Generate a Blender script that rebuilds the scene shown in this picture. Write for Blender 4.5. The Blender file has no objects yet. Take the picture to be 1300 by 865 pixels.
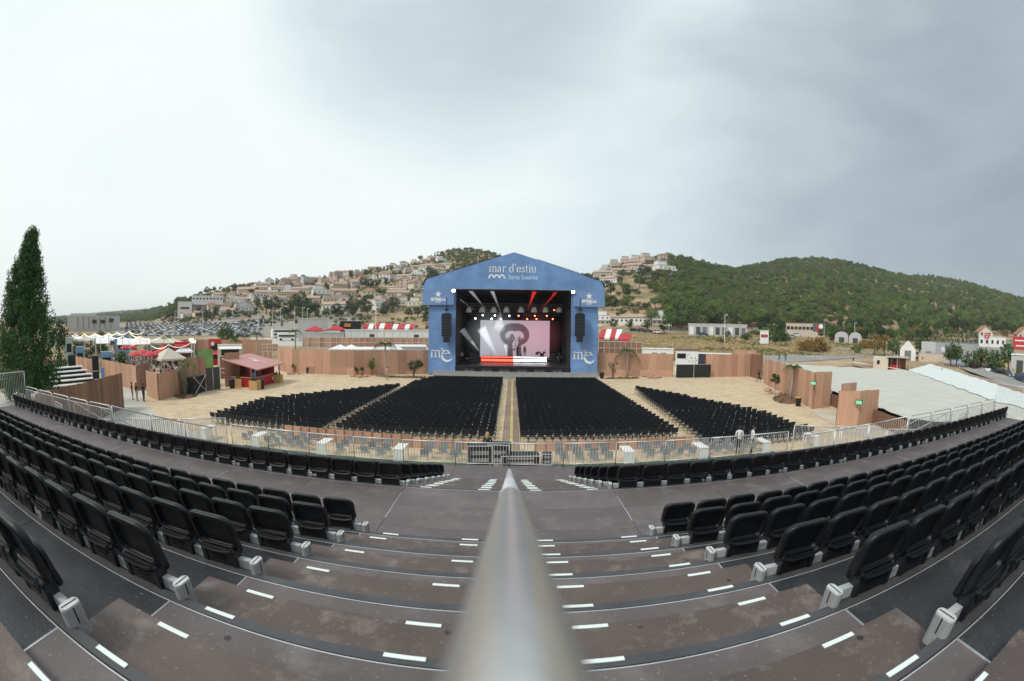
import bpy, math, random
import numpy as np
from mathutils import Vector, Matrix, noise

R = random.Random(7)
SC = bpy.context.scene
COL = SC.collection
rad = math.radians

# ------------------------------------------------------------------ camera
F_PX, PITCH, YAW, ROLL = 570.335, -.02934, .00246, -.01294   # fisheye, equisolid
CAMZ = 7.0


def turn(v):
    c, s = math.cos(ROLL), math.sin(ROLL)
    v = (c * v[0] + s * v[2], v[1], -s * v[0] + c * v[2])
    c, s = math.cos(PITCH), math.sin(PITCH)
    v = (v[0], c * v[1] - s * v[2], s * v[1] + c * v[2])
    c, s = math.cos(YAW), math.sin(YAW)
    return Vector((c * v[0] + s * v[1], -s * v[0] + c * v[1], v[2]))


cam_data = bpy.data.cameras.new("camera")
cam = bpy.data.objects.new("camera", cam_data)
COL.objects.link(cam)
rx, up_, fw = turn((1, 0, 0)), turn((0, 0, 1)), turn((0, 1, 0))
cam.matrix_world = Matrix(((rx.x, up_.x, -fw.x, 0), (rx.y, up_.y, -fw.y, 0), (rx.z, up_.z, -fw.z, CAMZ), (0, 0, 0, 1)))
cam_data.type = 'PANO'
cam_data.sensor_width = 36.0
cam_data.lens = F_PX / 1300 * 36
cam_data.clip_start, cam_data.clip_end = 0.01, 12000
pano = cam_data.cycles if hasattr(cam_data, 'cycles') else cam_data
pano.panorama_type = 'FISHEYE_EQUISOLID'
pano.fisheye_lens = F_PX / 1300 * 36
pano.fisheye_fov = rad(180)
cam_data.dof.use_dof = True
cam_data.dof.focus_distance = 9.0
cam_data.dof.aperture_fstop = 2.4
SC.camera = cam

# ------------------------------------------------------------------ world and sun
SUN_EL, SUN_AZ = rad(48), rad(-128)          # azimuth from +Y towards +X
world = bpy.data.worlds.new("World")
SC.world = world
world.use_nodes = True
nt = world.node_tree
nt.nodes.clear()


def node(tree, kind, **kw):
    n = tree.nodes.new(kind)
    for k, v in kw.items():
        setattr(n, k, v)
    return n


def wire(tree, a, b):
    tree.links.new(a, b)


def sock(n, name):
    return next(s for s in n.outputs if s.name == name)


def build_sky():
    t = nt
    out = node(t, 'ShaderNodeOutputWorld')
    sky = node(t, 'ShaderNodeTexSky', sky_type='NISHITA', sun_disc=False, sun_elevation=SUN_EL, sun_rotation=SUN_AZ)
    bg1 = node(t, 'ShaderNodeBackground')
    bg1.inputs['Strength'].default_value = .09
    wire(t, sky.outputs[0], bg1.inputs['Color'])
    tc = node(t, 'ShaderNodeTexCoord')
    d = tc.outputs['Generated']

    def dot(v):
        n = node(t, 'ShaderNodeVectorMath', operation='DOT_PRODUCT')
        n.inputs[1].default_value = Vector(v).normalized()
        wire(t, d, n.inputs[0])
        return n.outputs['Value']

    def math_(op, a, b, clamp=False):
        n = node(t, 'ShaderNodeMath', operation=op, use_clamp=clamp)
        for i, x in enumerate((a, b)):
            if isinstance(x, (int, float)):
                n.inputs[i].default_value = x
            else:
                wire(t, x, n.inputs[i])
        return n.outputs[0]
    # cloud relief: stretched noise, gentle
    mp = node(t, 'ShaderNodeMapping')
    mp.inputs['Scale'].default_value = (1.3, 1.3, 3.2)
    wire(t, d, mp.inputs['Vector'])
    n1 = node(t, 'ShaderNodeTexNoise')
    n1.inputs['Scale'].default_value = 1.7
    n1.inputs['Detail'].default_value = 7
    n1.inputs['Roughness'].default_value = .52
    n1.inputs['Distortion'].default_value = .5
    wire(t, mp.outputs[0], n1.inputs['Vector'])
    nz = math_('MULTIPLY', math_('SUBTRACT', n1.outputs[0], .5), .46)
    # the cloud layer is thin towards the sun's side, thick on the other
    lf = math_('MULTIPLY', dot((-.80, .60, .15)), .17)
    rt = math_('MULTIPLY', math_('POWER', math_('MAXIMUM', dot((.95, .30, .04)), 0.0), 1.7), -.56)
    b = math_('ADD', math_('ADD', lf, rt), .84)
    # one heavier cloud bank high over the stage
    bank = math_('ADD', dot((-.155, .72, .68)), math_('MULTIPLY', nz, .32))
    bank = math_('MULTIPLY', math_('SUBTRACT', bank, .905), 12.0, True)
    bankn = math_('MULTIPLY', bank, .38)
    v = math_('ADD', b, nz)
    v = math_('SUBTRACT', v, bankn)
    ramp = node(t, 'ShaderNodeValToRGB')
    cr = ramp.color_ramp
    pts = [(.10, (.20, .245, .28)), (.30, (.285, .34, .375)), (.50, (.40, .465, .495)), (.68, (.52, .595, .615)),
           (.80, (.60, .67, .675)), (.92, (.68, .735, .725)), (1.0, (.71, .75, .735))]
    while len(cr.elements) < len(pts):
        cr.elements.new(.5)
    for e, (p, c) in zip(cr.elements, pts):
        e.position = p
        e.color = (*c, 1)
    wire(t, v, ramp.inputs[0])
    bg2 = node(t, 'ShaderNodeBackground')
    wire(t, ramp.outputs[0], bg2.inputs['Color'])
    bg2.inputs['Strength'].default_value = 1.0
    mix = node(t, 'ShaderNodeMixShader')
    mix.inputs[0].default_value = .93
    wire(t, bg1.outputs[0], mix.inputs[1])
    wire(t, bg2.outputs[0], mix.inputs[2])
    wire(t, mix.outputs[0], out.inputs['Surface'])


build_sky()
sun_data = bpy.data.lights.new("sun", 'SUN')
sun_data.energy = 1.5
sun_data.angle = rad(14)
sun_data.color = (1, .96, .9)
sun = bpy.data.objects.new("sun", sun_data)
COL.objects.link(sun)
sdir = Vector((math.sin(SUN_AZ) * math.cos(SUN_EL), math.cos(SUN_AZ) * math.cos(SUN_EL), math.sin(SUN_EL)))
sun.rotation_euler = sdir.to_track_quat('Z', 'Y').to_euler()
SC.view_settings.view_transform = 'Standard'
SC.view_settings.look = 'None'
SC.view_settings.gamma = 1
SC.view_settings.exposure = 0.5

# ------------------------------------------------------------------ measuring helpers


def ray(px, py):
    x, y = px - 650, py - 432.5
    r = math.hypot(x, y)
    th = 2 * math.asin(min(r / (2 * F_PX), 1))
    s = math.sin(th) / max(r, 1e-9)
    return turn((x * s, math.cos(th), -y * s))


def G(px, py, z=0.0):
    v = ray(px, py)
    t = (z - CAMZ) / v.z
    return Vector((v.x * t, v.y * t, z))


def V(px, py, y):
    v = ray(px, py)
    t = y / v.y
    return Vector((v.x * t, y, CAMZ + v.z * t))


def D(px, py, d):
    """point at horizontal distance d"""
    v = ray(px, py)
    t = d / math.hypot(v.x, v.y)
    return Vector((v.x * t, v.y * t, CAMZ + v.z * t))


def up(p, px, py):
    """height z of the sight line where it passes p"""
    return D(px, py, math.hypot(p.x, p.y)).z


def zm(ox, oy, s):
    return lambda x, y: (ox + x * s, oy + y * s)


ZA, ZB, ZC, ZD = zm(60, 360, .15385), zm(220, 330, .15385), zm(380, 320, .15385), zm(260, 400, .15385)
ZE, ZF, ZG, ZH = zm(420, 390, .11561), zm(750, 360, .15385), zm(900, 390, .15385), zm(1100, 380, .16181)

# ------------------------------------------------------------------ materials
MATS = {}


def M(name, col, rough=.7, metal=0., var=.12, vs=1.5, bump=0., bs=20., rnd=0., detail=4., em=0., bd=.02, spec=.4, stretch=None, hue=0.):
    if name in MATS:
        return MATS[name]
    m = bpy.data.materials.new(name)
    m.use_nodes = True
    t = m.node_tree
    p = t.nodes['Principled BSDF']
    p.inputs['Roughness'].default_value = rough
    p.inputs['Metallic'].default_value = metal
    p.inputs['Specular IOR Level'].default_value = spec
    tc = node(t, 'ShaderNodeTexCoord')
    src = tc.outputs['Object']
    if stretch:
        mp = node(t, 'ShaderNodeMapping')
        mp.inputs['Scale'].default_value = stretch
        wire(t, src, mp.inputs['Vector'])
        src = mp.outputs[0]
    nz = node(t, 'ShaderNodeTexNoise')
    nz.inputs['Scale'].default_value = vs
    nz.inputs['Detail'].default_value = detail
    nz.inputs['Roughness'].default_value = .6
    wire(t, src, nz.inputs['Vector'])
    rp = node(t, 'ShaderNodeValToRGB')
    rp.color_ramp.elements[0].position = .3
    rp.color_ramp.elements[1].position = .7
    rp.color_ramp.elements[0].color = (*[c * (1 - var) for c in col], 1)
    rp.color_ramp.elements[1].color = (*[min(c * (1 + var), 1) for c in col], 1)
    wire(t, nz.outputs[0], rp.inputs[0])
    c = rp.outputs[0]
    if rnd or hue:
        oi = node(t, 'ShaderNodeObjectInfo')
        hs = node(t, 'ShaderNodeHueSaturation')
        mr = node(t, 'ShaderNodeMapRange')
        mr.inputs[3].default_value, mr.inputs[4].default_value = 1 - rnd, 1 + rnd
        wire(t, oi.outputs['Random'], mr.inputs[0])
        wire(t, mr.outputs[0], hs.inputs['Value'])
        if hue:
            mm = node(t, 'ShaderNodeMath', operation='MULTIPLY')
            fr = node(t, 'ShaderNodeMath', operation='FRACT')
            mm.inputs[1].default_value = 7.31
            wire(t, oi.outputs['Random'], mm.inputs[0])
            wire(t, mm.outputs[0], fr.inputs[0])
            mr2 = node(t, 'ShaderNodeMapRange')
            mr2.inputs[3].default_value, mr2.inputs[4].default_value = .5 - hue, .5 + hue
            wire(t, fr.outputs[0], mr2.inputs[0])
            wire(t, mr2.outputs[0], hs.inputs['Hue'])
        wire(t, c, hs.inputs['Color'])
        c = hs.outputs[0]
    wire(t, c, p.inputs['Base Color'])
    if em:
        wire(t, c, p.inputs['Emission Color'])
        p.inputs['Emission Strength'].default_value = em
    if bump:
        n2 = node(t, 'ShaderNodeTexNoise')
        n2.inputs['Scale'].default_value = bs
        n2.inputs['Detail'].default_value = 3
        wire(t, src, n2.inputs['Vector'])
        bp = node(t, 'ShaderNodeBump')
        bp.inputs['Strength'].default_value = bump
        bp.inputs['Distance'].default_value = bd
        wire(t, n2.outputs[0], bp.inputs['Height'])
        wire(t, bp.outputs[0], p.inputs['Normal'])
    MATS[name] = m
    return m


def worn(name, col, col2, rough=.62, scale=2.2, spots=True):
    """walked-on boards: two tones, blotches, scuffs and drip spots"""
    m = M(name, col, rough, var=.16, vs=1.1, bump=.25, bs=60, rnd=.10)
    t = m.node_tree
    p = t.nodes['Principled BSDF']
    src = p.inputs['Base Color'].links[0].from_socket
    geo = node(t, 'ShaderNodeNewGeometry')
    n = node(t, 'ShaderNodeTexNoise')
    n.inputs['Scale'].default_value = scale
    n.inputs['Detail'].default_value = 8
    n.inputs['Roughness'].default_value = .68
    wire(t, geo.outputs['Position'], n.inputs['Vector'])
    rp = node(t, 'ShaderNodeValToRGB')
    rp.color_ramp.elements[0].position, rp.color_ramp.elements[1].position = .52, .72
    wire(t, n.outputs[0], rp.inputs[0])
    mx = node(t, 'ShaderNodeMix', data_type='RGBA')
    wire(t, rp.outputs[0], mx.inputs[0])
    wire(t, src, mx.inputs[6])
    mx.inputs[7].default_value = (*col2, 1)
    c = mx.outputs[2]
    if spots:
        vo = node(t, 'ShaderNodeTexVoronoi')
        vo.inputs['Scale'].default_value = 2.3
        wire(t, geo.outputs['Position'], vo.inputs['Vector'])
        r2 = node(t, 'ShaderNodeValToRGB')
        r2.color_ramp.elements[0].position, r2.color_ramp.elements[1].position = .05, .065
        r2.color_ramp.elements[0].color = (.35, .35, .35, 1)
        wire(t, vo.outputs['Distance'], r2.inputs[0])
        m2 = node(t, 'ShaderNodeMix', data_type='RGBA', blend_type='MULTIPLY')
        m2.inputs[0].default_value = 1
        wire(t, c, m2.inputs[6])
        wire(t, r2.outputs[0], m2.inputs[7])
        c = m2.outputs[2]
        v3 = node(t, 'ShaderNodeTexNoise')
        v3.inputs['Scale'].default_value = 38
        v3.inputs['Detail'].default_value = 2
        wire(t, geo.outputs['Position'], v3.inputs['Vector'])
        r3 = node(t, 'ShaderNodeValToRGB')
        r3.color_ramp.elements[0].position, r3.color_ramp.elements[1].position = .66, .75
        r3.color_ramp.elements[1].color = (.14, .13, .12, 1)
        r3.color_ramp.elements[0].color = (0, 0, 0, 1)
        wire(t, v3.outputs[0], r3.inputs[0])
        m3 = node(t, 'ShaderNodeMix', data_type='RGBA', blend_type='ADD')
        m3.inputs[0].default_value = .8
        wire(t, c, m3.inputs[6])
        wire(t, r3.outputs[0], m3.inputs[7])
        c = m3.outputs[2]
    wire(t, c, p.inputs['Base Color'])
    rr = node(t, 'ShaderNodeMapRange')
    rr.inputs[3].default_value, rr.inputs[4].default_value = rough - .16, rough + .14
    wire(t, n.outputs[0], rr.inputs[0])
    wire(t, rr.outputs[0], p.inputs['Roughness'])
    return m


def foliage(name, c1, c2, trans=.2, rnd=.25, hue=.02):
    m = bpy.data.materials.new(name)
    m.use_nodes = True
    t = m.node_tree
    p = t.nodes['Principled BSDF']
    p.inputs['Roughness'].default_value = .65
    p.inputs['Specular IOR Level'].default_value = .25
    g = node(t, 'ShaderNodeNewGeometry')
    mx = node(t, 'ShaderNodeMix', data_type='RGBA')
    wire(t, g.outputs['Random Per Island'], mx.inputs[0])
    mx.inputs[6].default_value, mx.inputs[7].default_value = (*c1, 1), (*c2, 1)
    oi = node(t, 'ShaderNodeObjectInfo')
    hs = node(t, 'ShaderNodeHueSaturation')
    mr = node(t, 'ShaderNodeMapRange')
    mr.inputs[3].default_value, mr.inputs[4].default_value = 1 - rnd, 1 + rnd
    wire(t, oi.outputs['Random'], mr.inputs[0])
    wire(t, mr.outputs[0], hs.inputs['Value'])
    mm = node(t, 'ShaderNodeMath', operation='MULTIPLY')
    fr = node(t, 'ShaderNodeMath', operation='FRACT')
    mm.inputs[1].default_value = 9.7
    wire(t, oi.outputs['Random'], mm.inputs[0])
    wire(t, mm.outputs[0], fr.inputs[0])
    mr2 = node(t, 'ShaderNodeMapRange')
    mr2.inputs[3].default_value, mr2.inputs[4].default_value = .5 - hue, .5 + hue
    wire(t, fr.outputs[0], mr2.inputs[0])
    wire(t, mr2.outputs[0], hs.inputs['Hue'])
    wire(t, mx.outputs[2], hs.inputs['Color'])
    wire(t, hs.outputs[0], p.inputs['Base Color'])
    if trans:
        tr = node(t, 'ShaderNodeBsdfTranslucent')
        wire(t, hs.outputs[0], tr.inputs['Color'])
        ms = node(t, 'ShaderNodeMixShader')
        ms.inputs[0].default_value = trans
        wire(t, p.outputs[0], ms.inputs[1])
        wire(t, tr.outputs[0], ms.inputs[2])
        wire(t, ms.outputs[0], t.nodes['Material Output'].inputs['Surface'])
    MATS[name] = m
    return m


def emis(name, col, s):
    m = bpy.data.materials.new(name)
    m.use_nodes = True
    p = m.node_tree.nodes['Principled BSDF']
    p.inputs['Base Color'].default_value = (*col, 1)
    p.inputs['Emission Color'].default_value = (*col, 1)
    p.inputs['Emission Strength'].default_value = s
    MATS[name] = m
    return m


# ------------------------------------------------------------------ mesh helpers
KIDS = {}


class MB:
    def __init__(s):
        s.v, s.f, s.mi = [], [], []

    def add(s, vs, fs, mi=0):
        o = len(s.v)
        s.v += [tuple(v) for v in vs]
        s.f += [tuple(i + o for i in f) for f in fs]
        s.mi += [mi] * len(fs)
        return s

    def box(s, c, d, rz=0., mi=0, m=None):
        cx, cy, cz = c
        hx, hy, hz = d[0] / 2, d[1] / 2, d[2] / 2
        vs = [Vector((x * hx, y * hy, z * hz)) for z in (-1, 1) for y in (-1, 1) for x in (-1, 1)]
        if m is not None:
            vs = [m @ v for v in vs]
        elif rz:
            q = Matrix.Rotation(rz, 3, 'Z')
            vs = [q @ v for v in vs]
        vs = [(v.x + cx, v.y + cy, v.z + cz) for v in vs]
        return s.add(vs, [(0, 2, 3, 1), (4, 5, 7, 6), (0, 1, 5, 4), (2, 6, 7, 3), (0, 4, 6, 2), (1, 3, 7, 5)], mi)

    def beam(s, a, b, w, h, mi=0, upv=(0, 0, 1)):
        a, b = Vector(a), Vector(b)
        d = (b - a)
        L = d.length
        y = d.normalized()
        z = Vector(upv)
        x = y.cross(z)
        if x.length < 1e-4:
            x = y.cross(Vector((0, 1, 0)))
        x.normalize()
        z = x.cross(y)
        m = Matrix((x, y, z)).transposed()
        return s.box((a + b) / 2, (w, L, h), m=m, mi=mi)

    def tube(s, pts, r, n=8, mi=0, cap=True):
        pts = [Vector(p) for p in pts]
        rs = r if isinstance(r, (list, tuple)) else [r] * len(pts)
        rings, prev = [], None
        for i, p in enumerate(pts):
            d = (pts[min(i + 1, len(pts) - 1)] - pts[max(i - 1, 0)]).normalized()
            if prev is None:
                x = d.cross(Vector((0, 0, 1)))
                if x.length < .05:
                    x = d.cross(Vector((0, 1, 0)))
            else:
                x = prev - d * prev.dot(d)
            x.normalize()
            prev = x
            y = d.cross(x)
            rings.append([p + (x * math.cos(2 * math.pi * k / n) + y * math.sin(2 * math.pi * k / n)) * rs[i] for k in range(n)])
        vs = [v for g in rings for v in g]
        fs = [(i * n + k, i * n + (k + 1) % n, (i + 1) * n + (k + 1) % n, (i + 1) * n + k) for i in range(len(pts) - 1) for k in range(n)]
        if cap:
            fs += [tuple(range(n - 1, -1, -1)), tuple((len(pts) - 1) * n + k for k in range(n))]
        return s.add(vs, fs, mi)

    def lathe(s, prof, n=12, c=(0, 0, 0), mi=0, sx=1., sy=1.):
        vs = [(c[0] + r * math.cos(2 * math.pi * k / n) * sx, c[1] + r * math.sin(2 * math.pi * k / n) * sy, c[2] + z) for r, z in prof for k in range(n)]
        fs = [(i * n + k, i * n + (k + 1) % n, (i + 1) * n + (k + 1) % n, (i + 1) * n + k) for i in range(len(prof) - 1) for k in range(n)]
        fs += [tuple(range(n - 1, -1, -1)), tuple((len(prof) - 1) * n + k for k in range(n))]
        return s.add(vs, fs, mi)

    def prism(s, poly, m, h, mi=0):
        """poly in local xy, extruded along local z by h, placed by 4x4 m"""
        n = len(poly)
        vs = [m @ Vector((x, y, 0)) for x, y in poly] + [m @ Vector((x, y, h)) for x, y in poly]
        fs = [tuple(range(n - 1, -1, -1)), tuple(range(n, 2 * n))] + [(k, (k + 1) % n, n + (k + 1) % n, n + k) for k in range(n)]
        return s.add(vs, fs, mi)

    def quad(s, a, b, c, d, mi=0):
        return s.add([a, b, c, d], [(0, 1, 2, 3)], mi)

    def mesh(s, name, mats, smooth=False):
        me = bpy.data.meshes.new(name)
        me.from_pydata(s.v, [], s.f)
        for m in (mats if isinstance(mats, (list, tuple)) else [mats]):
            me.materials.append(m)
        if any(s.mi):
            me.polygons.foreach_set('material_index', s.mi)
        if smooth:
            me.polygons.foreach_set('use_smooth', [True] * len(me.polygons))
        me.update()
        return me

    def build(s, name, mats, parent=None, loc=None, rz=0., smooth=False):
        return place(name, s.mesh(name, mats, smooth), parent, loc, rz)


def place(name, me, parent=None, loc=None, rz=0.):
    o = bpy.data.objects.new(name, me)
    COL.objects.link(o)
    if loc is not None:
        o.location = loc
    if rz:
        o.rotation_euler = (0, 0, rz)
    if parent is not None:
        o.parent = parent
        KIDS.setdefault(parent.name, []).append(o)
    return o


def tag(o, label=None, cat=None, group=None, kind=None):
    if label:
        o['label'] = label
    if cat:
        o['category'] = cat
    if group:
        o['group'] = group
    if kind:
        o['kind'] = kind
    return o


def thing(name, label, cat, loc=(0, 0, 0), rz=0., group=None):
    return tag(place(name, None, None, loc, rz), label, cat, group)


def dup(src, loc, rz=0., label=None, scale=None, _p=None):
    c = src.copy()
    COL.objects.link(c)
    if _p is not None:
        c.parent = _p
        KIDS.setdefault(_p.name, []).append(c)
    else:
        c.location = loc
        c.rotation_euler = (0, 0, rz)
        if scale:
            c.scale = (scale,) * 3 if isinstance(scale, (int, float)) else scale
        if label:
            c['label'] = label
    for k in KIDS.get(src.name, []):
        dup(k, None, _p=c)
    return c


ORD = ['first', 'second', 'third', 'fourth', 'fifth', 'sixth', 'seventh', 'eighth', 'ninth', 'tenth', 'eleventh', 'twelfth', 'thirteenth', 'fourteenth',
       'fifteenth', 'sixteenth', 'seventeenth', 'eighteenth', 'nineteenth', 'twentieth']
ORD += ['twenty-' + o for o in ORD[:9]] + ['thirtieth'] + ['thirty-' + o for o in ORD[:9]] + ['fortieth'] + ['forty-' + o for o in ORD[:9]]


def solidtext(body, size, m, parent=None, name='lettering', mat_=None, shear=0., ext=.01, bold=0., sx=1.):
    cu = bpy.data.curves.new('t', 'FONT')
    cu.body = body
    cu.size = size
    cu.extrude = ext
    cu.offset = bold
    cu.align_x, cu.align_y = 'CENTER', 'CENTER'
    cu.shear = shear
    o = bpy.data.objects.new('t', cu)
    me = bpy.data.meshes.new_from_object(o)
    bpy.data.objects.remove(o)
    me.transform(m @ Matrix.Diagonal((sx, 1, 1, 1)))
    me.materials.clear()
    me.materials.append(mat_)
    return place(name, me, parent)


def upright(c, rz=0.):
    """text plane standing up, reading from -Y side"""
    return Matrix.Translation(c) @ Matrix.Rotation(rz, 4, 'Z') @ Matrix.Rotation(math.pi / 2, 4, 'X')


# shared materials
galv = M('galvanised_steel', (.60, .61, .62), .45, .45, .12, 3, rnd=.06)
alu = M('aluminium', (.62, .63, .64), .4, .6, .06, 4)
white_paint = M('white_paint', (.74, .75, .74), .5, var=.05)
white_pvc = M('white_pvc', (.76, .78, .77), .55, var=.04, vs=.6)
black_mat = M('black_matt', (.013, .013, .015), .6, var=.2)
dark_grey = M('dark_grey', (.06, .062, .066), .6)
seat_black = M('seat_black_plastic', (.0075, .0085, .011), .46, var=.25, vs=6, rnd=.2, bump=.12, bs=180, spec=.38)
seat_black2 = M('seat_black_gloss', (.009, .010, .013), .36, var=.2, vs=6, rnd=.2, spec=.42)
ply = M('plywood', (.47, .275, .185), .75, var=.12, vs=1.2, rnd=.2, hue=.008, stretch=(6, 6, .6))
plydark = M('plywood_weathered', (.25, .135, .085), .8, var=.2, vs=1.5, rnd=.25, stretch=(8, 8, .5))
red_paint = M('red_paint', (.52, .018, .028), .45, var=.08)
glass = M('window_glass', (.02, .026, .03), .1, var=.1, spec=.7)
skin = M('skin', (.48, .28, .2), .6, var=.05)

# ================================================================== TERRAIN
SKY = [(0, 405, 2600, 900), (75, 402, 2600, 900), (130, 398, 2300, 800), (185, 395, 1500, 600), (213, 391, 800, 400), (225, 385, 640, 330),
       (262, 371, 560, 300), (300, 364, 540, 290), (340, 359, 540, 280), (370, 356, 540, 280), (400, 353, 540, 270), (440, 347, 550, 270),
       (480, 342, 560, 265), (520, 334, 590, 260), (550, 325, 600, 255), (575, 318, 620, 250), (600, 317, 620, 250), (620, 321, 620, 245),
       (645, 330, 600, 240), (700, 352, 520, 220), (750, 351, 470, 200), (775, 343, 450, 190), (800, 336, 440, 185), (840, 330, 440, 185),
       (865, 331, 450, 190), (900, 341, 480, 200), (935, 345, 560, 210), (960, 339, 620, 215), (1000, 332, 660, 225), (1040, 331, 680, 235),
       (1080, 336, 690, 245), (1120, 347, 700, 255), (1150, 353, 760, 262), (1182, 353, 900, 270), (1215, 358, 860, 280), (1250, 369, 760, 290), (1299, 383, 740, 300)]
_az, _el, _R, _B = [], [], [], []
for px, py, r_, b_ in SKY:
    v = ray(px, py)
    _az.append(math.atan2(v.x, v.y))
    _el.append(v.z / math.hypot(v.x, v.y))
    _R.append(r_)
    _B.append(b_)
_az = [-math.pi, rad(-110), rad(-85)] + _az + [rad(85), rad(110), math.pi]
_el = [.012, .012, .012] + _el + [.07, .03, .012]
_R = [2600, 2600, 2600] + _R + [740, 900, 2600]
_B = [900, 900, 900] + _B + [320, 400, 900]


def smooth(a, b, x):
    t = min(max((x - a) / (b - a), 0), 1)
    return t * t * (3 - 2 * t)


def hill(x, y):
    r = math.hypot(x, y)
    a = math.atan2(x, y)
    left = np.interp(r, (0, 115, 200, 280, 340), (0, 0, 1.6, 7., 9.))
    right = np.interp(r, (0, 100, 170, 250, 330), (0, 0, 4.4, 8.5, 10.5))
    k = smooth(rad(-9), rad(9), a)
    back = smooth(rad(80), rad(110), abs(a))

    def plain(q):
        l_ = np.interp(q, (0, 115, 200, 280, 340), (0, 0, 1.6, 7., 9.))
        r_ = np.interp(q, (0, 100, 170, 250, 330), (0, 0, 4.4, 8.5, 10.5))
        return (l_ * (1 - k) + r_ * k) * (1 - back)
    B, RR, el = np.interp(a, _az, _B), np.interp(a, _az, _R), np.interp(a, _az, _el)
    p = plain(min(r, B))
    if r <= B:
        return p
    top = CAMZ + el * RR
    s = (r - B) / (RR - B)
    n = noise.noise(Vector((x * .012, y * .012, 0))) * 5 + noise.noise(Vector((x * .04, y * .04, 3))) * 1.5
    if s <= 1:
        return p + (top - p) * (.75 * s + .25 * s ** 1.8) + n * min(s * 3, 1) * min(1, (1 - s) * 3)
    return max(top - (r - RR) * .22, 0.0)


def T(px, py, r0=80, r1=2600):
    """where the sight line through px,py meets the terrain"""
    v = ray(px, py)
    h = math.hypot(v.x, v.y)
    r, last = r0, r0
    while r < r1:
        z = CAMZ + v.z / h * r
        if z <= hill(v.x / h * r, v.y / h * r):
            lo, hi = last, r
            for _ in range(12):
                m = (lo + hi) / 2
                if CAMZ + v.z / h * m <= hill(v.x / h * m, v.y / h * m):
                    hi = m
                else:
                    lo = m
            x, y = v.x / h * hi, v.y / h * hi
            return Vector((x, y, hill(x, y)))
        last = r
        r *= 1.012
    return None


def on(x, y):
    return Vector((x, y, hill(x, y)))


def build_ground():
    az = [-180 + 6 * i for i in range(16)] + [-85 + .8 * i for i in range(213)] + [86 + 6 * i for i in range(16)]
    rs = [8, 30, 60, 90]
    while rs[-1] < 1400:
        rs.append(rs[-1] * 1.035)
    while rs[-1] < 3200:
        rs.append(rs[-1] * 1.12)
    vs = [(0, 0, 0)]
    for r in rs:
        for a in az:
            x, y = r * math.sin(rad(a)), r * math.cos(rad(a))
            vs.append((x, y, hill(x, y)))
    n = len(az)
    fs = [(0, 1 + (k + 1) % n, 1 + k) for k in range(n)]
    for i in range(len(rs) - 1):
        for k in range(n):
            a, b = 1 + i * n + k, 1 + i * n + (k + 1) % n
            fs.append((a, b, b + n, a + n))
    b = MB()
    b.v, b.f, b.mi = vs, fs, [0] * len(fs)
    m = M('dry_ground', (.36, .26, .155), .9, var=.22, vs=.05, bump=.3, bs=.6, detail=8)
    t = m.node_tree
    p = t.nodes['Principled BSDF']
    src = p.inputs['Base Color'].links[0].from_socket
    g = node(t, 'ShaderNodeNewGeometry')
    n1 = node(t, 'ShaderNodeTexNoise')
    n1.inputs['Scale'].default_value = .035
    n1.inputs['Detail'].default_value = 8
    n1.inputs['Roughness'].default_value = .65
    wire(t, g.outputs['Position'], n1.inputs['Vector'])
    rp = node(t, 'ShaderNodeValToRGB')
    rp.color_ramp.elements[0].position, rp.color_ramp.elements[1].position = .50, .62
    wire(t, n1.outputs[0], rp.inputs[0])
    mx = node(t, 'ShaderNodeMix', data_type='RGBA')
    wire(t, rp.outputs[0], mx.inputs[0])
    wire(t, src, mx.inputs[6])
    mx.inputs[7].default_value = (.15, .145, .06, 1)
    n2 = node(t, 'ShaderNodeTexNoise')
    n2.inputs['Scale'].default_value = .09
    n2.inputs['Detail'].default_value = 6
    wire(t, g.outputs['Position'], n2.inputs['Vector'])
    r2 = node(t, 'ShaderNodeValToRGB')
    r2.color_ramp.elements[0].position, r2.color_ramp.elements[1].position = .52, .66
    wire(t, n2.outputs[0], r2.inputs[0])
    m2 = node(t, 'ShaderNodeMix', data_type='RGBA')
    wire(t, r2.outputs[0], m2.inputs[0])
    wire(t, mx.outputs[2], m2.inputs[6])
    m2.inputs[7].default_value = (.23, .125, .075, 1)
    wire(t, m2.outputs[2], p.inputs['Base Color'])
    tag(b.build('terrain', m, smooth=True), kind='structure')


build_ground()


def sheet(name, pts, m, z=.004, kind='structure', sub=None, follow=False):
    """a flat patch of ground given by its outline"""
    b = MB()
    if follow:      # quads following the terrain between two edges: pts = (left list, right list)
        L_, R_ = pts
        n = 6
        vs = []
        for a, c in zip(L_, R_):
            for i in range(n + 1):
                q = Vector(a).lerp(Vector(c), i / n)
                vs.append((q.x, q.y, hill(q.x, q.y) + z))
        fs = [(j * (n + 1) + i, j * (n + 1) + i + 1, (j + 1) * (n + 1) + i + 1, (j + 1) * (n + 1) + i) for j in range(len(L_) - 1) for i in range(n)]
        b.add(vs, fs)
    else:
        b.add([(p[0], p[1], z) for p in pts], [tuple(range(len(pts)))])
    return tag(b.build(name, m), kind=kind)


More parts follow.
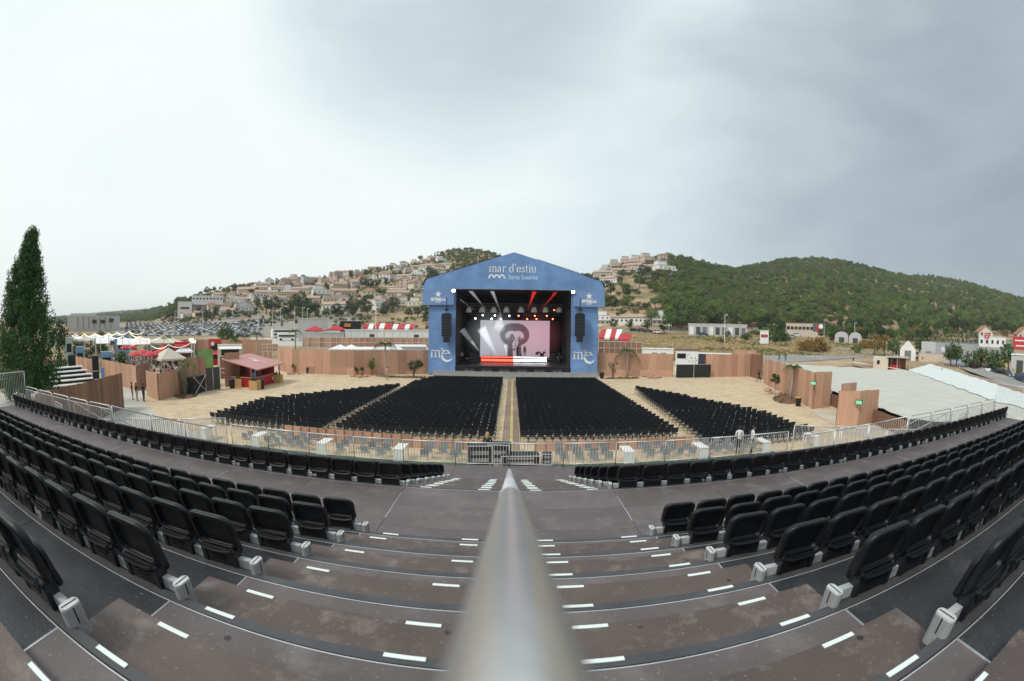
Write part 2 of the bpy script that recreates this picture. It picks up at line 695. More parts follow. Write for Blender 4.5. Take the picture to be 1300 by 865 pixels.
sand_m = worn('arena_sand', (.50, .39, .26), (.43, .315, .20), .95, .22, spots=False)
pale_m = M('pale_concrete', (.47, .44, .385), .85, var=.09, vs=.25, bump=.15, bs=14, detail=8)
asphalt = M('asphalt', (.12, .118, .115), .85, var=.2, vs=.2, bump=.2, bs=30, detail=8)
greyroad = M('pale_asphalt', (.27, .26, .25), .85, var=.14, vs=.15, bump=.2, bs=30, detail=8)
mulch_m = M('bark_mulch', (.17, .085, .05), .95, var=.3, vs=5, bump=.8, bs=30)
sheet('sand_arena', [(-62, 10), (-62, 70), (-30, 100), (46, 96), (40, 62), (36, 50), (32, 30), (28, 10)], sand_m, .02)
sheet('paved_path', [(-60, 12), (-44, 41), (-35, 30.5), (-25.5, 24.5), (-17, 22), (-17, 12)], pale_m, .03)
sheet('exit_path', [(28, 36), (31, 27), (60, 8), (60, 2), (30, 2), (24, 24)], M('pale_sand', (.5, .43, .33), .9, var=.1, vs=.4, bump=.2), .04)

# ================================================================== GRANDSTAND
BAY, RD, RH = 2.07, .957, .303
ROWS = []                                                     # nosing y, tread z, half width
for k in range(-2, 6):
    ROWS.append((.764 + RD * k, 5.63 - RH * k, 20.7))
for j in range(7):
    ROWS.append((8.355 + RD * j, 3.812 - RH * j, 20.7 if j == 0 else 12.42))
FRONT_Y, FRONT_Z = 16.55, 3.812 - RH * 7
deck_dark = worn('dark_deck_board', (.034, .037, .042), (.060, .061, .063), .52)
deck_brown = worn('aisle_deck_board', (.122, .102, .102), (.18, .157, .153), .6)
step_brown = worn('plywood_step', (.100, .077, .070), (.215, .185, .168), .62, 3.1)
nose_m = M('nosing_profile', (.075, .075, .08), .55, .15, .2, 3)
strip_m = M('white_grip_tape', (.74, .80, .77), .7, var=.06, vs=9)
gs = thing('grandstand', 'tiered grandstand with dark boards, brown central stairs and white edge strips', 'grandstand', (0, 0, 0))
PANELS = {}


def panel(x0, x1, y0, y1, z, m, name='deck_board', th=.05):
    w, d = round(x1 - x0 - .008, 3), round(y1 - y0 - .006, 3)
    key = (w, d, m.name, th)
    if key not in PANELS:
        PANELS[key] = MB().box((0, 0, -th / 2), (w, d, th)).mesh(name, m)
    return place(name, PANELS[key], gs, ((x0 + x1) / 2, (y0 + y1) / 2, z))


def tread(y0, y1, z, xm, brown=False):
    n = round(xm / BAY)
    for i in range(-n, n):
        x0 = i * BAY
        aisle = -1 <= i <= 0
        panel(x0, x0 + BAY, y0, y1, z, deck_brown if (aisle or brown) else deck_dark)


NOSW = .06
prev = ROWS[0][0] - RD
for r, (y, z, xm) in enumerate(ROWS):
    if r == 8:
        for q in range(3):
            w = (y - NOSW - prev) / 3
            tread(prev + q * w, prev + (q + 1) * w, z, xm, True)
    else:
        tread(prev, y - NOSW, z, xm, False)
    b = MB()
    b.box((0, y - NOSW / 2 + .028, z - .03), (2 * xm, NOSW + .02, .055))
    b.box((0, y - NOSW - .002, z - .004), (2 * xm, .008, .013), mi=1)
    b.box((0, y + .02, z - .11), (2 * xm, .02, .10), mi=2)
    b.build('nosing', [nose_m, galv, black_mat], gs)
    zn = z - RH
    MB().box((0, y - .03, z - .235), (2 * xm, .02, .136)).build('riser', black_mat, gs)
    prev = y
tread(prev, FRONT_Y + .1, FRONT_Z, 12.42, True)
# boards of the outer front row (one tread below the walkway)
MB().box((0, FRONT_Y + .09, FRONT_Z - .5), (24.8, .04, .9)).build('fascia', black_mat, gs)
for s in (-1, 1):
    MB().box((s * 16.56, 9.33, 2.2), (8.2, .04, 2.5)).build('fascia', black_mat, gs)
# scaffolding feet and standards below the boards
for xi in range(-10, 11):
    b = MB()
    for (yy, zz) in ((9.2, 3.4), (5.4, 4.0), (1.5, 5.2)):
        b.tube([(xi * BAY, yy, -.02), (xi * BAY, yy, zz - .1)], .025, 6)
    b.beam((xi * BAY, 9.2, 3.0), (xi * BAY, 1.5, 3.6), .05, .05)
    b.build('standard', galv, gs)
for r, (y, z, xm) in enumerate(ROWS):                         # half steps in the aisle and the white strips
    y0 = ROWS[r - 1][0] if r else y - RD
    strips = [(y + .015, z)]
    if r != 8:
        for s in (-1, 1):
            panel(min(0, s * 2.2), max(0, s * 2.2), y0 + .055, y0 + .55, z + .152, step_brown, 'half_step', .15)
        strips.append((y0 + .55 - .03, z + .152))
    for yy, zz in strips:
        for x in (-1.67, -.50, .50, 1.67):
            if x < 0 and zz == z and r in (4, 5, 6):
                continue
            key = 'strip'
            if key not in PANELS:
                PANELS[key] = MB().box((0, 0, .001), (.225, .034, .004)).mesh('edge_strip', strip_m)
            place('edge_strip', PANELS[key], gs, (x + R.uniform(-.03, .03), yy, zz))
    if r != 8:
        for s in (-1, 1):
            MB().box((s * 2.07, (y0 + .55 + y - NOSW) / 2, z + .001), (.014, y - NOSW - y0 - .55, .005)).build('seam_strip', alu, gs)
y0, y1 = ROWS[7][0], ROWS[8][0]
for xi in range(-9, 10):
    if xi:
        MB().box((xi * BAY * 1.0, (y0 + y1) / 2 + (.4 if xi % 2 else -.3), 3.812 + .001), (.012, 1.2, .005)).build('seam_strip', alu, gs)
# seat beams with end caps
capb = MB()
cap_poly = [(.038 * math.cos(a), .038 * math.sin(a) + (.042 if math.sin(a) > 0 else -.042)) for a in [2 * math.pi * (k + .5) / 20 for k in range(20)]]
capb.prism(cap_poly, Matrix.Translation((0, 0, -.08)), .175)
capb.prism([(x * .9, y * .94) for x, y in cap_poly], Matrix.Translation((0, 0, .095)), .010, 1)
capb.box((0, 0, .1055), (.008, .13, .003), mi=2)
capb.box((.0375, 0, .05), (.004, .010, .09), mi=2).box((-.0375, 0, .05), (.004, .010, .09), mi=2)
cap_me = capb.mesh('beam_cap', [M('cap_grey', (.36, .37, .375), .5, .3, .12, 8), M('cap_top', (.6, .61, .6), .5, .2, .05), black_mat])
beam_m = M('beam_light_grey', (.50, .52, .53), .5, .25, .1, 3)
brk = MB().box((0, 0, -.02), (.07, .10, .16)).box((0, -.02, .06), (.16, .07, .05)).mesh('beam_bracket', M('bracket_grey', (.42, .43, .44), .45, .5, .1))
for r, (y, z, xm) in enumerate(ROWS):
    if r < 1:
        continue
    for s in (-1, 1):
        a, bx = 2.1, xm - .02
        MB().box((s * (a + bx) / 2, y + .085, z + .035), (bx - a, .06, .085)).build('seat_beam', beam_m, gs)
        place('beam_cap', cap_me, gs, (s * 2.03, y + .07, z))
        for i in range(2, round(xm / BAY)):
            place('beam_bracket', brk, gs, (s * i * BAY, y + .065, z))

# ------------------------------------------------------------------ stadium seats


def outline(w, h, rt, rb, n=6):
    """rounded rectangle, x in -w..w, z 0..h"""
    p = []
    for cx, cz, r, a0 in ((w - rt, h - rt, rt, 0), (-w + rt, h - rt, rt, 90), (-w + rb, rb, rb, 180), (w - rb, rb, rb, 270)):
        for k in range(n + 1):
            a = rad(a0 + 90 * k / n)
            p.append((cx + r * math.cos(a), cz + r * math.sin(a)))
    return p


def loft(b, rings, mi=0):
    n = len(rings[0])
    vs = [v for g in rings for v in g]
    fs = [(i * n + k, i * n + (k + 1) % n, (i + 1) * n + (k + 1) % n, (i + 1) * n + k) for i in range(len(rings) - 1) for k in range(n)]
    fs += [tuple(range(n - 1, -1, -1)), tuple((len(rings) - 1) * n + k for k in range(n))]
    b.add(vs, fs, mi)


def seat_parts():
    lean = .22
    z0 = .195

    def ring(w, h, dz, rt, rb, y):
        return [(x, y - lean * (q + dz) + .30 * x * x, z0 + q + dz) for x, q in outline(w, h, rt, rb)]
    H = .41
    bk = MB()
    loft(bk, [ring(.168, H - .135, .055, .07, .05, .012), ring(.180, H - .110, .045, .08, .05, .010), ring(.185, H - .098, .040, .085, .05, -.004),
              ring(.188, H - .090, .036, .088, .05, -.032), ring(.194, H - .082, .033, .09, .05, -.036), ring(.222, H - .026, .012, .10, .05, -.034),
              ring(.236, H - .006, .004, .108, .05, -.024), ring(.243, H, 0, .112, .05, .0), ring(.238, H - .004, .002, .11, .05, .024),
              ring(.20, H - .05, .03, .09, .05, .030)])
    pan = MB()

    def ring2(w, h, y, dz=0.):
        return [(x * .86, y - .04 - .17 * q, .10 + q * .82 + dz) for x, q in outline(w, h, .09, .05)]
    loft(pan, [ring2(.19, .36, .11, .02), ring2(.215, .40, .115), ring2(.22, .405, .135), ring2(.21, .39, .16, .006), ring2(.17, .33, .165, .03)])
    hg = MB()
    hg.tube([(-.185, -.03, .165), (.185, -.03, .165)], .036, 8)
    hg.box((0, -.008, .085), (.30, .07, .15))
    hg.tube([(-.212, -.085, .252), (-.18, -.092, .222), (-.1, -.098, .204), (0, -.10, .200), (.1, -.098, .204), (.18, -.092, .222), (.212, -.085, .252)], .017, 6)
    hg.box((0, -.046, .10), (.17, .012, .014)).box((0, -.046, .07), (.13, .010, .010))
    for sx in (-1, 1):
        hg.tube([(sx * .12, -.066, .165), (sx * .155, -.066, .165)], .012, 6)
    leg = MB()
    leg.prism([(-.06, .17), (.055, .19), (.06, .0), (.03, -.13), (-.035, -.135), (-.05, .0)], Matrix(((0, 0, 1, -.024), (1, 0, 0, .0), (0, 1, 0, 0), (0, 0, 0, 1))), .048)
    for q in (bk, pan, hg, leg):
        q.v = [(x, y, z * .82) for x, y, z in q.v]
    return bk.mesh('backrest', seat_black, True), pan.mesh('seat_pan', seat_black, True), hg.mesh('hinge', seat_black2), leg.mesh('bracket', seat_black2)


def proj(p):
    q = cam.matrix_world.inverted() @ Vector(p)
    v = q.normalized()
    th = math.acos(max(-1, min(1, -v.z)))
    r = 2 * F_PX * math.sin(th / 2)
    h = math.hypot(v.x, v.y)
    return 650 + r * v.x / h, 432.5 - r * v.y / h, q.length


bk_me, pan_me, hg_me, lg_me = seat_parts()
seat0 = thing('stadium_seat', 'x', 'stadium seat', (0, 0, 0), 0, 'black tip-up seats of the grandstand')
place('backrest', bk_me, seat0)
place('seat_pan', pan_me, seat0)
place('hinge', hg_me, seat0)
for s in (-1, 1):
    place('bracket', lg_me, seat0, (s * .165, .0, 0))
cand = []
for r, (y, z, xm) in enumerate(ROWS):
    if r < 2:
        continue
    for s in (-1, 1):
        i = 0
        while 2.40 + i * .526 < xm - .2:
            x = s * (2.40 + i * .526)
            px, py, dist = proj((x, y + .06, z + .35))
            inf = -110 < px < 1410 and py < 960
            score = dist
            if r > 8 and i > 9:
                score += 100
            if inf:
                cand.append((score, r, s, i, x, y, z))
            i += 1
cand.sort()
first = True
for n, (sc, r, s, i, x, y, z) in enumerate(cand[:300]):
    side = 'left' if s < 0 else 'right'
    row = ('%s row down from the handrail top' % ORD[r - 2]) if r < 8 else ('%s row below the walkway' % ORD[r - 8])
    lab = 'black tip-up seat, %s %s of the stairs, %s' % (ORD[i], side, row)
    loc = (x + R.uniform(-.004, .004), y + .065, z)
    rz = R.uniform(-.012, .012)
    if first:
        seat0.location, seat0['label'] = loc, lab
        first = False
    else:
        dup(seat0, loc, rz, lab).rotation_euler = (R.uniform(-.035, .035), R.uniform(-.008, .008), rz)
rest = cand[300:]
if rest:
    arr = []
    faces = []
    ms = [bk_me, pan_me, hg_me]
    b = MB()
    for sc, r, s, i, x, y, z in rest:
        for me in ms:
            b.add([(v.co.x + x, v.co.y + y + .065, v.co.z + z) for v in me.vertices], [tuple(p.vertices) for p in me.polygons])
    tag(b.build('stadium_seats', seat_black, smooth=True), 'further black tip-up seats filling the lower rows of the grandstand', 'stadium seats', kind='stuff')

# ------------------------------------------------------------------ handrail under the camera
hr = thing('handrail', 'shiny grey steel tube handrail running down the middle of the stairs', 'handrail', (0, 0, 0))
SL = RH / RD
za = CAMZ - .0756 / math.cos(math.atan(SL))
steel = M('brushed_tube', (.74, .74, .73), .3, .85, .06, 14, bump=.05, bs=120)
MB().tube([(.003, yy, za - SL * yy) for yy in (-1.4, -.5, 0, .3, .6, .97)], .0242, 32).build('rail', steel, hr, smooth=True)
MB().tube([(.003, yy, za - SL * yy) for yy in (.955, .985)], .0258, 32).build('collar', galv, hr, smooth=True)
MB().tube([(.003, yy, za - SL * yy) for yy in (.985, 2, 4, 5.50, 5.58)] + [(.003, 5.66, za - SL * 5.63 - .03), (.003, 5.69, za - SL * 5.7 - .12), (.003, 5.69, 3.81)], .0235, 24).build('rail', alu, hr, smooth=True)
for k in (0, 2, 4):
    y = .764 + RD * k - .3
    MB().tube([(.003, y, 5.63 - RH * k - .01), (.003, y, za - SL * y - .01)], .02, 12).build('post', galv, hr)

# ------------------------------------------------------------------ guardrails
GR = {}


def railing(p0, p1, h=.95, label='', cat='railing', group=None, gap=.11, feet=True, name='guardrail', hoop=False, r=.02, m=None, mid=False):
    p0, p1 = Vector(p0), Vector(p1)
    m = m or galv
    d = p1 - p0
    L = Vector((d.x, d.y, 0)).length
    rz = math.atan2(d.y, d.x)
    o = thing(name, label, cat, p0, rz, group)
    key = (round(L, 2), round(d.z, 2), h, gap, hoop, r, m.name, mid)
    if key not in GR:
        sl = d.z / L
        n = max(int(L / gap), 2)
        tr = MB()
        if hoop:
            c = .12
            tr.tube([(.02, 0, 0), (.02, 0, h - c), (.06, 0, h - .03), (c + .02, 0, h + sl * c), (L - c - .02, 0, h + sl * (L - c)), (L - .06, 0, h - .03 + d.z), (L - .02, 0, h - c + d.z), (L - .02, 0, d.z)], r, 8)
        else:
            tr.tube([(0, 0, h), (L, 0, h + d.z)], r * 1.15, 8)
        br = MB().tube([(.03, 0, .09), (L - .03, 0, .09 + d.z)], r * .75, 6)
        inf = MB()
        for i in range(1, n):
            x = L * i / n
            inf.tube([(x, 0, .09 + sl * x), (x, 0, h - (.0 if not hoop else .12) + sl * x)], r * .5, 5, cap=False)
        if hoop:
            inf.tube([(.02, 0, h - .12), (L - .02, 0, h - .12 + d.z)], r * .6, 6)
        po = MB().tube([(0, 0, 0), (0, 0, h)], r * 1.1, 8) if not hoop else None
        GR[key] = (tr.mesh('top_rail', m, True), br.mesh('bottom_rail', m, True), inf.mesh('bar_infill', m), po.mesh('post', m, True) if po else None, d.z, L)
    tr, br, inf, po, dz, L = GR[key]
    place('top_rail', tr, o)
    place('bottom_rail', br, o)
    place('bar_infill', inf, o)
    if po:
        place('post', po, o, (.0, 0, 0))
        place('post', po, o, (L, 0, dz))
    return o


gname = 'guardrail panels along the foot of the grandstand'
for i in range(12):
    x0 = -12.42 + i * BAY
    w = '%s guardrail panel left of centre' % ORD[5 - i] if i < 6 else '%s guardrail panel right of centre' % ORD[i - 6]
    railing((x0, FRONT_Y, FRONT_Z), (x0 + BAY, FRONT_Y, FRONT_Z), .93, 'grey steel bar railing, ' + w + ' below the seats', 'railing', gname)
for s in (-1, 1):
    side = 'left' if s < 0 else 'right'
    n = 5
    for i in range(n):
        xa = 12.5 + i * 1.62
        a, c = (s * xa, 9.27, 3.5), (s * (xa + 1.56), 9.27, 3.5)
        if s < 0:
            a, c = c, a
        railing(a, c, 1.02, 'hooped steel railing in front of the outer front row, %s from the %s end' % (ORD[n - 1 - i], side), 'railing', 'hooped railings', hoop=True)
    for i in range(3):
        a, c = (s * 12.55, 9.35 + i * 2.0, 3.5 - i * .6), (s * 12.55, 11.3 + i * 2.0, 2.9 - i * .6)
        railing(a, c, 1.0, 'sloping steel side railing of the lower seats on the %s, %s from the top' % (side, ORD[i]), 'railing', 'sloping side railings')
    for i in range(4):
        a, c = (s * 20.75, .2 + i * 2.3, [5.3, 4.6, 4.1, 3.8][i]), (s * 20.75, 2.4 + i * 2.3, [5.3, 4.6, 4.1, 3.8][i])
        railing(a, c, 1.35, 'tall steel end railing at the %s edge of the walkway, %s from the front' % (side, ORD[3 - i]), 'railing', 'end railings', gap=.11)
    # exit stair beside the lower seats
    st = thing('exit_stair', 'galvanised exit stair beside the lower seats on the %s' % side, 'stair', (s * 15.2, 10.2, 0))
    for q in range(9):
        MB().box((0, q * .55, 3.1 - q * .32), (2.2, .5, .05)).build('step', galv, st)
    for q in (-1, 1):
        MB().beam((q * 1.12, -.3, 3.2), (q * 1.12, 4.7, .3), .05, .2).build('stringer', galv, st)
        MB().tube([(q * 1.12, -.3, 3.2), (q * 1.12, -.3, 4.2), (q * 1.12, 4.7, 1.4), (q * 1.12, 4.7, .3)], .022, 8).tube([(q * 1.12, -.3, 3.7), (q * 1.12, 4.7, .9)], .016, 8).build('stair_rail', galv, st)
    for i in range(4):
        a, c = (s * (12.7 + i * 2.0), 16.5 - i * 1.4, 1.25), (s * (14.6 + i * 2.0), 15.15 - i * 1.4, 1.25)
        o = railing(a, c, 1.65, 'tall grey mesh fence panel at the %s foot of the stand, %s from the middle' % (side, ORD[i]), 'fence panel', 'mesh panels by the exit stairs', gap=.07, name='mesh_fence')
    for i in range(3):
        a, c = (s * (17.0 + i * 1.5), 9.6 + i * .8, 3.0 - i * .5), (s * (18.3 + i * 1.5), 9.9 + i * .8, 3.0 - i * .5)
        railing(a, c, 1.05, 'short hooped railing on the outer stair landing on the %s, %s' % (side, ['inner', 'middle', 'outer'][i]), 'railing', 'landing railings', hoop=True)

# ------------------------------------------------------------------ strip in front of the rail: turf, white tables, grey chairs, low board fence
turf = M('artificial_turf', (.05, .15, .035), .9, var=.25, vs=4, bump=.5, bs=90)
chair_grey = M('grey_chair', (.27, .28, .29), .5, .2, .1)
gc = thing('grey_chair', 'x', 'chair', (0, 0, 0), 0, 'grey chairs before the low board fence')
MB().box((0, 0, .44), (.42, .40, .03)).build('seat', chair_grey, gc)
MB().box((0, -.2, .68), (.42, .03, .30)).build('backrest', chair_grey, gc)
for sx in (-1, 1):
    for sy in (-1, 1):
        MB().tube([(sx * .19, sy * .18, 0), (sx * .18, sy * .17, .44 if sy > 0 else .8)], .012, 6).build('leg', galv, gc)
wt = thing('white_table', 'x', 'table', (0, 0, 0), 0, 'white tables before the low board fence')
MB().box((0, 0, .75), (.55, 1.25, .035)).build('table_top', white_paint, wt)
for sx in (-1, 1):
    for sy in (-1, 1):
        MB().box((sx * .24, sy * .58, .365), (.05, .05, .73)).build('leg', white_paint, wt)
MB().box((0, -.60, .42), (.42, .012, .55)).build('apron', white_paint, wt)
used_c = used_t = False
for s in (-1, 1):
    side = 'left' if s < 0 else 'right'
    sheet('turf_strip', [(s * 1.9, 20.3), (s * 15.5, 20.3), (s * 15.5, 22.0), (s * 1.9, 22.0)][::-s], turf, .05)
    pf = thing('board_fence', 'low plywood board fence behind the grey chairs on the %s' % side, 'fence', (s * 1.4, 24.7, 0))
    xe = abs(V(370 if s < 0 else 877, 545, 24.7).x)
    x = 1.45
    while x < xe:
        hh = .62 + (.16 if (s < 0 and x > 5.6) else 0) + (.05 if x > 8 else 0)
        MB().box((s * (x + .3 - 1.4), 0, hh / 2), (.592, .018, hh)).build('board', ply, pf)
        MB().box((s * (x - 1.4), -.03, hh / 2), (.05, .04, hh + .006)).build('batten', plydark, pf)
        x += .6
    tabs = [abs(V(px, 575, 21.9).x) for px in ((508, 412, 330, 265) if s < 0 else (797, 890, 968, 1030))]
    for q, xt in enumerate(tabs):
        loc = (s * xt, 22.1, .03)
        lab = 'narrow white table behind the guardrail, %s %s of the centre gap' % (ORD[q], side)
        if not used_t:
            wt.location, wt['label'] = loc, lab
            used_t = True
        else:
            dup(wt, loc, 0, lab)
    for row, yy in enumerate((21.7, 22.6, 23.6)):
        for c in range(17):
            x = 2.7 + c * .78
            if any(abs(x - xt) < .6 for xt in tabs) or R.random() < .12:
                continue
            loc = (s * x + R.uniform(-.08, .08), yy + R.uniform(-.12, .12), .06 if row == 0 else .02)
            lab = 'grey chair behind the guardrail, %s %s of the gap, %s row' % (ORD[c], side, ['near', 'middle', 'far'][row])
            rz = R.uniform(-.35, .35)
            if not used_c:
                gc.location, gc['label'] = loc, lab
                used_c = True
            else:
                dup(gc, loc, rz, lab)

# ================================================================== ARENA CHAIRS
chair_black = M('chair_black', (.012, .019, .029), .5, var=.2, rnd=.25, spec=.35)
tagm = M('number_tag', (.60, .63, .65), .5, var=.1)
ch0 = thing('event_chair', 'x', 'chair', (0, 0, 0), 0, 'black chairs set out on the sand')
c_seat = MB().box((0, .02, .45), (.44, .42, .035)).box((0, -.02, .425), (.40, .03, .02)).mesh('seat', chair_black)
cb = MB()
cb.prism([(-.22, 0), (.22, 0), (.225, .30), (.19, .345), (-.19, .345), (-.225, .30)], Matrix(((1, 0, 0, 0), (0, -.28, -1, -.20), (0, .96, 0, .56), (0, 0, 0, 1))), .02)
c_back = cb.mesh('backrest', chair_black)
cf = MB()
cf.tube([(0, -.30, .90), (0, -.20, .50), (0, .20, 0)], .014, 5).tube([(0, .14, .44), (0, -.24, 0)], .014, 5)
c_frame = cf.mesh('side_frame', chair_black)
c_tag = MB().box((0, -.25, .62), (.085, .012, .075)).mesh('number_tag', tagm)
place('seat', c_seat, ch0)
place('backrest', c_back, ch0)
place('side_frame', c_frame, ch0, (-.225, 0, 0))
place('side_frame', c_frame, ch0, (.225, 0, 0))
place('number_tag', c_tag, ch0, (.215, -.0, -.09))
CH = []
ys = [26.45 + .97 * j + (.35 if j > 9 else 0) + (.45 if j > 19 else 0) for j in range(30)]
for j, y in enumerate(ys):
    for i in range(20):
        xl = -1.15 - .505 * i
        if (y < 50 or xl > -10.9 + (y - 50) * .22):
            CH.append(('centre-left', j, i, xl, y))
        xr = .90 + .5 * i
        CH.append(('centre-right', j, i, xr, y))
for j in range(24):
    y = 26.0 + .93 * j + (.4 if j > 9 else 0)
    for i in range(20):
        x = -12.05 - .5 * i
        lim = -21.2 + max(0, y - 34.5) * .70
        if x > lim:
            CH.append(('far left', j, i, x, y))
for j in range(26):
    y = 23.9 + .95 * j + (.4 if j > 9 else 0)
    for i in range(18):
        x = 11.9 + (y - 25) * .085 + .5 * i
        lim = 19.9 - max(0, y - 32.5) * .40
        if x < lim:
            CH.append(('far right', j, i, x, y))
CH.sort(key=lambda c: math.hypot(c[3], c[4]))
first = True
for n, (blk, j, i, x, y) in enumerate(CH[:300]):
    lab = 'black chair, %s from the aisle, %s row from the back, %s block' % (ORD[i], ORD[j], blk)
    loc = (x + R.uniform(-.02, .02), y + R.uniform(-.03, .03), .02)
    rz = R.uniform(-.04, .04)
    if first:
        ch0.location, ch0['label'] = loc, lab
        first = False
    else:
        dup(ch0, loc, rz, lab)
b = MB()
for blk, j, i, x, y in CH[300:]:
    q = R.uniform(-.04, .04)
    ox, oy = x + R.uniform(-.02, .02), y + R.uniform(-.03, .03)
    for me, dx, dz, mi in ((c_seat, 0, 0, 0), (c_back, 0, 0, 0), (c_frame, -.225, 0, 0), (c_frame, .225, 0, 0), (c_tag, .215, -.09, 1)):
        b.add([(v.co.x + dx + ox - q * v.co.y, v.co.y + oy + q * (v.co.x + dx), v.co.z + .02 + dz) for v in me.vertices], [tuple(p.vertices) for p in me.polygons], mi)
tag(b.build('event_chairs', [chair_black, tagm]), 'further rows of black chairs nearer the stage', 'chairs', kind='stuff')

# boarded path between the centre blocks
path_a = M('path_board_brown', (.27, .19, .15), .85, var=.15, vs=1, rnd=.15)
path_b = M('path_board_yellow', (.50, .40, .18), .8, var=.12, vs=1, rnd=.1)
path_c = M('path_board_pale', (.52, .40, .26), .8, var=.12, vs=1, rnd=.1)
bp = tag(place('boardwalk', None, None, (0, 0, 0)), kind='structure')
for x0, w, m in ((-.80, .34, path_c), (-.44, .40, path_a), (-.03, .22, path_b), (.20, .36, path_a), (.57, .26, path_c)):
    for q in range(16):
        a = 20.2 + q * 2.4
        MB().box((x0 + w / 2 + .02 + (a - 25) * .005, a + 1.19, .045), (w - .015, 2.385, .05)).build('board', m, bp)

# ================================================================== STAGE
SX, SY = .33, 64.0
blue = M('stage_blue_fabric', (.15, .275, .53), .72, var=.20, vs=.35, detail=3, bump=.55, bs=.28, bd=.35)
blue2 = M('stage_blue_board', (.17, .285, .53), .7, var=.06, vs=.5)
white_let = M('white_lettering', (.80, .82, .82), .6, var=.02)
pale_let = M('pale_lettering', (.50, .62, .80), .6, var=.02)
black_int = M('stage_black_drape', (.010, .011, .013), .8, var=.25, vs=.6, stretch=(4, 1, .3))
deck_m = M('stage_deck', (.03, .03, .034), .35, var=.2)
stage = thing('concert_stage', 'large covered concert stage dressed in blue fabric with gabled roof', 'stage', (SX, SY, 0))
for s in (-1, 1):
    b = MB()
    b.box((s * 10.25, .05, 6.3), (3.95, .08, 12.3))
    b.box((s * 12.20, 3.1, 6.3), (.06, 6.0, 12.3)).box((s * 8.25, 3.1, 6.3), (.06, 6.0, 12.3), mi=1)
    b.build('wing_banner', [blue, black_int], stage)
    sb = MB().box((s * 10.80, -.42, 11.22), (4.55, .10, 2.25)).box((s * 10.80, -.20, 11.22), (4.4, .3, 2.1)).build('sign_board', [blue2], stage)
    # star and brand lettering on the sign board
    st = [(.52 * (1 if k % 2 == 0 else .40) * math.sin(math.pi * k / 5), .52 * (1 if k % 2 == 0 else .40) * math.cos(math.pi * k / 5)) for k in range(10)]
    MB().prism(st, upright((s * 10.80, -.475, 11.62)), .02).build('star_emblem', white_let, sb)
    solidtext('ESTRELLA', .56, upright((s * 10.80, -.475, 10.86)), sb, 'lettering', white_let, bold=.028, sx=.88)
    solidtext('DAMM', .25, upright((s * 10.80, -.475, 10.50)), sb, 'lettering', white_let, bold=.008)
    MB().box((s * 10.25, 1.2, .45), (3.8, 2.2, .9)).build('ballast', dark_grey, stage)
gab = [(-13.05, 12.42), (13.05, 12.42), (13.2, 13.0), (12.95, 13.5), (12.45, 13.85), (0, 17.7), (-12.35, 13.9), (-12.85, 13.55), (-13.1, 13.0)]
gb = MB().prism(gab, Matrix.Translation((0, -.32, 0)) @ Matrix.Rotation(math.pi / 2, 4, 'X'), .10).build('gable_banner', blue, stage)
MB().beam((-13.0, -.40, 12.40), (13.0, -.40, 12.40), .06, .05).build('gable_edge', M('edge_grey', (.3, .34, .4), .5), stage)
rf = MB()
rp_ = [(-13.2, 13.0), (-12.85, 13.6), (-12.35, 13.95), (0, 17.76), (12.45, 13.92), (12.95, 13.55), (13.25, 13.0)]
for (xa, za_), (xb, zb_) in zip(rp_, rp_[1:]):
    rf.add([(xa, -.3, za_), (xb, -.3, zb_), (xb, 15, zb_), (xa, 15, za_), (xa, -.3, za_ - .12), (xb, -.3, zb_ - .12), (xb, 15, zb_ - .12), (xa, 15, za_ - .12)],
           [(0, 1, 2, 3), (4, 7, 6, 5), (0, 4, 5, 1), (2, 6, 7, 3), (0, 3, 7, 4), (1, 5, 6, 2)])
rf.build('roof', M('roof_sheet', (.10, .14, .22), .6), stage)
lc = MB()
for s in (-1, 1):
    for q in range(26):
        t = q / 25
        x = s * (3.5 + 9.1 * t)
        z = 17.76 - abs(x) / 12.4 * 3.84
        lc.box((x, -.38, z + .05), (.20, .14, .10 + .10 * t), m=Matrix.Rotation(s * .3, 3, 'Y'))
    for q in range(4):
        lc.box((s * (12.75 + q * .12), -.38, 13.75 - q * .24), (.22, .14, .24))
tag(lc.build('eave_lacing', black_mat, stage), kind='stuff')
MB().box((0, 7.3, 1.36), (17.0, 14.4, .2)).build('deck', deck_m, stage)
MB().box((0, -.02, .66), (16.6, .06, 1.25)).build('skirt', black_int, stage)
MB().box((0, 14.6, 7.2), (17.0, .1, 11.4)).box((-8.32, 10.3, 7.0), (.1, 8.5, 11.4)).box((8.32, 10.3, 7.0), (.1, 8.5, 11.4)).build('backdrop', black_int, stage)
MB().box((0, 7.3, 12.52), (17.2, 14.2, .06)).build('ceiling', black_int, stage)
for yy, zz in ((4.6, 10.4), (7.5, 9.8), (10.0, 9.2)):
    t = MB()
    for dy, dz in ((-.2, -.2), (.2, -.2), (-.2, .2), (.2, .2)):
        t.tube([(-7.6, yy + dy, zz + dz), (7.6, yy + dy, zz + dz)], .035, 6)
    for q in range(30):
        x = -7.6 + q * .507
        t.tube([(x, yy - .2, zz - .2), (x + .5, yy - .2, zz + .2)], .02, 5).tube([(x, yy + .2, zz + .2), (x + .5, yy + .2, zz - .2)], .02, 5)
    t.build('truss', M('truss_grey', (.16, .165, .17), .5, .4), stage)

# --- lettering drawn with strokes


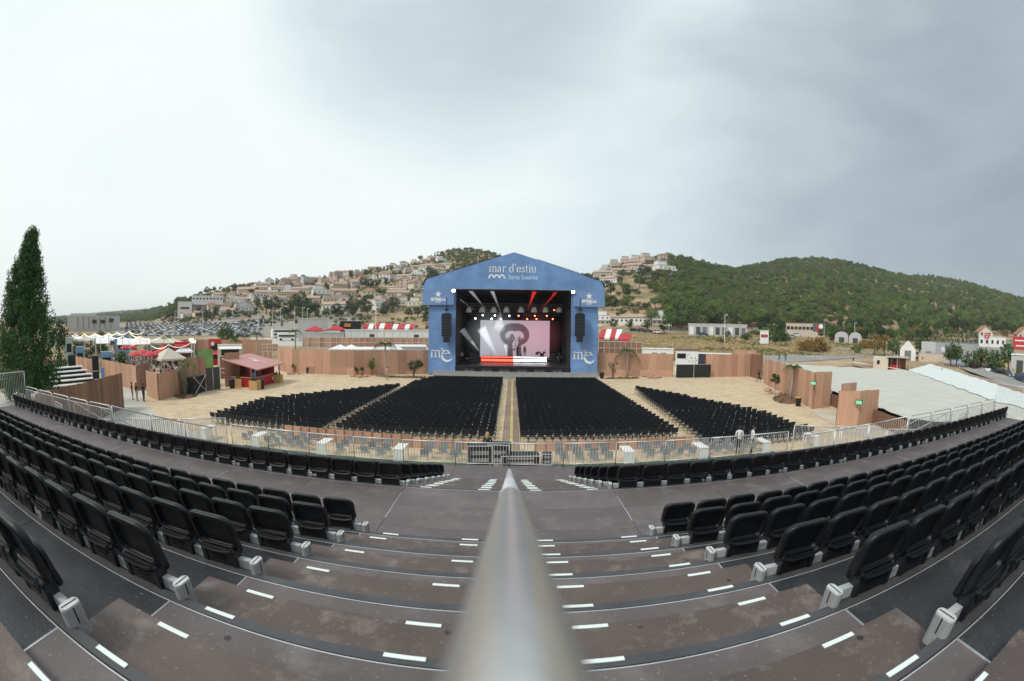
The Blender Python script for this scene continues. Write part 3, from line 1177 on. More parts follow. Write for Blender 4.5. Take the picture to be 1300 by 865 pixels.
def ribbon(b, pts, w, m, h=.02, mi=0):
    """stroke of varying width through pts in the lettering plane"""
    n = len(pts)
    ws = w if isinstance(w, (list, tuple)) else [w] * n
    L_, R_ = [], []
    for i, p in enumerate(pts):
        a, c = pts[max(i - 1, 0)], pts[min(i + 1, n - 1)]
        dx, dy = c[0] - a[0], c[1] - a[1]
        l = math.hypot(dx, dy) or 1
        nx, ny = -dy / l, dx / l
        L_.append((p[0] + nx * ws[i] / 2, p[1] + ny * ws[i] / 2))
        R_.append((p[0] - nx * ws[i] / 2, p[1] - ny * ws[i] / 2))
    for i in range(n - 1):
        b.prism([L_[i], R_[i], R_[i + 1], L_[i + 1]], m, h, mi)


def arc(cx, cy, rx_, ry_, a0, a1, n=14):
    return [(cx + rx_ * math.cos(rad(a0 + (a1 - a0) * k / n)), cy + ry_ * math.sin(rad(a0 + (a1 - a0) * k / n))) for k in range(n + 1)]


def thick(pts, a, b_):
    """thin at the top and bottom, thick at the sides of a bowl"""
    ws = []
    for i in range(len(pts)):
        p, q = pts[max(i - 1, 0)], pts[min(i + 1, len(pts) - 1)]
        dx, dy = q[0] - p[0], q[1] - p[1]
        ws.append(a + (b_ - a) * abs(dy) / (math.hypot(dx, dy) or 1))
    return ws


def glyph(b, ch, x, y, s, m):
    """old-style serif letters; s = height of an x; returns the advance"""
    def stem(cx, y0, y1, w=.16, foot=True, head=True):
        b.prism([(x + (cx - w / 2) * s, y + y0 * s), (x + (cx + w / 2) * s, y + y0 * s), (x + (cx + w / 2) * s, y + y1 * s), (x + (cx - w / 2) * s, y + y1 * s)], m, .02)
        if foot:
            b.prism([(x + (cx - .19) * s, y + y0 * s), (x + (cx + .19) * s, y + y0 * s), (x + (cx + .19) * s, y + (y0 + .06) * s), (x + (cx - .19) * s, y + (y0 + .06) * s)], m, .022)
        if head:
            b.prism([(x + (cx - .24) * s, y + (y1 - .12) * s), (x + (cx + w / 2) * s, y + (y1 - .06) * s), (x + (cx + w / 2) * s, y + (y1 + .03) * s), (x + (cx - .08) * s, y + (y1 - .02) * s)], m, .024)

    def bowl(pts, lo=.07, hi=.17):
        pts = [(x + p[0] * s, y + p[1] * s) for p in pts]
        ribbon(b, pts, [w * s for w in thick(pts, lo, hi)], m)
    if ch == 'm':
        for cx in (.24, .76, 1.28):
            stem(cx, 0, 1 if cx < .3 else .72, head=cx < .3)
        for cx in (.5, 1.02):
            bowl(arc(cx, .68, .26, .27, 170, 0))
        return 1.50
    if ch == 'r':
        stem(.24, 0, 1)
        bowl(arc(.56, .62, .3, .33, 165, 55), .1, .14)
        return .82
    if ch == 'a':
        stem(.58, .05, .7, foot=False, head=False)
        bowl(arc(.4, .7, .18, .27, 0, 160))
        bowl(arc(.38, .27, .24, .26, 75, 330))
        bowl([(.58, .12), (.64, .02), (.78, .06)], .07, .1)
        return .88
    if ch in 'dD':
        bowl(arc(.42, .47, .32, .46, 40, 325))
        stem(.70, .0, 1.5, foot=False)
        bowl([(.7, .03), (.86, .05)], .07, .08)
        return .98
    if ch == "'":
        bowl([(.16, 1.5), (.2, 1.32), (.1, 1.12)], .06, .16)
        return .34
    if ch == 'e':
        bowl(arc(.42, .47, .33, .46, 5, 335))
        bowl([(.12, .5), (.75, .5)], .08, .08)
        return .84
    if ch == 's':
        bowl([(.60, .78), (.5, .93), (.32, .95), (.16, .82), (.2, .64), (.38, .5), (.56, .36), (.6, .18), (.44, .03), (.24, .03), (.1, .2)], .09, .15)
        return .70
    if ch == 't':
        stem(.26, .1, 1.25, foot=False, head=False)
        bowl([(.05, .92), (.52, .92)], .09, .09)
        bowl(arc(.40, .16, .15, .13, 180, 320))
        return .60
    if ch == 'i':
        stem(.24, 0, 1)
        bowl(arc(.24, 1.3, .05, .05, 0, 360, 8), .12, .12)
        return .46
    if ch == 'u':
        stem(.24, .3, 1, foot=False)
        bowl(arc(.48, .3, .25, .28, 180, 350))
        stem(.76, 0, 1, foot=False)
        bowl([(.76, .03), (.92, .05)], .07, .08)
        return 1.0
    return .42


lt = MB()
mt = upright((-3.62, -.425, 14.85))
x = 0
for c in "mar d'estiu":
    x += glyph(lt, c, x, 0, .80, mt) * .80 * 1.0
lt.build('lettering', white_let, gb)
wave = MB()
wp = []
for k in range(3):
    wp += arc(.38 + k * .76, .02, .30, .36, 180, 0, 8)
ribbon(wave, [(0 - .05, -.1)] + wp + [(2.36, -.1)], .20, upright((-3.6, -.425, 14.05)))
wave.build('wave_emblem', white_let, gb)
solidtext('Santa Susanna', .86, upright((1.30, -.425, 14.12)), gb, 'lettering', pale_let, bold=.014, sx=.86)
for s in (-1, 1):
    lb = MB()
    mm = upright((s * 10.25 - 1.72 + (0.05 if s > 0 else 0), -.01, 2.55))
    glyph(lb, 'm', 0, 0, 1.06, mm)
    lb.prism([(1.62, 1.02), (1.70, 1.24), (1.62, 1.36), (1.56, 1.24)], mm, .02)
    ribbon(lb, arc(1.78, 1.12, .13, .15, 40, 330, 8), .07, mm)
    ribbon(lb, [(1.92, .98), (1.95, 1.38)], .06, mm)
    # the e with its long tail
    e = arc(2.32, .46, .52, .56, 8, 200, 12)
    ribbon(lb, e, [.10 + .12 * abs(math.cos(rad(8 + 192 * k / 12))) for k in range(13)], mm)
    ribbon(lb, [(1.86, .48), (2.40, .62), (2.83, .56)], .10, mm)
    tail = arc(2.52, .30, .76, .80, 172, 338, 16)
    ribbon(lb, tail, [.26 + .10 * math.sin(math.pi * k / 16) - .22 * (k / 16) ** 3 for k in range(17)], mm)
    wb = [o for o in KIDS[stage.name] if o.name.startswith('wing_banner')][0 if s < 0 else 1]
    lb.build('emblem', white_let, wb)

# --- screen
scr = thing('led_screen', 'big bright screen showing a grey face framed by curling horns', 'screen', (.67, 75, 2.0))
W, H_ = 11.6, 6.15
sm = bpy.data.materials.new('screen_picture')
sm.use_nodes = True
t = sm.node_tree
p = t.nodes['Principled BSDF']
p.inputs['Base Color'].default_value = (.02, .02, .02, 1)
tc = node(t, 'ShaderNodeTexCoord')
sp = node(t, 'ShaderNodeSeparateXYZ')
wire(t, tc.outputs['Generated'], sp.inputs[0])
rp = node(t, 'ShaderNodeValToRGB')
for e, (q, c) in zip(rp.color_ramp.elements, ((.25, (.42, .41, .45)), (.85, (.50, .345, .415)))):
    e.position, e.color = q, (*c, 1)
wire(t, sp.outputs['X'], rp.inputs[0])
wire(t, rp.outputs[0], p.inputs['Emission Color'])
p.inputs['Emission Strength'].default_value = .62
MB().box((0, 0, H_ / 2), (W, .08, H_)).build('screen_panel', sm, scr)
MB().box((0, .12, H_ / 2), (W + .2, .1, H_ + .2)).build('frame', black_mat, scr)
ink1, ink2, ink3 = emis('screen_ink_dark', (.05, .03, .04), .6), emis('screen_ink_mid', (.075, .05, .062), .6), emis('screen_ink_pale', (.38, .32, .36), .6)
art = MB()
am = upright((-.05, -.042, 0))
for s in (-1, 1):
    horn = [(s * (.35 + 1.30 * math.sin(a) * (1 - .02 * k) + 0), 3.35 + 1.45 * math.cos(a) * (1 - .03 * k)) for k, a in enumerate([rad(-15 + 20 * q) for q in range(11)])]
    horn = [(s * .35 + s * 1.75 * math.sin(rad(-24 + 23 * k)) * (1 - .028 * k) + s * .15, 3.55 + 1.55 * math.cos(rad(-24 + 23 * k)) * (1 - .02 * k)) for k in range(12)]
    ribbon(art, horn, [1.35 - .09 * k for k in range(12)], am, .003, 1)
    ribbon(art, [(a * 1.0, c + .02) for a, c in horn[2:10]], .10, am, .006, 0)
    for k in range(1, 9):
        a, c = horn[k], horn[k + 1]
        ribbon(art, [(a[0] - (a[0] - s * .5) * .22, a[1] - (a[1] - 3.5) * .22), (a[0] + (a[0] - s * .5) * .2, a[1] + (a[1] - 3.5) * .2)], .05, am, .008, 0)
    ribbon(art, [(s * .55, 3.0), (s * 1.0, 3.1), (s * 1.5, 2.85)], [.35, .5, .1], am, .010, 1)
art.prism(arc(0, 2.45, 1.05, 1.75, 0, 360, 24)[:-1], am, .012, 2)
for s in (-1, 1):
    ribbon(art, [(s * .95, 2.9), (s * .8, 1.9), (s * .75, .1)], [.5, .55, .9], am, .014, 1)
    ribbon(art, [(s * .25, 2.75), (s * .5, 2.86), (s * .78, 2.72)], [.06, .16, .05], am, .018, 0)
    ribbon(art, [(s * .2, 3.1), (s * .5, 3.2), (s * .85, 3.05)], .09, am, .018, 0)
ribbon(art, [(.1, 2.9), (.14, 2.2), (.22, 1.85), (.0, 1.78), (-.2, 1.85)], .10, am, .018, 1)
ribbon(art, [(-.4, 1.32), (-.15, 1.42), (0, 1.38), (.15, 1.42), (.4, 1.32), (.0, 1.18), (-.4, 1.32)], .12, am, .018, 0)
ribbon(art, [(-.5, 3.9), (-.1, 3.2), (-.55, 2.2)], [.3, .4, .2], am, .016, 1)
ribbon(art, [(-.62, 3.7), (-.70, 2.7), (-.55, 1.7), (-.45, .9), (-.6, .1)], [.35, .55, .42, .35, .7], am, .019, 1)
ribbon(art, [(.72, 3.5), (.80, 2.6), (.62, 1.7), (.5, .9), (.62, .1)], [.2, .34, .3, .3, .6], am, .019, 1)
art.build('picture', [ink1, ink2, ink3], scr)

# --- glowing riser, lamps, spots, beams
def zs(x, y):
    return 570 + x * .14448, 355 + y * .14448


red_glow, white_glow = emis('red_light_strip', (1., .09, .05), 2.2), emis('white_light_strip', (.95, .93, 1.), 2.6)
rs_ = thing('light_riser', 'low stage riser fronted by glowing red and white light strips', 'riser', (.33, 71.5, 1.46))
a, c = V(*zs(283, 720), 71), V(*zs(858, 720), 71)
mid_ = V(*zs(565, 720), 71)
for (xa, xb, m) in ((a.x, mid_.x, red_glow), (mid_.x, c.x, white_glow)):
    for z, hh in ((.32, .34), (.80, .16)):
        MB().box(((xa + xb) / 2 - .33, -.62, z), (xb - xa - .03, .05, hh)).build('light_strip', m, rs_)
MB().box(((a.x + c.x) / 2 - .33, 0, .46), (c.x - a.x, 1.1, .92)).build('platform', black_mat, rs_)
shade_m = M('lampshade_white', (.7, .68, .68), .6, var=.08)
sh = None
for k, x in enumerate((172, 290, 392, 505, 633, 748, 850, 970)):
    q = V(*zs(x, 265), 69)
    lab = 'white bell-shaped lamp hanging over the stage, %s from the left' % ORD[k]
    if sh is None:
        sh = thing('hanging_lamp', lab, 'lamp', q, 0, 'bell lamps over the stage')
        MB().lathe([(.47, -.42), (.50, -.40), (.40, .1), (.25, .38), (.08, .46)], 16).build('lamp_shade', shade_m, sh, smooth=True)
        MB().tube([(0, 0, .45), (0, 0, 1.1)], .03, 6).build('hanger', black_mat, sh)
    else:
        dup(sh, q, 0, lab)
w_em, r_em = emis('spot_white', (1, 1, 1), 9), emis('spot_red', (1, .16, .07), 6)
sp_p = {}
for k, (x, y, rd) in enumerate([(232, 342, 0), (297, 314, 0), (374, 346, 0), (403, 318, 0), (456, 348, 0), (529, 320, 0), (612, 320, 1), (687, 348, 1), (755, 320, 1), (769, 348, 1), (860, 320, 1), (912, 348, 1), (925, 268, 1)]):
    q = V(*zs(x, y), 72)
    lab = '%s stage spotlight glowing on the overhead bar, %s from the left' % ('red' if rd else 'white', ORD[k])
    if rd not in sp_p:
        o = thing('stage_spotlight', lab, 'spotlight', q, 0, 'spotlights over the screen')
        MB().tube([(0, .12, 0), (0, .5, .15)], .14, 10).build('housing', black_mat, o)
        MB().lathe([(.12, 0), (.115, .02)], 10).build('lens', r_em if rd else w_em, o).rotation_euler = (math.pi / 2, 0, 0)
        sp_p[rd] = o
    else:
        dup(sp_p[rd], q, 0, lab)
for s in (0, 1):
    q = V(*((575.9, 369.2) if s == 0 else (727.6, 371)), 63.3)
    o = thing('floodlight', 'lit floodlight under the roof edge at the %s of the stage opening' % ('left' if s == 0 else 'right'), 'floodlight', q, 0, 'floodlights at the stage corners')
    MB().box((0, .1, 0), (.5, .2, .42)).build('housing', black_mat, o)
    MB().box((0, -.012, 0), (.42, .02, .34)).build('lens', emis('flood_%d' % s, (1, .98, .92), 10), o)


def soft_glow(name, col, s):  # volume with its own glow, fading out from the middle
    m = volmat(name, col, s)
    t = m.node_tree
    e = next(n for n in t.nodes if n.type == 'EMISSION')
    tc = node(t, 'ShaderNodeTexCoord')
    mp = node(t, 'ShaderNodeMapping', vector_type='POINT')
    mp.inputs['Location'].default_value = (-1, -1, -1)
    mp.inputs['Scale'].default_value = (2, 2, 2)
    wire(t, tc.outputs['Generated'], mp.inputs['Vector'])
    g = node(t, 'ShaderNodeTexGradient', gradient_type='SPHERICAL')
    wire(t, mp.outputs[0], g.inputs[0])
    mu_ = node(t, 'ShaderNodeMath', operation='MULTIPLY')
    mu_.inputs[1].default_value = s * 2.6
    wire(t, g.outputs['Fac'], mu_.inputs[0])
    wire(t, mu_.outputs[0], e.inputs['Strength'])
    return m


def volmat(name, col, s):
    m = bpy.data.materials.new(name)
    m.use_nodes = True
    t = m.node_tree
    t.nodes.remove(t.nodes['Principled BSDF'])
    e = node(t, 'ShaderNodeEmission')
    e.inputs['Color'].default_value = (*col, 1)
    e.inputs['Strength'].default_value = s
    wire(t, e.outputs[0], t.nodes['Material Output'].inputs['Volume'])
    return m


vb_m = volmat('beam_glow_middle', (.85, .92, 1), .27)  # beam light is emission put into the volume, no lamp lights it
vb_w, vb_r, vb_h = volmat('beam_glow_white', (.9, .95, 1), .40), volmat('beam_glow_red', (1, .04, .04), .8), volmat('beam_glow_faint', (.8, .85, .9), .16)
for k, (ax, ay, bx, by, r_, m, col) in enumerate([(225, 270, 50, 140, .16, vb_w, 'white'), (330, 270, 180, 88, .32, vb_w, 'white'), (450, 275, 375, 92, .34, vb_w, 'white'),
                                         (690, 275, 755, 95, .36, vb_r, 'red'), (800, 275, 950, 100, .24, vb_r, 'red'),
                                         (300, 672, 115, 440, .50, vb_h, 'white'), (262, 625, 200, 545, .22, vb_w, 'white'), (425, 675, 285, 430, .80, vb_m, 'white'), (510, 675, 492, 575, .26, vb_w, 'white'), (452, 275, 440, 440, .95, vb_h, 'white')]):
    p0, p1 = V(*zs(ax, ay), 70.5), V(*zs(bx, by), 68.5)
    o = MB().tube([p0, p0.lerp(p1, .5), p1], [.06, r_ * .55, r_], 14).build('glow_cone', m)  # cone that glows by itself, standing in for a light beam
    tag(o, '%s light beam drawn as a glowing cone, %s of the set' % (col, ORD[k]), 'light beam', 'beams of stage light', 'stuff')
sk = soft_glow('glow_smoke', (.6, .68, .75), .022)  # smoke brightness is emission built into the volume
o = MB().lathe([(.4, -4.2), (2.6, -3.6), (4.4, -1.8), (5.0, .2), (4.2, 2.2), (2.4, 3.6), (.4, 4.2)], 20, (-2.8, 71, 5.9), sy=.6).build('glow_smoke', sk, smooth=True)
tag(o, 'thin self-glowing grey smoke on the left of the stage', 'smoke', kind='stuff')
o = MB().lathe([(.4, -4.0), (2.6, -3.4), (4.2, -1.6), (4.8, .3), (4.0, 2.2), (2.2, 3.6), (.4, 4.2)], 20, (3.9, 71, 5.6), sy=.6).build('glow_smoke', soft_glow('red_smoke_glow', (.85, .22, .28), .014), smooth=True)  # red stage light painted as emission of this smoke volume
tag(o, 'red stage glow drawn as thin self-glowing smoke on the right', 'smoke', kind='stuff')

# --- hanging loudspeakers
for s in (0, 1):
    px = 567 if s == 0 else 736.5
    q = V(px, 396, 63.0)
    o = thing('line_array', 'black column of hanging loudspeakers in front of the %s blue wing' % ('left' if s == 0 else 'right'), 'loudspeaker', q, 0, 'hanging loudspeaker columns')
    MB().tube([(0, 0, -.3), (0, 0, 2.0)], .05, 6).box((0, 0, -.25), (1.0, .5, .12)).box((0, 0, .3), (.5, .4, .3)).build('flying_frame', black_mat, o)
    for k in range(10):
        w = 1.35 if k < 8 else .85
        MB().box((0, .02 * k, -.52 - k * .40), (w, .7, .38)).box((0, -.36 + .02 * k, -.52 - k * .40), (w * .3, .03, .30), mi=1).build('speaker_box', [M('speaker_black', (.012, .013, .015), .55), M('speaker_grille', (.03, .032, .035), .4, .5)], o)
fs_ = None
for k, x in enumerate((180, 330, 485, 640, 795, 950)):
    q = V(*zs(x, 800), 63.2)
    lab = 'dark front-fill speaker under the stage lip, %s from the left' % ORD[k]
    if fs_ is None:
        fs_ = thing('front_speaker', lab, 'speaker', (q.x, q.y, .02), 0, 'speakers under the stage lip')
        MB().box((0, 0, .55), (1.5, .7, 1.0)).build('cabinet', M('cabinet_dark', (.03, .027, .035), .5), fs_)
        for sx in (-.38, .38):
            MB().box((sx, -.36, .78), (.5, .03, .26)).build('grille', M('grille_grey', (.11, .10, .11), .5), fs_)
    else:
        dup(fs_, (q.x, q.y, .02), 0, lab)
# --- crowd barrier
cb_m = M('barrier_grey', (.48, .48, .47), .5, .3, .08)
cb0 = None
n = 18
x0, x1 = V(549, 481, 58).x, V(760, 484, 58).x
for k in range(n):
    w = (x1 - x0) / n
    lab = 'pale metal crowd barrier in front of the stage, %s from the left' % ORD[k]
    loc = (x0 + w * k, 58.3, .02)
    if cb0 is None:
        cb0 = thing('crowd_barrier', lab, 'barrier', loc, 0, 'crowd barriers before the stage')
        MB().box((w / 2, 0, .66), (w - .06, .02, .9)).build('mesh_panel', M('barrier_mesh', (.36, .36, .36), .55, .3, .1), cb0)
        b = MB().tube([(.03, -.03, .02), (.03, -.03, 1.15), (w - .03, -.03, 1.15), (w - .03, -.03, .02)], .035, 6)
        for q in range(1, 9):
            b.box((w * q / 9, -.025, .6), (.04, .03, 1.1))
        b.build('frame', cb_m, cb0)
        MB().box((w / 2, -.3, .02), (w - .05, .9, .03)).build('foot_plate', cb_m, cb0)
    else:
        dup(cb0, loc, 0, lab)

# ================================================================== PLYWOOD WALLS


def boards(name, label, cat, pts, h, w=1.22, split=0., m=None, pname='plywood_panel', brace=True, th=.025, z=0., posts=False):
    o = thing(name, label, cat, (pts[0].x, pts[0].y, z))
    base = Vector((pts[0].x, pts[0].y, 0))
    for a, c in zip(pts, pts[1:]):
        d = Vector((c.x - a.x, c.y - a.y, 0))
        L = d.length
        n = max(1, round(L / w))
        rz = math.atan2(d.y, d.x)
        for i in range(n):
            q = a + d * ((i + .5) / n) - base
            ww = L / n
            off = R.uniform(-.012, .012)
            nx, ny = -d.y / L * off, d.x / L * off
            dh = R.uniform(-.03, .03)
            if split:
                MB().box((0, 0, split / 2 + .02), (ww - .012, th, split - .02), rz).build(pname, m or ply, o, (q.x + nx, q.y + ny, 0))
                MB().box((0, 0, (split + h + dh) / 2 + .004), (ww - .012, th, h + dh - split - .01), rz).build(pname, m or ply, o, (q.x + nx * 1.6, q.y + ny * 1.6, 0))
            else:
                MB().box((0, 0, (h + dh) / 2), (ww - .012, th, h + dh), rz).build(pname, m or ply, o, (q.x + nx, q.y + ny, 0))
        if brace:
            b = MB()
            out = Vector((d.y, -d.x, 0)).normalized()
            if out.dot(a) < 0:
                out = -out
            for i in range(n + 1):
                q = a + d * (i / n) - base + out * .06
                b.box((q.x, q.y, h / 2), (.07, .07, h - .1), rz)
            for zz in (.5, h - .35):
                p, q = a - base + out * .06, c - base + out * .06
                b.beam((p.x, p.y, zz), (q.x, q.y, zz), .05, .05)
            b.build('stud_frame', plydark, o)
    return o


def g2(*ps):
    return [G(x, y, 0) for x, y in ps]


boards('plywood_wall', 'long plywood wall left of the stage with a lower course of boards', 'wall', [G(353, 470), G(371, 474), G(450, 476.5), Vector((-11.6, 65.2, 0))], 3.55, split=1.05)
boards('plywood_wall', 'plywood wall right of the stage ending at the black mesh gate', 'wall', [Vector((12.8, 65.2, 0)), Vector((24.2, 63.4, 0))], 3.45, split=1.0)
boards('plywood_wall', 'plywood wall right of the black mesh gate', 'wall', [Vector((29.4, 62.6, 0)), Vector((37.4, 62.4, 0))], 3.5)
boards('plywood_wall', 'brown plywood return wall at the far right corner of the arena', 'wall', [Vector((37.5, 62.4, 0)), Vector((36.8, 57.5, 0))], 3.6, m=plydark)
boards('plywood_wall', 'pale plywood screen standing behind the far right corner', 'wall', [D(930, 460, 84), D(960, 462, 78)], 3.8)
boards('plywood_wall', 'plywood fence along the right of the arena with a green exit sign', 'wall', [G(969.5, 487), G(1000, 503), G(1031, 520), G(1053, 517)], 3.45)
boards('plywood_wall', 'free-standing plywood screen by the right exit with a green exit sign', 'wall', [G(1061, 541), G(1088, 541.5), G(1112, 537)], 2.75)
boards('plywood_wall', 'short plywood piece behind the right exit screen', 'wall', [G(1066, 530), G(1084, 527)], 2.9)
boards('plywood_wall', 'plywood pillar screen left of the red bar', 'wall', [G(287, 491.5), G(305, 488)], 3.9)
boards('plywood_wall', 'plywood enclosure in front of the market at the left', 'wall', [G(187, 503), G(202, 509), G(238, 499), G(262, 487)], 2.6)
boards('plywood_wall', 'plywood wall above the black scaffold left of the green boards', 'wall', [G(236, 497), G(261, 489)], 3.5)
boards('plywood_fence', 'pale plywood fence with battens beside the left entrance', 'fence', [G(130, 483), G(150, 489), G(174, 497)], 2.75, w=.9)
boards('plywood_fence', 'reddish plywood fence between the entrance and the enclosure', 'fence', [G(175, 496.5), G(192, 489)], 2.7, m=plydark)
boards('plywood_fence', 'far pale plywood fence beside the black doorway at the left', 'fence', [D(95, 463, 73), D(118, 474, 64)], 2.9, w=1.0)
boards('plank_fence', 'tall fence of weathered brown upright planks beyond the left stair', 'fence', [Vector((-28.3, 13.6, 0)), Vector((-31.0, 21.5, 0)), Vector((-33.2, 26.4, 0))], 3.05, w=.30, m=plydark, pname='plank')
boards('plywood_fence', 'long plywood fence along the back of the market', 'fence', [D(193, 445, 104), D(258, 447, 104), D(345, 448, 100)], 4.0, w=1.22)
boards('plywood_fence', 'low brown board edging along the pale cloth roof by the right exit', 'fence', [G(1047, 497, 1.2) * Vector((1, 1, 0)), G(1100, 516, 1.2) * Vector((1, 1, 0)), G(1152, 535, 1.2) * Vector((1, 1, 0))], 1.2, m=plydark, w=1.2)
# exit signs
for k, (px, py, txt, z, y) in enumerate(((1030, 486, 0, 2.9, 0), (1087, 510, 1, 2.3, 0))):
    base = G(1031, 520) if k == 0 else G(1088, 541.5)
    zz = up(base, px, py)
    q = Vector((base.x, base.y, zz)) * 1.0
    q.x -= .35
    q.y -= .25
    o = thing('exit_sign', 'small green exit lamp on the %s' % ('long right fence' if k == 0 else 'free-standing screen by the right exit'), 'exit sign', q, rad(-60), 'green exit signs')
    MB().box((0, .06, 0), (.62, .10, .36)).build('housing', black_mat, o)
    MB().box((0, -.002, 0), (.54, .02, .28)).build('lit_face', emis('exit_green_%d' % k, (.16, .50, .30), .45), o)
# black mesh gate
o = thing('mesh_gate', 'black mesh covered gate in the wall right of the stage', 'gate', (24.1, 61.9, 0))
for k in range(2):
    b = MB().tube([(.05 + k * 2.95, 0, .05), (.05 + k * 2.95, 0, 2.0), (2.95 + k * 2.95, 0, 2.0), (2.95 + k * 2.95, 0, .05)], .03, 6)
    b.build('gate_frame', galv, o)
    MB().box((1.5 + k * 2.95, -.02, 1.02), (2.86, .02, 1.92)).build('mesh_cover', M('black_mesh', (.018, .019, .02), .7, var=.3, vs=2), o)

# ================================================================== PLANTS
leaf_pine = foliage('leaf_pine', (.055, .105, .027), (.185, .245, .066), .2, .38, .025)
leaf_dark = foliage('leaf_dark', (.022, .048, .020), (.06, .10, .035), .15, .25, .02)
leaf_green = foliage('leaf_green', (.04, .09, .025), (.11, .17, .05), .25, .25, .02)
leaf_bright = foliage('leaf_bright', (.10, .17, .03), (.24, .28, .06), .3, .2, .02)
leaf_olive = foliage('leaf_olive', (.09, .105, .045), (.20, .20, .085), .15, .28, .02)
leaf_poplar = foliage('leaf_poplar', (.022, .075, .02), (.085, .18, .05), .3, .05, .0)
leaf_orange = foliage('leaf_orange', (.12, .12, .03), (.38, .19, .06), .2, .1, .0)
leaf_dry = foliage('leaf_dry', (.16, .12, .06), (.26, .2, .10), .2, .2, .0)
bark = M('bark', (.10, .075, .055), .9, var=.3, vs=3, bump=.6, bs=12, stretch=(4, 4, 1))
bark_pale = M('bark_pale', (.36, .31, .27), .9, var=.2, vs=5, bump=.4, bs=20)


def leaves(b, c, r, n, size, rng, sq=(1, 1, 1), mi=0, flat=.3):
    """n small leaf faces through a ball-like clump, thicker towards its skin"""
    for _ in range(n):
        d = Vector((rng.gauss(0, 1), rng.gauss(0, 1), rng.gauss(0, 1))).normalized()
        q = r * rng.random() ** .38
        p = Vector((c[0] + d.x * q * sq[0], c[1] + d.y * q * sq[1], c[2] + d.z * q * sq[2]))
        nrm = (d + Vector((rng.uniform(-1, 1), rng.uniform(-1, 1), rng.uniform(-.4, 1.2))) * .9).normalized()
        t = nrm.orthogonal().normalized()
        t = Matrix.Rotation(rng.uniform(0, 6.28), 3, nrm) @ t
        u = nrm.cross(t)
        s1, s2 = size * rng.uniform(.6, 1.3), size * rng.uniform(.4, .8)
        b.add([p - t * s1, p + u * s2 + nrm * s1 * .2, p + t * s1, p - u * s2 + nrm * s1 * .2], [(0, 1, 2, 3)], mi)


def tree_mesh(seed, h, crown_w, crown_h, nclump, per, size, leafm, barkm, base_h=None, shape='round', limb=True):
    rng = random.Random(seed)
    tr = MB()
    zc = h - crown_h / 2
    top = h - crown_h * .35
    r0 = h * .022 + .05
    bend = Vector((rng.uniform(-.3, .3), rng.uniform(-.3, .3), 0))
    pts = [Vector((0, 0, -.3)), Vector((0, 0, 0)), bend * .5 + Vector((0, 0, top * .5)), bend + Vector((0, 0, top))]
    tr.tube(pts, [r0 * 1.5, r0 * 1.15, r0 * .75, r0 * .3], 7)
    cr = MB()
    for k in range(nclump):
        for _ in range(30):
            d = Vector((rng.uniform(-1, 1), rng.uniform(-1, 1), rng.uniform(-1, 1)))
            if d.length > 1:
                continue
            zrel = d.z
            if shape == 'umbrella':
                wz = 1.0 if zrel > -.2 else .5
            elif shape == 'cone':
                wz = .25 + .75 * (1 - (zrel + 1) / 2)
            else:
                wz = 1.0
            break
        d = d.normalized() * (d.length ** .5) if d.length > .05 else d
        c = Vector((d.x * crown_w / 2 * .78 * wz, d.y * crown_w / 2 * .78 * wz, zc + d.z * crown_h / 2 * .78))
        rr = crown_w * rng.uniform(.13, .24)
        leaves(cr, c + bend, rr, per, size, rng, (1, 1, .75))
        if limb and k % 3 == 0:
            s_ = pts[2].lerp(pts[3], rng.uniform(0, .9))
            tr.tube([s_, s_.lerp(c + bend, .5) + Vector((0, 0, .1)), c + bend], [r0 * .4, r0 * .28, r0 * .1], 5, cap=False)
    return cr.mesh('crown', leafm), tr.mesh('trunk', barkm, True)


def tree(name, label, cat, meshes, loc, rz=0., sc=1., group=None):
    o = thing(name, label, cat, loc, rz, group)
    place('crown', meshes[0], o)
    place('trunk', meshes[1], o)
    o.scale = (sc,) * 3 if isinstance(sc, (int, float)) else sc
    return o


P_PINE = [tree_mesh(11, 9, 7.5, 5.5, 26, 26, .36, leaf_pine, bark), tree_mesh(12, 8, 8, 4.6, 28, 26, .36, leaf_pine, bark, shape='umbrella'),
          tree_mesh(13, 10, 6.6, 7, 28, 26, .36, leaf_pine, bark), tree_mesh(14, 7.5, 7.6, 5.2, 24, 28, .34, leaf_dark, bark), tree_mesh(15, 8.6, 6.8, 5.8, 24, 26, .34, leaf_olive, bark)]
P_ROUND = [tree_mesh(21, 7, 6.5, 5.4, 26, 30, .30, leaf_dark, bark), tree_mesh(22, 6.4, 6.0, 5, 24, 30, .30, leaf_green, bark), tree_mesh(23, 7.5, 5.2, 6, 24, 30, .28, leaf_dark, bark)]
P_BUSH = [tree_mesh(31, 2.4, 3.4, 2.6, 18, 36, .16, leaf_green, bark, limb=False), tree_mesh(32, 2.2, 3.6, 2.5, 18, 36, .16, leaf_dark, bark, limb=False), tree_mesh(33, 2.3, 3.2, 2.5, 18, 36, .16, leaf_bright, bark, limb=False),
          tree_mesh(34, 2.6, 4.2, 2.9, 20, 40, .17, leaf_orange, bark, limb=False), tree_mesh(35, 2.0, 3.4, 2.2, 16, 34, .16, leaf_olive, bark, limb=False)]
P_CYP = tree_mesh(41, 9, 2.2, 8.6, 26, 24, .22, leaf_dark, bark, shape='cone')


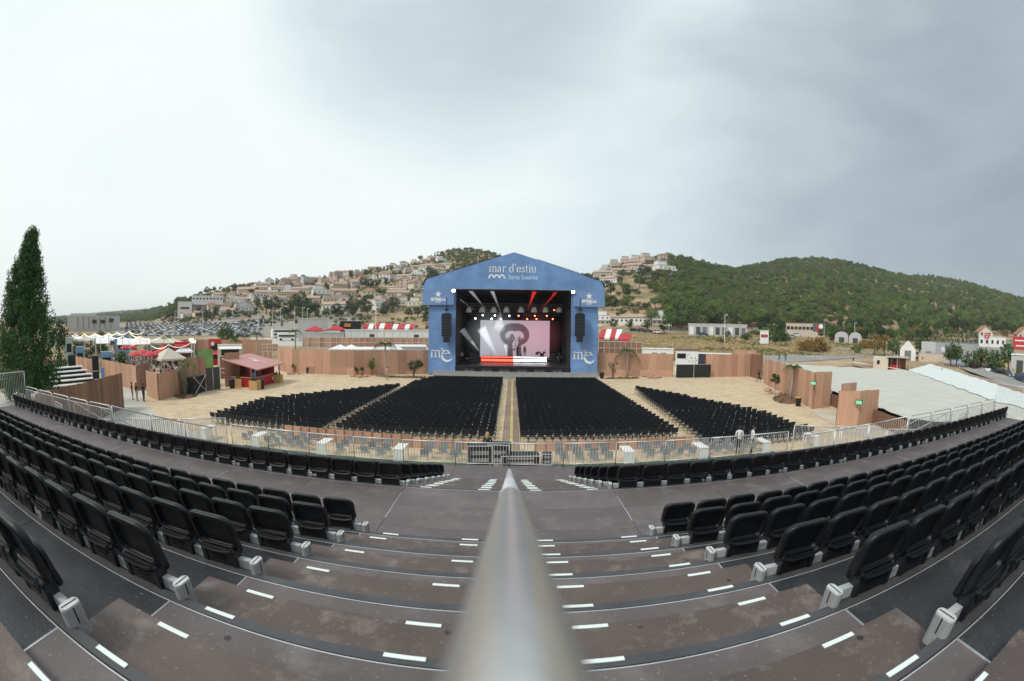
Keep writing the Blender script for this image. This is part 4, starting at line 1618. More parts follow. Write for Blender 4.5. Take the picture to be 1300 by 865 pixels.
def palm(label, loc, h, n=13, L=1.9, rz=0., m=None, lean=(0, 0), cat='palm tree', trunk_r=.12):
    o = thing('palm_tree', label, cat, loc, rz)
    top = Vector((lean[0], lean[1], h))
    MB().tube([(0, 0, -.05), (lean[0] * .2, lean[1] * .2, h * .35), (lean[0] * .6, lean[1] * .6, h * .7), top], [trunk_r * 1.3, trunk_r, trunk_r * .85, trunk_r * .9], 8).build('trunk', bark_pale, o, smooth=True)
    for k in range(n):
        a = 2 * math.pi * k / n + R.uniform(-.2, .2)
        el = R.uniform(.2, 1.1)
        b = MB()
        d = Vector((math.cos(a), math.sin(a), 0))
        side = Vector((-d.y, d.x, 0))
        pr = top
        pts = []
        for q in range(9):
            t = q / 8
            pts.append(top + d * (L * t * math.cos(el * .8)) + Vector((0, 0, L * (math.sin(el) * t - 1.05 * t * t))))
        b.tube(pts, [.02 - .0018 * q for q in range(9)], 4, cap=False)
        for q in range(1, 9):
            w = L * .26 * math.sin(math.pi * (.12 + .85 * q / 9)) + .05
            for s in (-1, 1):
                for e in (0, .5):
                    p = pts[q].lerp(pts[q - 1], e)
                    tip = p + side * s * w + d * w * .5 - Vector((0, 0, w * .5))
                    f = d * .035
                    b.add([p - f, p + f, tip], [(0, 1, 2)])
        b.build('frond', m or leaf_green, o)
    return o


# the tall tree at the left: a dense upswept crown
rng = random.Random(5)
tb = D(35, 495, 50)
ztop = up(tb, 43, 293)
big = thing('tall_tree', 'tall dense dark green tree rising alone at the left edge', 'tree', (tb.x, tb.y, 0))
cr, tr = MB(), MB()
tr.tube([(0, 0, -.2), (.1, 0, 2), (.15, .1, ztop * .5), (0, 0, ztop * .92)], [.34, .28, .17, .03], 9)
Rm = 4.3
for k in range(620):
    z = 1.2 + (ztop - 1.5) * rng.random() ** 1.15
    t = (z - 1.0) / (ztop - 1.0)
    w = Rm * min(1, .74 + t * 1.6) * max(0, 1 - max(0, t - .25) / .76) ** .80
    w = max(w, .18) * rng.uniform(.82, 1.16)
    a = rng.uniform(0, 2 * math.pi)
    q = w * rng.random() ** .45
    c = Vector((math.cos(a) * q, math.sin(a) * q, z))
    leaves(cr, c, .50 + .26 * rng.random(), 72, .135, rng, (1, 1, 1.35))
    if k % 3 == 0:
        zz = max(.8, z - q * 1.3)
        tr.tube([(0, 0, zz), tuple(Vector((0, 0, zz)).lerp(c, .55)), tuple(c)], [.055, .035, .012], 5, cap=False)
place('crown', cr.mesh('crown', leaf_poplar), big)
place('trunk', tr.mesh('trunk', bark, True), big)
tree('shrub', 'yellow-green bushy shrub at the foot of the tall tree', 'shrub', tree_mesh(51, 4.5, 3.6, 4.2, 26, 46, .13, leaf_bright, bark), (tb.x - 2.6, tb.y - 1.6, 0))
tree('round_tree', 'dark round-crowned tree just right of the tall tree', 'tree', P_ROUND[0], D(76, 445, 110) * Vector((1, 1, 0)), .4, 1.25)

# arena plants
bed_n = 0


def bed(cx, cy, rx_, ry_, rz, label):
    o = thing('planting_bed', label, 'planting bed', (cx, cy, .02), rz)
    MB().lathe([(1.0, 0), (.96, .05), (.8, .10), (.4, .14)], 24, sx=rx_, sy=ry_).build('mulch', mulch_m, o)
    b = MB()
    for _ in range(34):
        a, q = R.uniform(0, 6.28), R.uniform(.55, 1.02)
        leaves(b, (math.cos(a) * rx_ * q, math.sin(a) * ry_ * q, .12), .22, 16, .07, R, (1, 1, .6))
    tag(b.build('ground_cover', leaf_green, o), kind='stuff')
    return o


p = G(1000, 507)
bed(p.x, p.y, 3.6, 1.7, rad(55), 'oval planting bed with dark mulch at the right of the arena')
tree('small_tree', 'small round-headed tree standing in the right planting bed', 'tree', tree_mesh(61, 3.6, 2.0, 2.2, 22, 60, .085, leaf_dark, bark_pale), G(983, 502), 0, (up(G(983, 502), 983, 473)) / 3.6)
q = G(1003, 508)
palm('thin palm with a pale trunk against the right fence', q, up(q, 1006, 466), 12, 1.6, lean=(.3, .1))
q = G(490, 480)
palm('tall thin palm standing before the left plywood wall', q, up(q, 489, 437), 15, 2.0, lean=(-.1, 0))
q = G(796, 478.5)
palm('palm in front of the wall right of the stage', q, up(q, 798, 445), 13, 1.9)
q = G(240, 500)
palm('feathery palm above the enclosure at the left', q, up(q, 241, 462), 12, 1.5, m=leaf_bright)
q = G(525, 479)
tree('shrub', 'dark bushy shrub before the left wall near the stage', 'shrub', tree_mesh(62, 2.6, 2.4, 1.9, 18, 50, .09, leaf_dark, bark), q, 0, 1.1)
for (pa, pb, lab) in (((478, 478), (540, 480.5), 'strip bed of low plants along the left wall'), ((766, 481), (812, 480.5), 'strip bed of low plants right of the stage')):
    a, c = G(*pa), G(*pb)
    bed((a.x + c.x) / 2, (a.y + c.y) / 2 - .2, (c - a).length / 2, .65, math.atan2(c.y - a.y, c.x - a.x), lab)
q = G(778, 480)
tree('dry_shrub', 'thin dry brown shrub against the wall right of the stage', 'shrub', tree_mesh(63, 3.0, 1.6, 2.6, 14, 30, .07, leaf_dry, bark), q)
q = G(828, 477)
tree('shrub', 'small round dark shrub among rocks before the right wall', 'shrub', tree_mesh(64, 1.5, 1.2, 1.2, 12, 50, .06, leaf_dark, bark), q)
# bamboo-like clump at the left
q = G(236, 502)
bed(q.x, q.y, 2.6, 1.4, rad(-50), 'mulch bed under the tall thin shrub at the left')
o = thing('thin_shrub', 'tall thin leafy shrub beside the plywood enclosure', 'shrub', q)
st, lf = MB(), MB()
for k in range(16):
    a, w = R.uniform(0, 6.28), R.uniform(.1, .6)
    h = R.uniform(2.2, 3.6)
    c = Vector((math.cos(a) * w, math.sin(a) * w, 0))
    st.tube([c * .4, c + Vector((0, 0, h * .6)), c * 1.5 + Vector((0, 0, h))], [.02, .015, .006], 4)
    for z in range(7):
        leaves(lf, c * (1 + z * .07) + Vector((0, 0, .3 + (h - .3) * z / 6)), .28, 9, .06, R)
tag(st.build('stem', bark_pale, o), kind='stuff')
lf.build('foliage', leaf_olive, o)

# potted plants and rocks
terra = M('terracotta', (.42, .18, .10), .8, var=.12)
for k, (px, py, ls, h, lab) in enumerate(((374, 474, leaf_dark, 1.1, 'potted round shrub in the left corner of the arena'), (453, 477.5, leaf_dark, 1.1, 'dark potted shrub among rocks on the left'),
                                       (459, 478, leaf_green, .8, 'smaller potted shrub beside the dark one'), (472, 477, leaf_bright, 2.0, 'tall leafy potted plant before the left wall'))):
    q = G(px, py)
    o = thing('potted_plant', lab, 'potted plant', q)
    MB().lathe([(.22, .02), (.34, .55), (.38, .56), (.38, .64), (.30, .64)], 14).build('pot', terra, o, smooth=False)
    b = MB()
    if h > 1.5:
        for z in range(14):
            a = z * 2.4
            tip = Vector((math.cos(a) * .9, math.sin(a) * .9, 1.3 + .08 * z))
            m_ = Vector((math.cos(a) * .35, math.sin(a) * .35, 1.2 + .1 * z))
            sd = Vector((-math.sin(a), math.cos(a), 0)) * .16
            b.add([(0, 0, .6), m_ + sd, tip, m_ - sd], [(0, 1, 2, 3)])
        leaves(b, (0, 0, 1.4), .5, 60, .12, R)
    else:
        for z in range(9):
            leaves(b, (R.uniform(-.3, .3), R.uniform(-.3, .3), .75 + R.uniform(0, h * .5)), .26, 40, .06, R)
    b.build('foliage', ls, o)
rock_m = M('reddish_rock', (.40, .24, .17), .9, var=.25, vs=3, bump=.5, bs=8)


def rockmesh(seed):
    rng = random.Random(seed)
    b = MB()
    pr = [(.05, 0), (.5, .02), (.62, .25), (.45, .5), (.12, .62)]
    b.lathe(pr, 9)
    b.v = [(x + rng.uniform(-.1, .1), y + rng.uniform(-.1, .1), z + rng.uniform(-.06, .06)) for x, y, z in b.v]
    return b.mesh('rock', rock_m)


rk = [rockmesh(k) for k in range(3)]
rocks = [(368, 475.5), (372, 476), (379, 475.5), (448, 478.5), (456, 479.5), (465, 479), (819, 478.5), (824, 480.5), (831, 481), (836, 480), (826, 479), (975, 497), (978, 500), (990, 501)]
for k, (px, py) in enumerate(rocks):
    o = place('rock', rk[k % 3], None, G(px, py), R.uniform(0, 6))
    s = R.uniform(.5, .95)
    o.scale = (s, s, s * .8)
    size = ['broad', 'small', 'low', 'tall', 'rounded'][(k - (0, 3, 6, 11)[0 if k < 3 else 1 if k < 6 else 2 if k < 11 else 3])]
    where = ['in the left corner', 'by the left potted shrubs', 'by the small shrub right of the stage', 'at the foot of the small tree on the right'][0 if k < 3 else 1 if k < 6 else 2 if k < 11 else 3]
    tag(o, '%s reddish landscaping rock %s' % (size, where), 'rock', 'reddish rocks ' + where)
for k, (px, py, lab) in enumerate(((391, 474.5, 'black bin before the left plywood wall'), (1013, 516, 'black bin with a yellow lid by the right fence'), (764, 481, 'dark bin beside the right blue wing of the stage'))):
    o = thing('litter_bin', lab, 'bin', G(px, py))
    MB().lathe([(.26, 0), (.32, .8), (.34, .82)], 12).build('body', black_mat, o)
    MB().lathe([(.35, .83), (.34, .90), (.1, .93)], 12).build('lid', M('yellow_lid', (.5, .36, .05), .5) if k == 1 else dark_grey, o)

# ================================================================== HILLS: FOREST
TREES_LEFT = 300


def in_view_az(px):
    v = ray(px, 412)
    return math.atan2(v.x, v.y)


bare0, bare1 = in_view_az(768), in_view_az(862)


def tree_density(x, y):
    """1 in the wood, 0 on open ground"""
    r, a = math.hypot(x, y), math.atan2(x, y)
    B, RR = np.interp(a, _az, _B), np.interp(a, _az, _R)
    s = (r - B) / (RR - B)
    if a > bare0:
        if s < 0.02:
            return 0
        if a < bare1:
            k = (a - bare0) / (bare1 - bare0)
            if s > .62:
                return .10 + .55 * max(0, k - .55)
            return .05 + .95 * max(0, k - .62) / .38
        return 1.0 if s < 1.25 else 0
    if a > in_view_az(540) and s > .62:
        return .9
    return 0


rngf = random.Random(99)
forest = []
a0, a1 = in_view_az(545), rad(88)
tries = 0
while tries < 21000:
    tries += 1
    a = rngf.uniform(a0, a1)
    B, RR = np.interp(a, _az, _B), np.interp(a, _az, _R)
    r = math.sqrt(rngf.uniform(B * B, (RR * 1.15) ** 2))
    x, y = r * math.sin(a), r * math.cos(a)
    if rngf.random() < tree_density(x, y) * .84:
        forest.append((r, a, x, y))
# the far ridge at the left gets its woods as well
for _ in range(5200):
    a = rngf.uniform(in_view_az(60), in_view_az(235))
    r = rngf.uniform(400, 2300)
    B, RR = np.interp(a, _az, _B), np.interp(a, _az, _R)
    if r > B + 40 and r < RR * 1.05:
        forest.append((r, a, r * math.sin(a), r * math.cos(a)))
forest.sort()
pine0 = []
for k, ms in enumerate(P_PINE):
    kinds = ['round-topped pine', 'flat-topped pine', 'tall pine', 'dark bushy pine', 'olive-green pine'][k]
    pine0.append((ms, kinds))
firstp = {}
taken = [f for f in forest if f[1] > bare0 and f[0] < 700][:170]
tset = set(id(f) for f in taken)
for n, f in enumerate(taken):
    k = rngf.choice((0, 0, 1, 2, 3, 4))
    ms, kind = pine0[k]
    fx = proj((f[2], f[3], hill(f[2], f[3]) + 4))[0]
    where = ('by the bare slope' if fx < 900 else 'below the first green summit' if fx < 1000 else 'below the main green hill' if fx < 1120 else 'towards the right end')
    lab = '%s at the hill foot %s' % (kind, where)
    s = rngf.uniform(.62, 1.0)
    loc = (f[2], f[3], hill(f[2], f[3]) - .1)
    if k not in firstp:
        firstp[k] = tree('pine_tree', lab, 'tree', ms, loc, rngf.uniform(0, 6), s, 'pines along the foot of the wooded hill')
    else:
        dup(firstp[k], loc, rngf.uniform(0, 6), lab, (s, s, s * rngf.uniform(.9, 1.15)))
rest = [f for f in forest if id(f) not in tset]
me = bpy.data.meshes.new('pine_forest')
me.from_pydata([(f[2], f[3], hill(f[2], f[3]) - .3) for f in rest], [], [])
at = me.attributes.new('tree_size', 'FLOAT', 'POINT')
at.data.foreach_set('value', [rngf.uniform(.55, .95) * (1 if f[1] > bare0 else (.62 if f[1] > in_view_az(400) else 1.1)) for f in rest])
at = me.attributes.new('tree_turn', 'FLOAT_VECTOR', 'POINT')
at.data.foreach_set('vector', [c for f in rest for c in (0, 0, rngf.uniform(0, 6.28))])
at = me.attributes.new('tree_kind', 'INT', 'POINT')
at.data.foreach_set('value', [rngf.choice((0, 0, 1, 2, 3, 4, 4)) for f in rest])
fo = place('pine_forest', me)
tag(fo, 'dense pine wood covering the hills behind the arena', 'forest', kind='stuff')
SCRUB = True
ng = bpy.data.node_groups.new('wood', 'GeometryNodeTree')
ng.interface.new_socket('Geometry', in_out='INPUT', socket_type='NodeSocketGeometry')
ng.interface.new_socket('Geometry', in_out='OUTPUT', socket_type='NodeSocketGeometry')
gi, go = node(ng, 'NodeGroupInput'), node(ng, 'NodeGroupOutput')
jn = node(ng, 'GeometryNodeJoinGeometry')


def attr(name, typ):
    n = node(ng, 'GeometryNodeInputNamedAttribute', data_type=typ)
    n.inputs['Name'].default_value = name
    return n.outputs[0]


size_a, turn_a, kind_a = attr('tree_size', 'FLOAT'), attr('tree_turn', 'FLOAT_VECTOR'), attr('tree_kind', 'INT')
for k in range(5):
    src = KIDS[firstp[k].name][0] if k in firstp else None
    if src is None:
        continue
    oi = node(ng, 'GeometryNodeObjectInfo', transform_space='ORIGINAL')
    oi.inputs['Object'].default_value = src
    oi.inputs['As Instance'].default_value = True
    cmp_ = node(ng, 'FunctionNodeCompare', data_type='INT', operation='EQUAL')
    wire(ng, kind_a, cmp_.inputs[2])
    cmp_.inputs[3].default_value = k
    ip = node(ng, 'GeometryNodeInstanceOnPoints')
    wire(ng, gi.outputs[0], ip.inputs['Points'])
    wire(ng, cmp_.outputs[0], ip.inputs['Selection'])
    wire(ng, oi.outputs['Geometry'], ip.inputs['Instance'])
    wire(ng, size_a, ip.inputs['Scale'])
    e2 = node(ng, 'FunctionNodeEulerToRotation')
    wire(ng, turn_a, e2.inputs[0])
    wire(ng, e2.outputs[0], ip.inputs['Rotation'])
    wire(ng, ip.outputs[0], jn.inputs[0])
wire(ng, jn.outputs[0], go.inputs[0])
md = fo.modifiers.new('wood', 'NODES')
md.node_group = ng

# ================================================================== HOUSES
WALLS = {'white': M('wall_white', (.74, .73, .70), .8, var=.06, vs=.3), 'cream': M('wall_cream', (.64, .58, .46), .8, var=.07, vs=.3),
         'pinkish': M('wall_pink', (.58, .44, .37), .8, var=.07, vs=.3), 'grey': M('wall_grey', (.50, .495, .485), .8, var=.06, vs=.3), 'sandy': M('wall_sandy', (.55, .46, .37), .8, var=.08, vs=.3)}
tile = M('roof_tile', (.34, .17, .11), .85, var=.2, vs=1.2)
tile_pale = M('roof_tile_pale', (.42, .30, .23), .85, var=.2, vs=1.2)
flat_roof = M('flat_roof', (.42, .41, .39), .8, var=.1)
shutter = M('shutter', (.16, .17, .17), .5)
HP = {}


def house_proto(kind, colour, loc, label, group, rz, sc):
    o = thing('house', label, 'house', loc, rz, group)
    o.scale = (sc,) * 3
    wm = WALLS[colour]
    win_w = MB().box((0, 0, 0), (1.25, .14, 1.35)).box((0, -.03, 0), (1.05, .14, 1.15), mi=1).mesh('window', [white_paint, glass])
    spots = []
    if kind == 'hip':
        MB().box((0, 0, 2.3), (10, 8, 7.6)).build('wall', wm, o)
        b = MB()
        b.add([(-5.5, -4.5, 6.1), (5.5, -4.5, 6.1), (5.5, 4.5, 6.1), (-5.5, 4.5, 6.1), (-1.6, 0, 8.2), (1.6, 0, 8.2)], [(0, 1, 5, 4), (1, 2, 5), (2, 3, 4, 5), (3, 0, 4), (0, 3, 2, 1)])
        b.box((2.8, 1, 8), (.7, .7, 1.6), mi=1)
        b.build('roof', [tile, wm], o)
        spots = [(x, -4.0, z) for x in (-3.2, 0, 3.2) for z in (1.6, 4.6)]
        MB().box((-1, -4.8, 3.0), (6.5, 1.5, .2)).box((-1, -5.5, 3.5), (6.5, .1, .9)).build('balcony', wm, o)
    elif kind == 'gable':
        MB().box((0, 0, 1.6), (8.5, 7.5, 6.2)).add([(-4.25, -3.75, 4.7), (4.25, -3.75, 4.7), (0, -3.75, 7.2), (-4.25, 3.75, 4.7), (4.25, 3.75, 4.7), (0, 3.75, 7.2)], [(0, 1, 2), (3, 5, 4)]).build('wall', wm, o)
        b = MB()
        for s in (-1, 1):
            b.add([(0, -4.2, 7.35), (0, 4.2, 7.35), (s * 4.9, 4.2, 4.45), (s * 4.9, -4.2, 4.45), (0, -4.2, 7.1), (0, 4.2, 7.1), (s * 4.9, 4.2, 4.2), (s * 4.9, -4.2, 4.2)],
                  [(0, 1, 2, 3), (4, 7, 6, 5), (0, 3, 7, 4), (3, 2, 6, 7), (2, 1, 5, 6)])
        b.build('roof', tile, o)
        spots = [(x, -3.75, z) for x in (-2.2, 2.2) for z in (1.4, 3.8)]
    elif kind == 'flat':
        MB().box((0, 0, 1.4), (12, 8, 7.2)).box((-2, 1, 6.4), (6, 5, 2.8)).build('wall', wm, o)
        MB().box((0, 0, 5.06), (12.4, 8.4, .22)).box((-2, 1, 7.9), (6.5, 5.5, .22)).build('roof', flat_roof, o)
        MB().box((0, -4.9, 2.0), (12, 1.8, .22)).box((0, -5.75, 2.5), (12, .1, .9)).build('balcony', wm, o)
        spots = [(x, -4.0, z) for x in (-4.4, -1.5, 1.5, 4.4) for z in (.7, 3.3)]
    else:
        MB().box((0, 0, 1.2), (17, 7, 5.6)).build('wall', wm, o)
        b = MB()
        for s in (-1, 1):
            b.add([(-8.9, 0, 5.8), (8.9, 0, 5.8), (8.9, s * 4.1, 3.9), (-8.9, s * 4.1, 3.9), (-8.9, 0, 5.5), (8.9, 0, 5.5), (8.9, s * 4.1, 3.65), (-8.9, s * 4.1, 3.65)],
                  [(0, 1, 2, 3), (4, 7, 6, 5), (3, 2, 6, 7), (0, 3, 7, 4), (1, 5, 6, 2)])
        b.build('roof', tile_pale, o)
        spots = [(x, -3.5, 1.8) for x in (-6.5, -3.9, -1.3, 1.3, 3.9, 6.5)]
    for x, y, z in spots:
        place('window', win_w, o, (x, y, z))
    return o


KDESC = {'hip': 'hip-roofed house', 'gable': 'gabled house', 'flat': 'flat-roofed house', 'row': 'long low house'}
placed = []


def house(px, py, kind, colour, sc=1., r0=120, turnv=None):
    p = T(px, py, r0)
    if p is None:
        return
    for q, rr in placed:
        if (p - q).length < 8.5:
            return
    placed.append((p, sc))
    rz = math.atan2(-p.x, p.y) + (R.uniform(-.6, .6) if turnv is None else turnv)
    B, RR = np.interp(math.atan2(p.x, p.y), _az, _B), np.interp(math.atan2(p.x, p.y), _az, _R)
    s = (math.hypot(p.x, p.y) - B) / (RR - B)
    hgt = 'at the foot' if s < .12 else 'low' if s < .35 else 'halfway up' if s < .62 else 'high' if s < .85 else 'near the ridge'
    side = ('at the far left end' if px < 290 else 'above the car park' if px < 370 else 'above the white coaches' if px < 430 else 'above the scaffolding' if px < 490 else 'just left of the stage' if px < 600 else 'right of the stage')
    lab = '%s %s %s on the hill %s' % (colour, KDESC[kind].replace('two-storey ', '').replace(' and balcony', '').replace(' with balcony', ''), hgt, side)
    lab = ' '.join(lab.split()[:16]) if len(lab.split()) > 16 else lab
    loc = (p.x, p.y, p.z + .2)
    if (kind, colour) not in HP:
        HP[(kind, colour)] = house_proto(kind, colour, loc, lab, 'houses on the village hill', rz, sc)
    else:
        dup(HP[(kind, colour)], loc, rz, lab, sc)


main = [(489, 357, 'hip', 'white', 1.15), (515, 364, 'gable', 'pinkish', 1.3), (528, 368, 'gable', 'cream', 1.35), (468, 381, 'hip', 'cream', 1.15), (503, 375, 'row', 'cream', 1.1), (407, 378, 'flat', 'white', 1.3),
        (436, 377, 'row', 'pinkish', 1.2), (425, 357, 'gable', 'pinkish', 1.0), (412, 367, 'row', 'sandy', 1.0), (342, 362, 'gable', 'white', 1.1), (361, 362, 'hip', 'pinkish', 1.0), (301, 362, 'row', 'grey', 1.0), (315, 374, 'row', 'pinkish', 1.2),
        (338, 379, 'row', 'white', 1.3), (376, 365, 'flat', 'pinkish', .9), (330, 371, 'row', 'cream', 1.1), (352, 371, 'row', 'white', 1.1), (368, 377, 'row', 'sandy', 1.), (295, 392, 'flat', 'cream', 1.0), (280, 398, 'row', 'sandy', .9), (305, 398, 'flat', 'sandy', .9),
        (255, 403, 'row', 'cream', .8), (240, 404, 'row', 'white', .8), (395, 358, 'row', 'sandy', 1.), (410, 350, 'flat', 'grey', .9), (440, 349, 'row', 'cream', .9), (455, 351, 'flat', 'pinkish', .9), (475, 344, 'row', 'sandy', .9),
        (500, 342, 'flat', 'pinkish', .9), (512, 339, 'hip', 'white', .9), (527, 337, 'flat', 'cream', .9), (540, 334, 'row', 'sandy', .8), (552, 331, 'row', 'white', 1.0), (560, 334, 'flat', 'white', 1.), (545, 343, 'row', 'white', 1.2), (553, 348, 'row', 'grey', 1.2),
        (565, 341, 'row', 'white', 1.), (530, 352, 'flat', 'white', 1.), (452, 362, 'row', 'pinkish', 1.), (430, 366, 'row', 'sandy', 1.), (395, 370, 'row', 'white', 1.), (534, 386, 'flat', 'cream', 1.), (450, 390, 'row', 'sandy', 1.1), (395, 385, 'row', 'sandy', 1.),
        (418, 388, 'flat', 'sandy', 1.), (480, 392, 'row', 'sandy', .9)]
for m_ in main:
    house(*m_)
for (px, py, k_, c_, s_) in ((771, 347, 'flat', 'grey', 1.), (783, 342, 'flat', 'sandy', 1.15), (797, 338, 'flat', 'pinkish', 1.15), (810, 337, 'flat', 'pinkish', 1.2), (823, 335, 'flat', 'sandy', 1.2), (834, 330, 'flat', 'cream', 1.1), (842, 333, 'hip', 'sandy', 1.),
                         (825, 347, 'row', 'white', 1.3), (843, 349, 'flat', 'white', 1.4), (768, 353, 'row', 'sandy', 1.2), (775, 360, 'row', 'white', 1.), (805, 344, 'row', 'sandy', 1.2), (790, 349, 'row', 'sandy', 1.)):
    house(px, py, k_, c_, s_)
kinds = ['hip', 'gable', 'flat', 'row', 'row', 'flat']
cols = ['white', 'cream', 'pinkish', 'sandy', 'white', 'grey', 'cream', 'white']
skx, sky_ = [q[0] for q in SKY], [q[1] for q in SKY]
for _ in range(420):
    px = R.uniform(268, 572)
    ys_ = np.interp(px, skx, sky_)
    py = R.uniform(ys_ + 2, 396 if px > 330 else 402)
    if len(placed) > 112:
        break
    house(px, py, R.choice(kinds), R.choice(cols), R.uniform(.75, 1.15))
# village trees
vt = []
firstv = {}
VP = [(P_ROUND[0], 'dark round tree'), (P_ROUND[1], 'green round tree'), (P_ROUND[2], 'slim dark tree'), (P_PINE[1], 'flat-topped stone pine'), (P_CYP, 'dark cypress'), (P_BUSH[1], 'dark bush')]


def vtree(px, py, k, sc, r0=120):
    p = T(px, py, r0)
    if p is None:
        return
    for q, rr in placed:
        if (p - q).length < 4.6 * rr + 1.2 * sc:
            return
    side = ('at the far left end' if px < 290 else 'above the car park' if px < 370 else 'above the white coaches' if px < 430 else 'above the scaffolding' if px < 490 else 'just left of the stage' if px < 640 else 'right of the stage')
    lab = '%s among the houses on the village hill %s' % (VP[k][1], side)
    lab = lab.replace('among the houses on the village hill', 'among village houses')
    if k not in firstv:
        firstv[k] = tree('village_tree', lab, 'tree', VP[k][0], p, R.uniform(0, 6), sc, 'trees among the village houses')
    else:
        dup(firstv[k], p, R.uniform(0, 6), lab, sc)


for q in [(461, 391, 0, 1.3), (467, 402, 0, 1.5), (470, 385, 1, 1.2), (500, 395, 0, 1.5), (510, 392, 0, 1.4), (520, 388, 0, 1.3), (490, 397, 0, 1.2), (447, 401, 0, 1.9), (428, 402, 0, 1.3), (385, 398, 0, 2.0), (365, 402, 2, 1.6), (349, 400, 0, 2.0), (392, 402, 2, 1.7), (375, 395, 1, 2.0),
          (338, 398, 0, 1.8), (400, 400, 0, 1.4), (545, 353, 0, 1.8), (552, 356, 0, 1.5), (540, 400, 1, 1.3), (530, 404, 1, 1.2), (518, 404, 1, 1.1), (363, 348, 0, 1.6), (376, 350, 3, 1.6), (395, 345, 0, 1.2), (350, 354, 1, 1.4), (318, 352, 0, 1.0), (270, 369, 1, 1.8), (262, 374, 0, 1.3), (250, 373, 2, 1.2),
          (235, 378, 0, 1.4), (497, 345, 2, 1.2), (470, 338, 4, 1.), (465, 352, 1, 1.5), (445, 355, 0, 1.5), (460, 366, 0, 1.5), (470, 368, 0, 1.5), (480, 366, 2, 1.2), (490, 364, 0, 1.2), (355, 383, 4, 1.2), (412, 343, 4, .9), (185, 400, 0, 2.2), (240, 396, 0, 1.0), (262, 405, 0, 1.), (290, 405, 0, 1.), (300, 403, 2, 1.)]:
    vtree(*q)
for _ in range(900):
    px = R.uniform(215, 570)
    ys_ = np.interp(px, skx, sky_)
    py = R.uniform(ys_ + 1, 405)
    vtree(px, py, R.choice((0, 0, 1, 2, 2, 3, 5, 5, 4)), R.uniform(.6, 1.15))
    if sum(1 for o in KIDS if o.startswith('village_tree')) > 128:
        break
for q in [(776, 338, 2, .9), (782, 341, 0, .8), (770, 345, 4, .7), (815, 356, 0, 1.9), (812, 366, 1, 1.4), (833, 360, 0, 1.3), (831, 370, 1, 1.2), (797, 379, 1, 1.5), (775, 377, 2, 1.3), (765, 385, 0, 1.3), (785, 388, 5, 1.8), (777, 395, 0, 1.2), (767, 396, 0, 1.2), (800, 392, 5, 1.8), (815, 393, 5, 2.), (810, 327, 3, .9), (842, 345, 4, .8)]:
    vtree(*q)

# bushes and garden green between the houses: too many to count
pts, szs, trn, knd = [], [], [], []
rs = random.Random(17)
for _ in range(5200):
    a = rs.uniform(in_view_az(205), in_view_az(640))
    B, RR = np.interp(a, _az, _B), np.interp(a, _az, _R)
    r = math.sqrt(rs.uniform((B - 14) ** 2, (RR * 1.03) ** 2))
    x, y = r * math.sin(a), r * math.cos(a)
    n = noise.noise(Vector((x * .02, y * .02, 5)))
    if rs.random() > .42 + n * .6:
        continue
    if any((q.x - x) ** 2 + (q.y - y) ** 2 < (5.5 * rr + .5) ** 2 for q, rr in placed):
        continue
    pts.append((x, y, hill(x, y) - .4))
    szs.append(rs.uniform(.22, .5) * (1.25 if n > .2 else 1))
    trn += [0, 0, rs.uniform(0, 6.28)]
    knd.append(rs.choice((0, 1, 3, 3, 4)))
me = bpy.data.meshes.new('hillside_scrub')
me.from_pydata(pts, [], [])
for nm, ty, dat, key in (('tree_size', 'FLOAT', szs, 'value'), ('tree_turn', 'FLOAT_VECTOR', trn, 'vector'), ('tree_kind', 'INT', knd, 'value')):
    at = me.attributes.new(nm, ty, 'POINT')
    at.data.foreach_set(key, dat)
so = place('hillside_scrub', me)
tag(so, 'dark bushes and garden greenery between the village houses', 'scrub', kind='stuff')
so.modifiers.new('wood', 'NODES').node_group = ng

# ================================================================== CARS
tyre = M('tyre', (.012, .012, .013), .8)
rim_m = M('wheel_rim', (.35, .36, .37), .35, .7)
CARCOL = {'white': (.68, .69, .69), 'silver': (.40, .42, .43), 'black': (.012, .013, .015), 'dark grey': (.07, .075, .08), 'red': (.42, .02, .025), 'blue': (.03, .07, .16)}
CARM = {k: M('paint_' + k.replace(' ', '_'), v, .3, .1 if k != 'silver' else .5, .03, spec=.6) for k, v in CARCOL.items()}
lamp_r, lamp_w = M('tail_lamp', (.35, .01, .01), .3), M('head_lamp', (.7, .72, .72), .2)


def car_body(b, glass_mi=1, suv=False):
    up_ = .18 if suv else 0
    prof = [(-2.1, .32), (-2.15, .75 + up_ * .5), (-1.75, .92 + up_ * .6), (1.15, .95 + up_ * .6), (2.0, .72 + up_ * .5), (2.15, .5), (2.1, .28)]
    side = Matrix(((1, 0, 0, 0), (0, 0, -1, .86), (0, 1, 0, 0), (0, 0, 0, 1)))
    b.prism(prof, side, 1.72)
    z0, z1 = .93 + up_ * .6, 1.44 + up_
    ro = [(-1.55, -.62, z1), (.25, -.62, z1), (.25, .62, z1), (-1.55, .62, z1)]
    lo = [(-2.0, -.80, z0), (1.15, -.80, z0), (1.15, .80, z0), (-2.0, .80, z0)]
    b.add(lo + ro, [(0, 1, 5, 4), (1, 2, 6, 5), (2, 3, 7, 6), (3, 0, 4, 7)], glass_mi)
    b.add([(x, y, z + .03) for x, y, z in ro] + ro, [(0, 1, 2, 3), (4, 5, 1, 0), (5, 6, 2, 1), (6, 7, 3, 2), (7, 4, 0, 3)])
    for x in (-.62,):
        for s in (-1, 1):
            b.beam((x, s * .80, z0), (x + .05, s * .63, z1), .10, .04)
    return b


def wheel_into(b, x, y, mi=0, mi2=1):
    b.tube([(x, y - .1, .32), (x, y + .1, .32)], .32, 12, mi)
    b.tube([(x, y - .11, .32), (x, y + .11, .32)], .19, 8, mi2)


CARP = {}


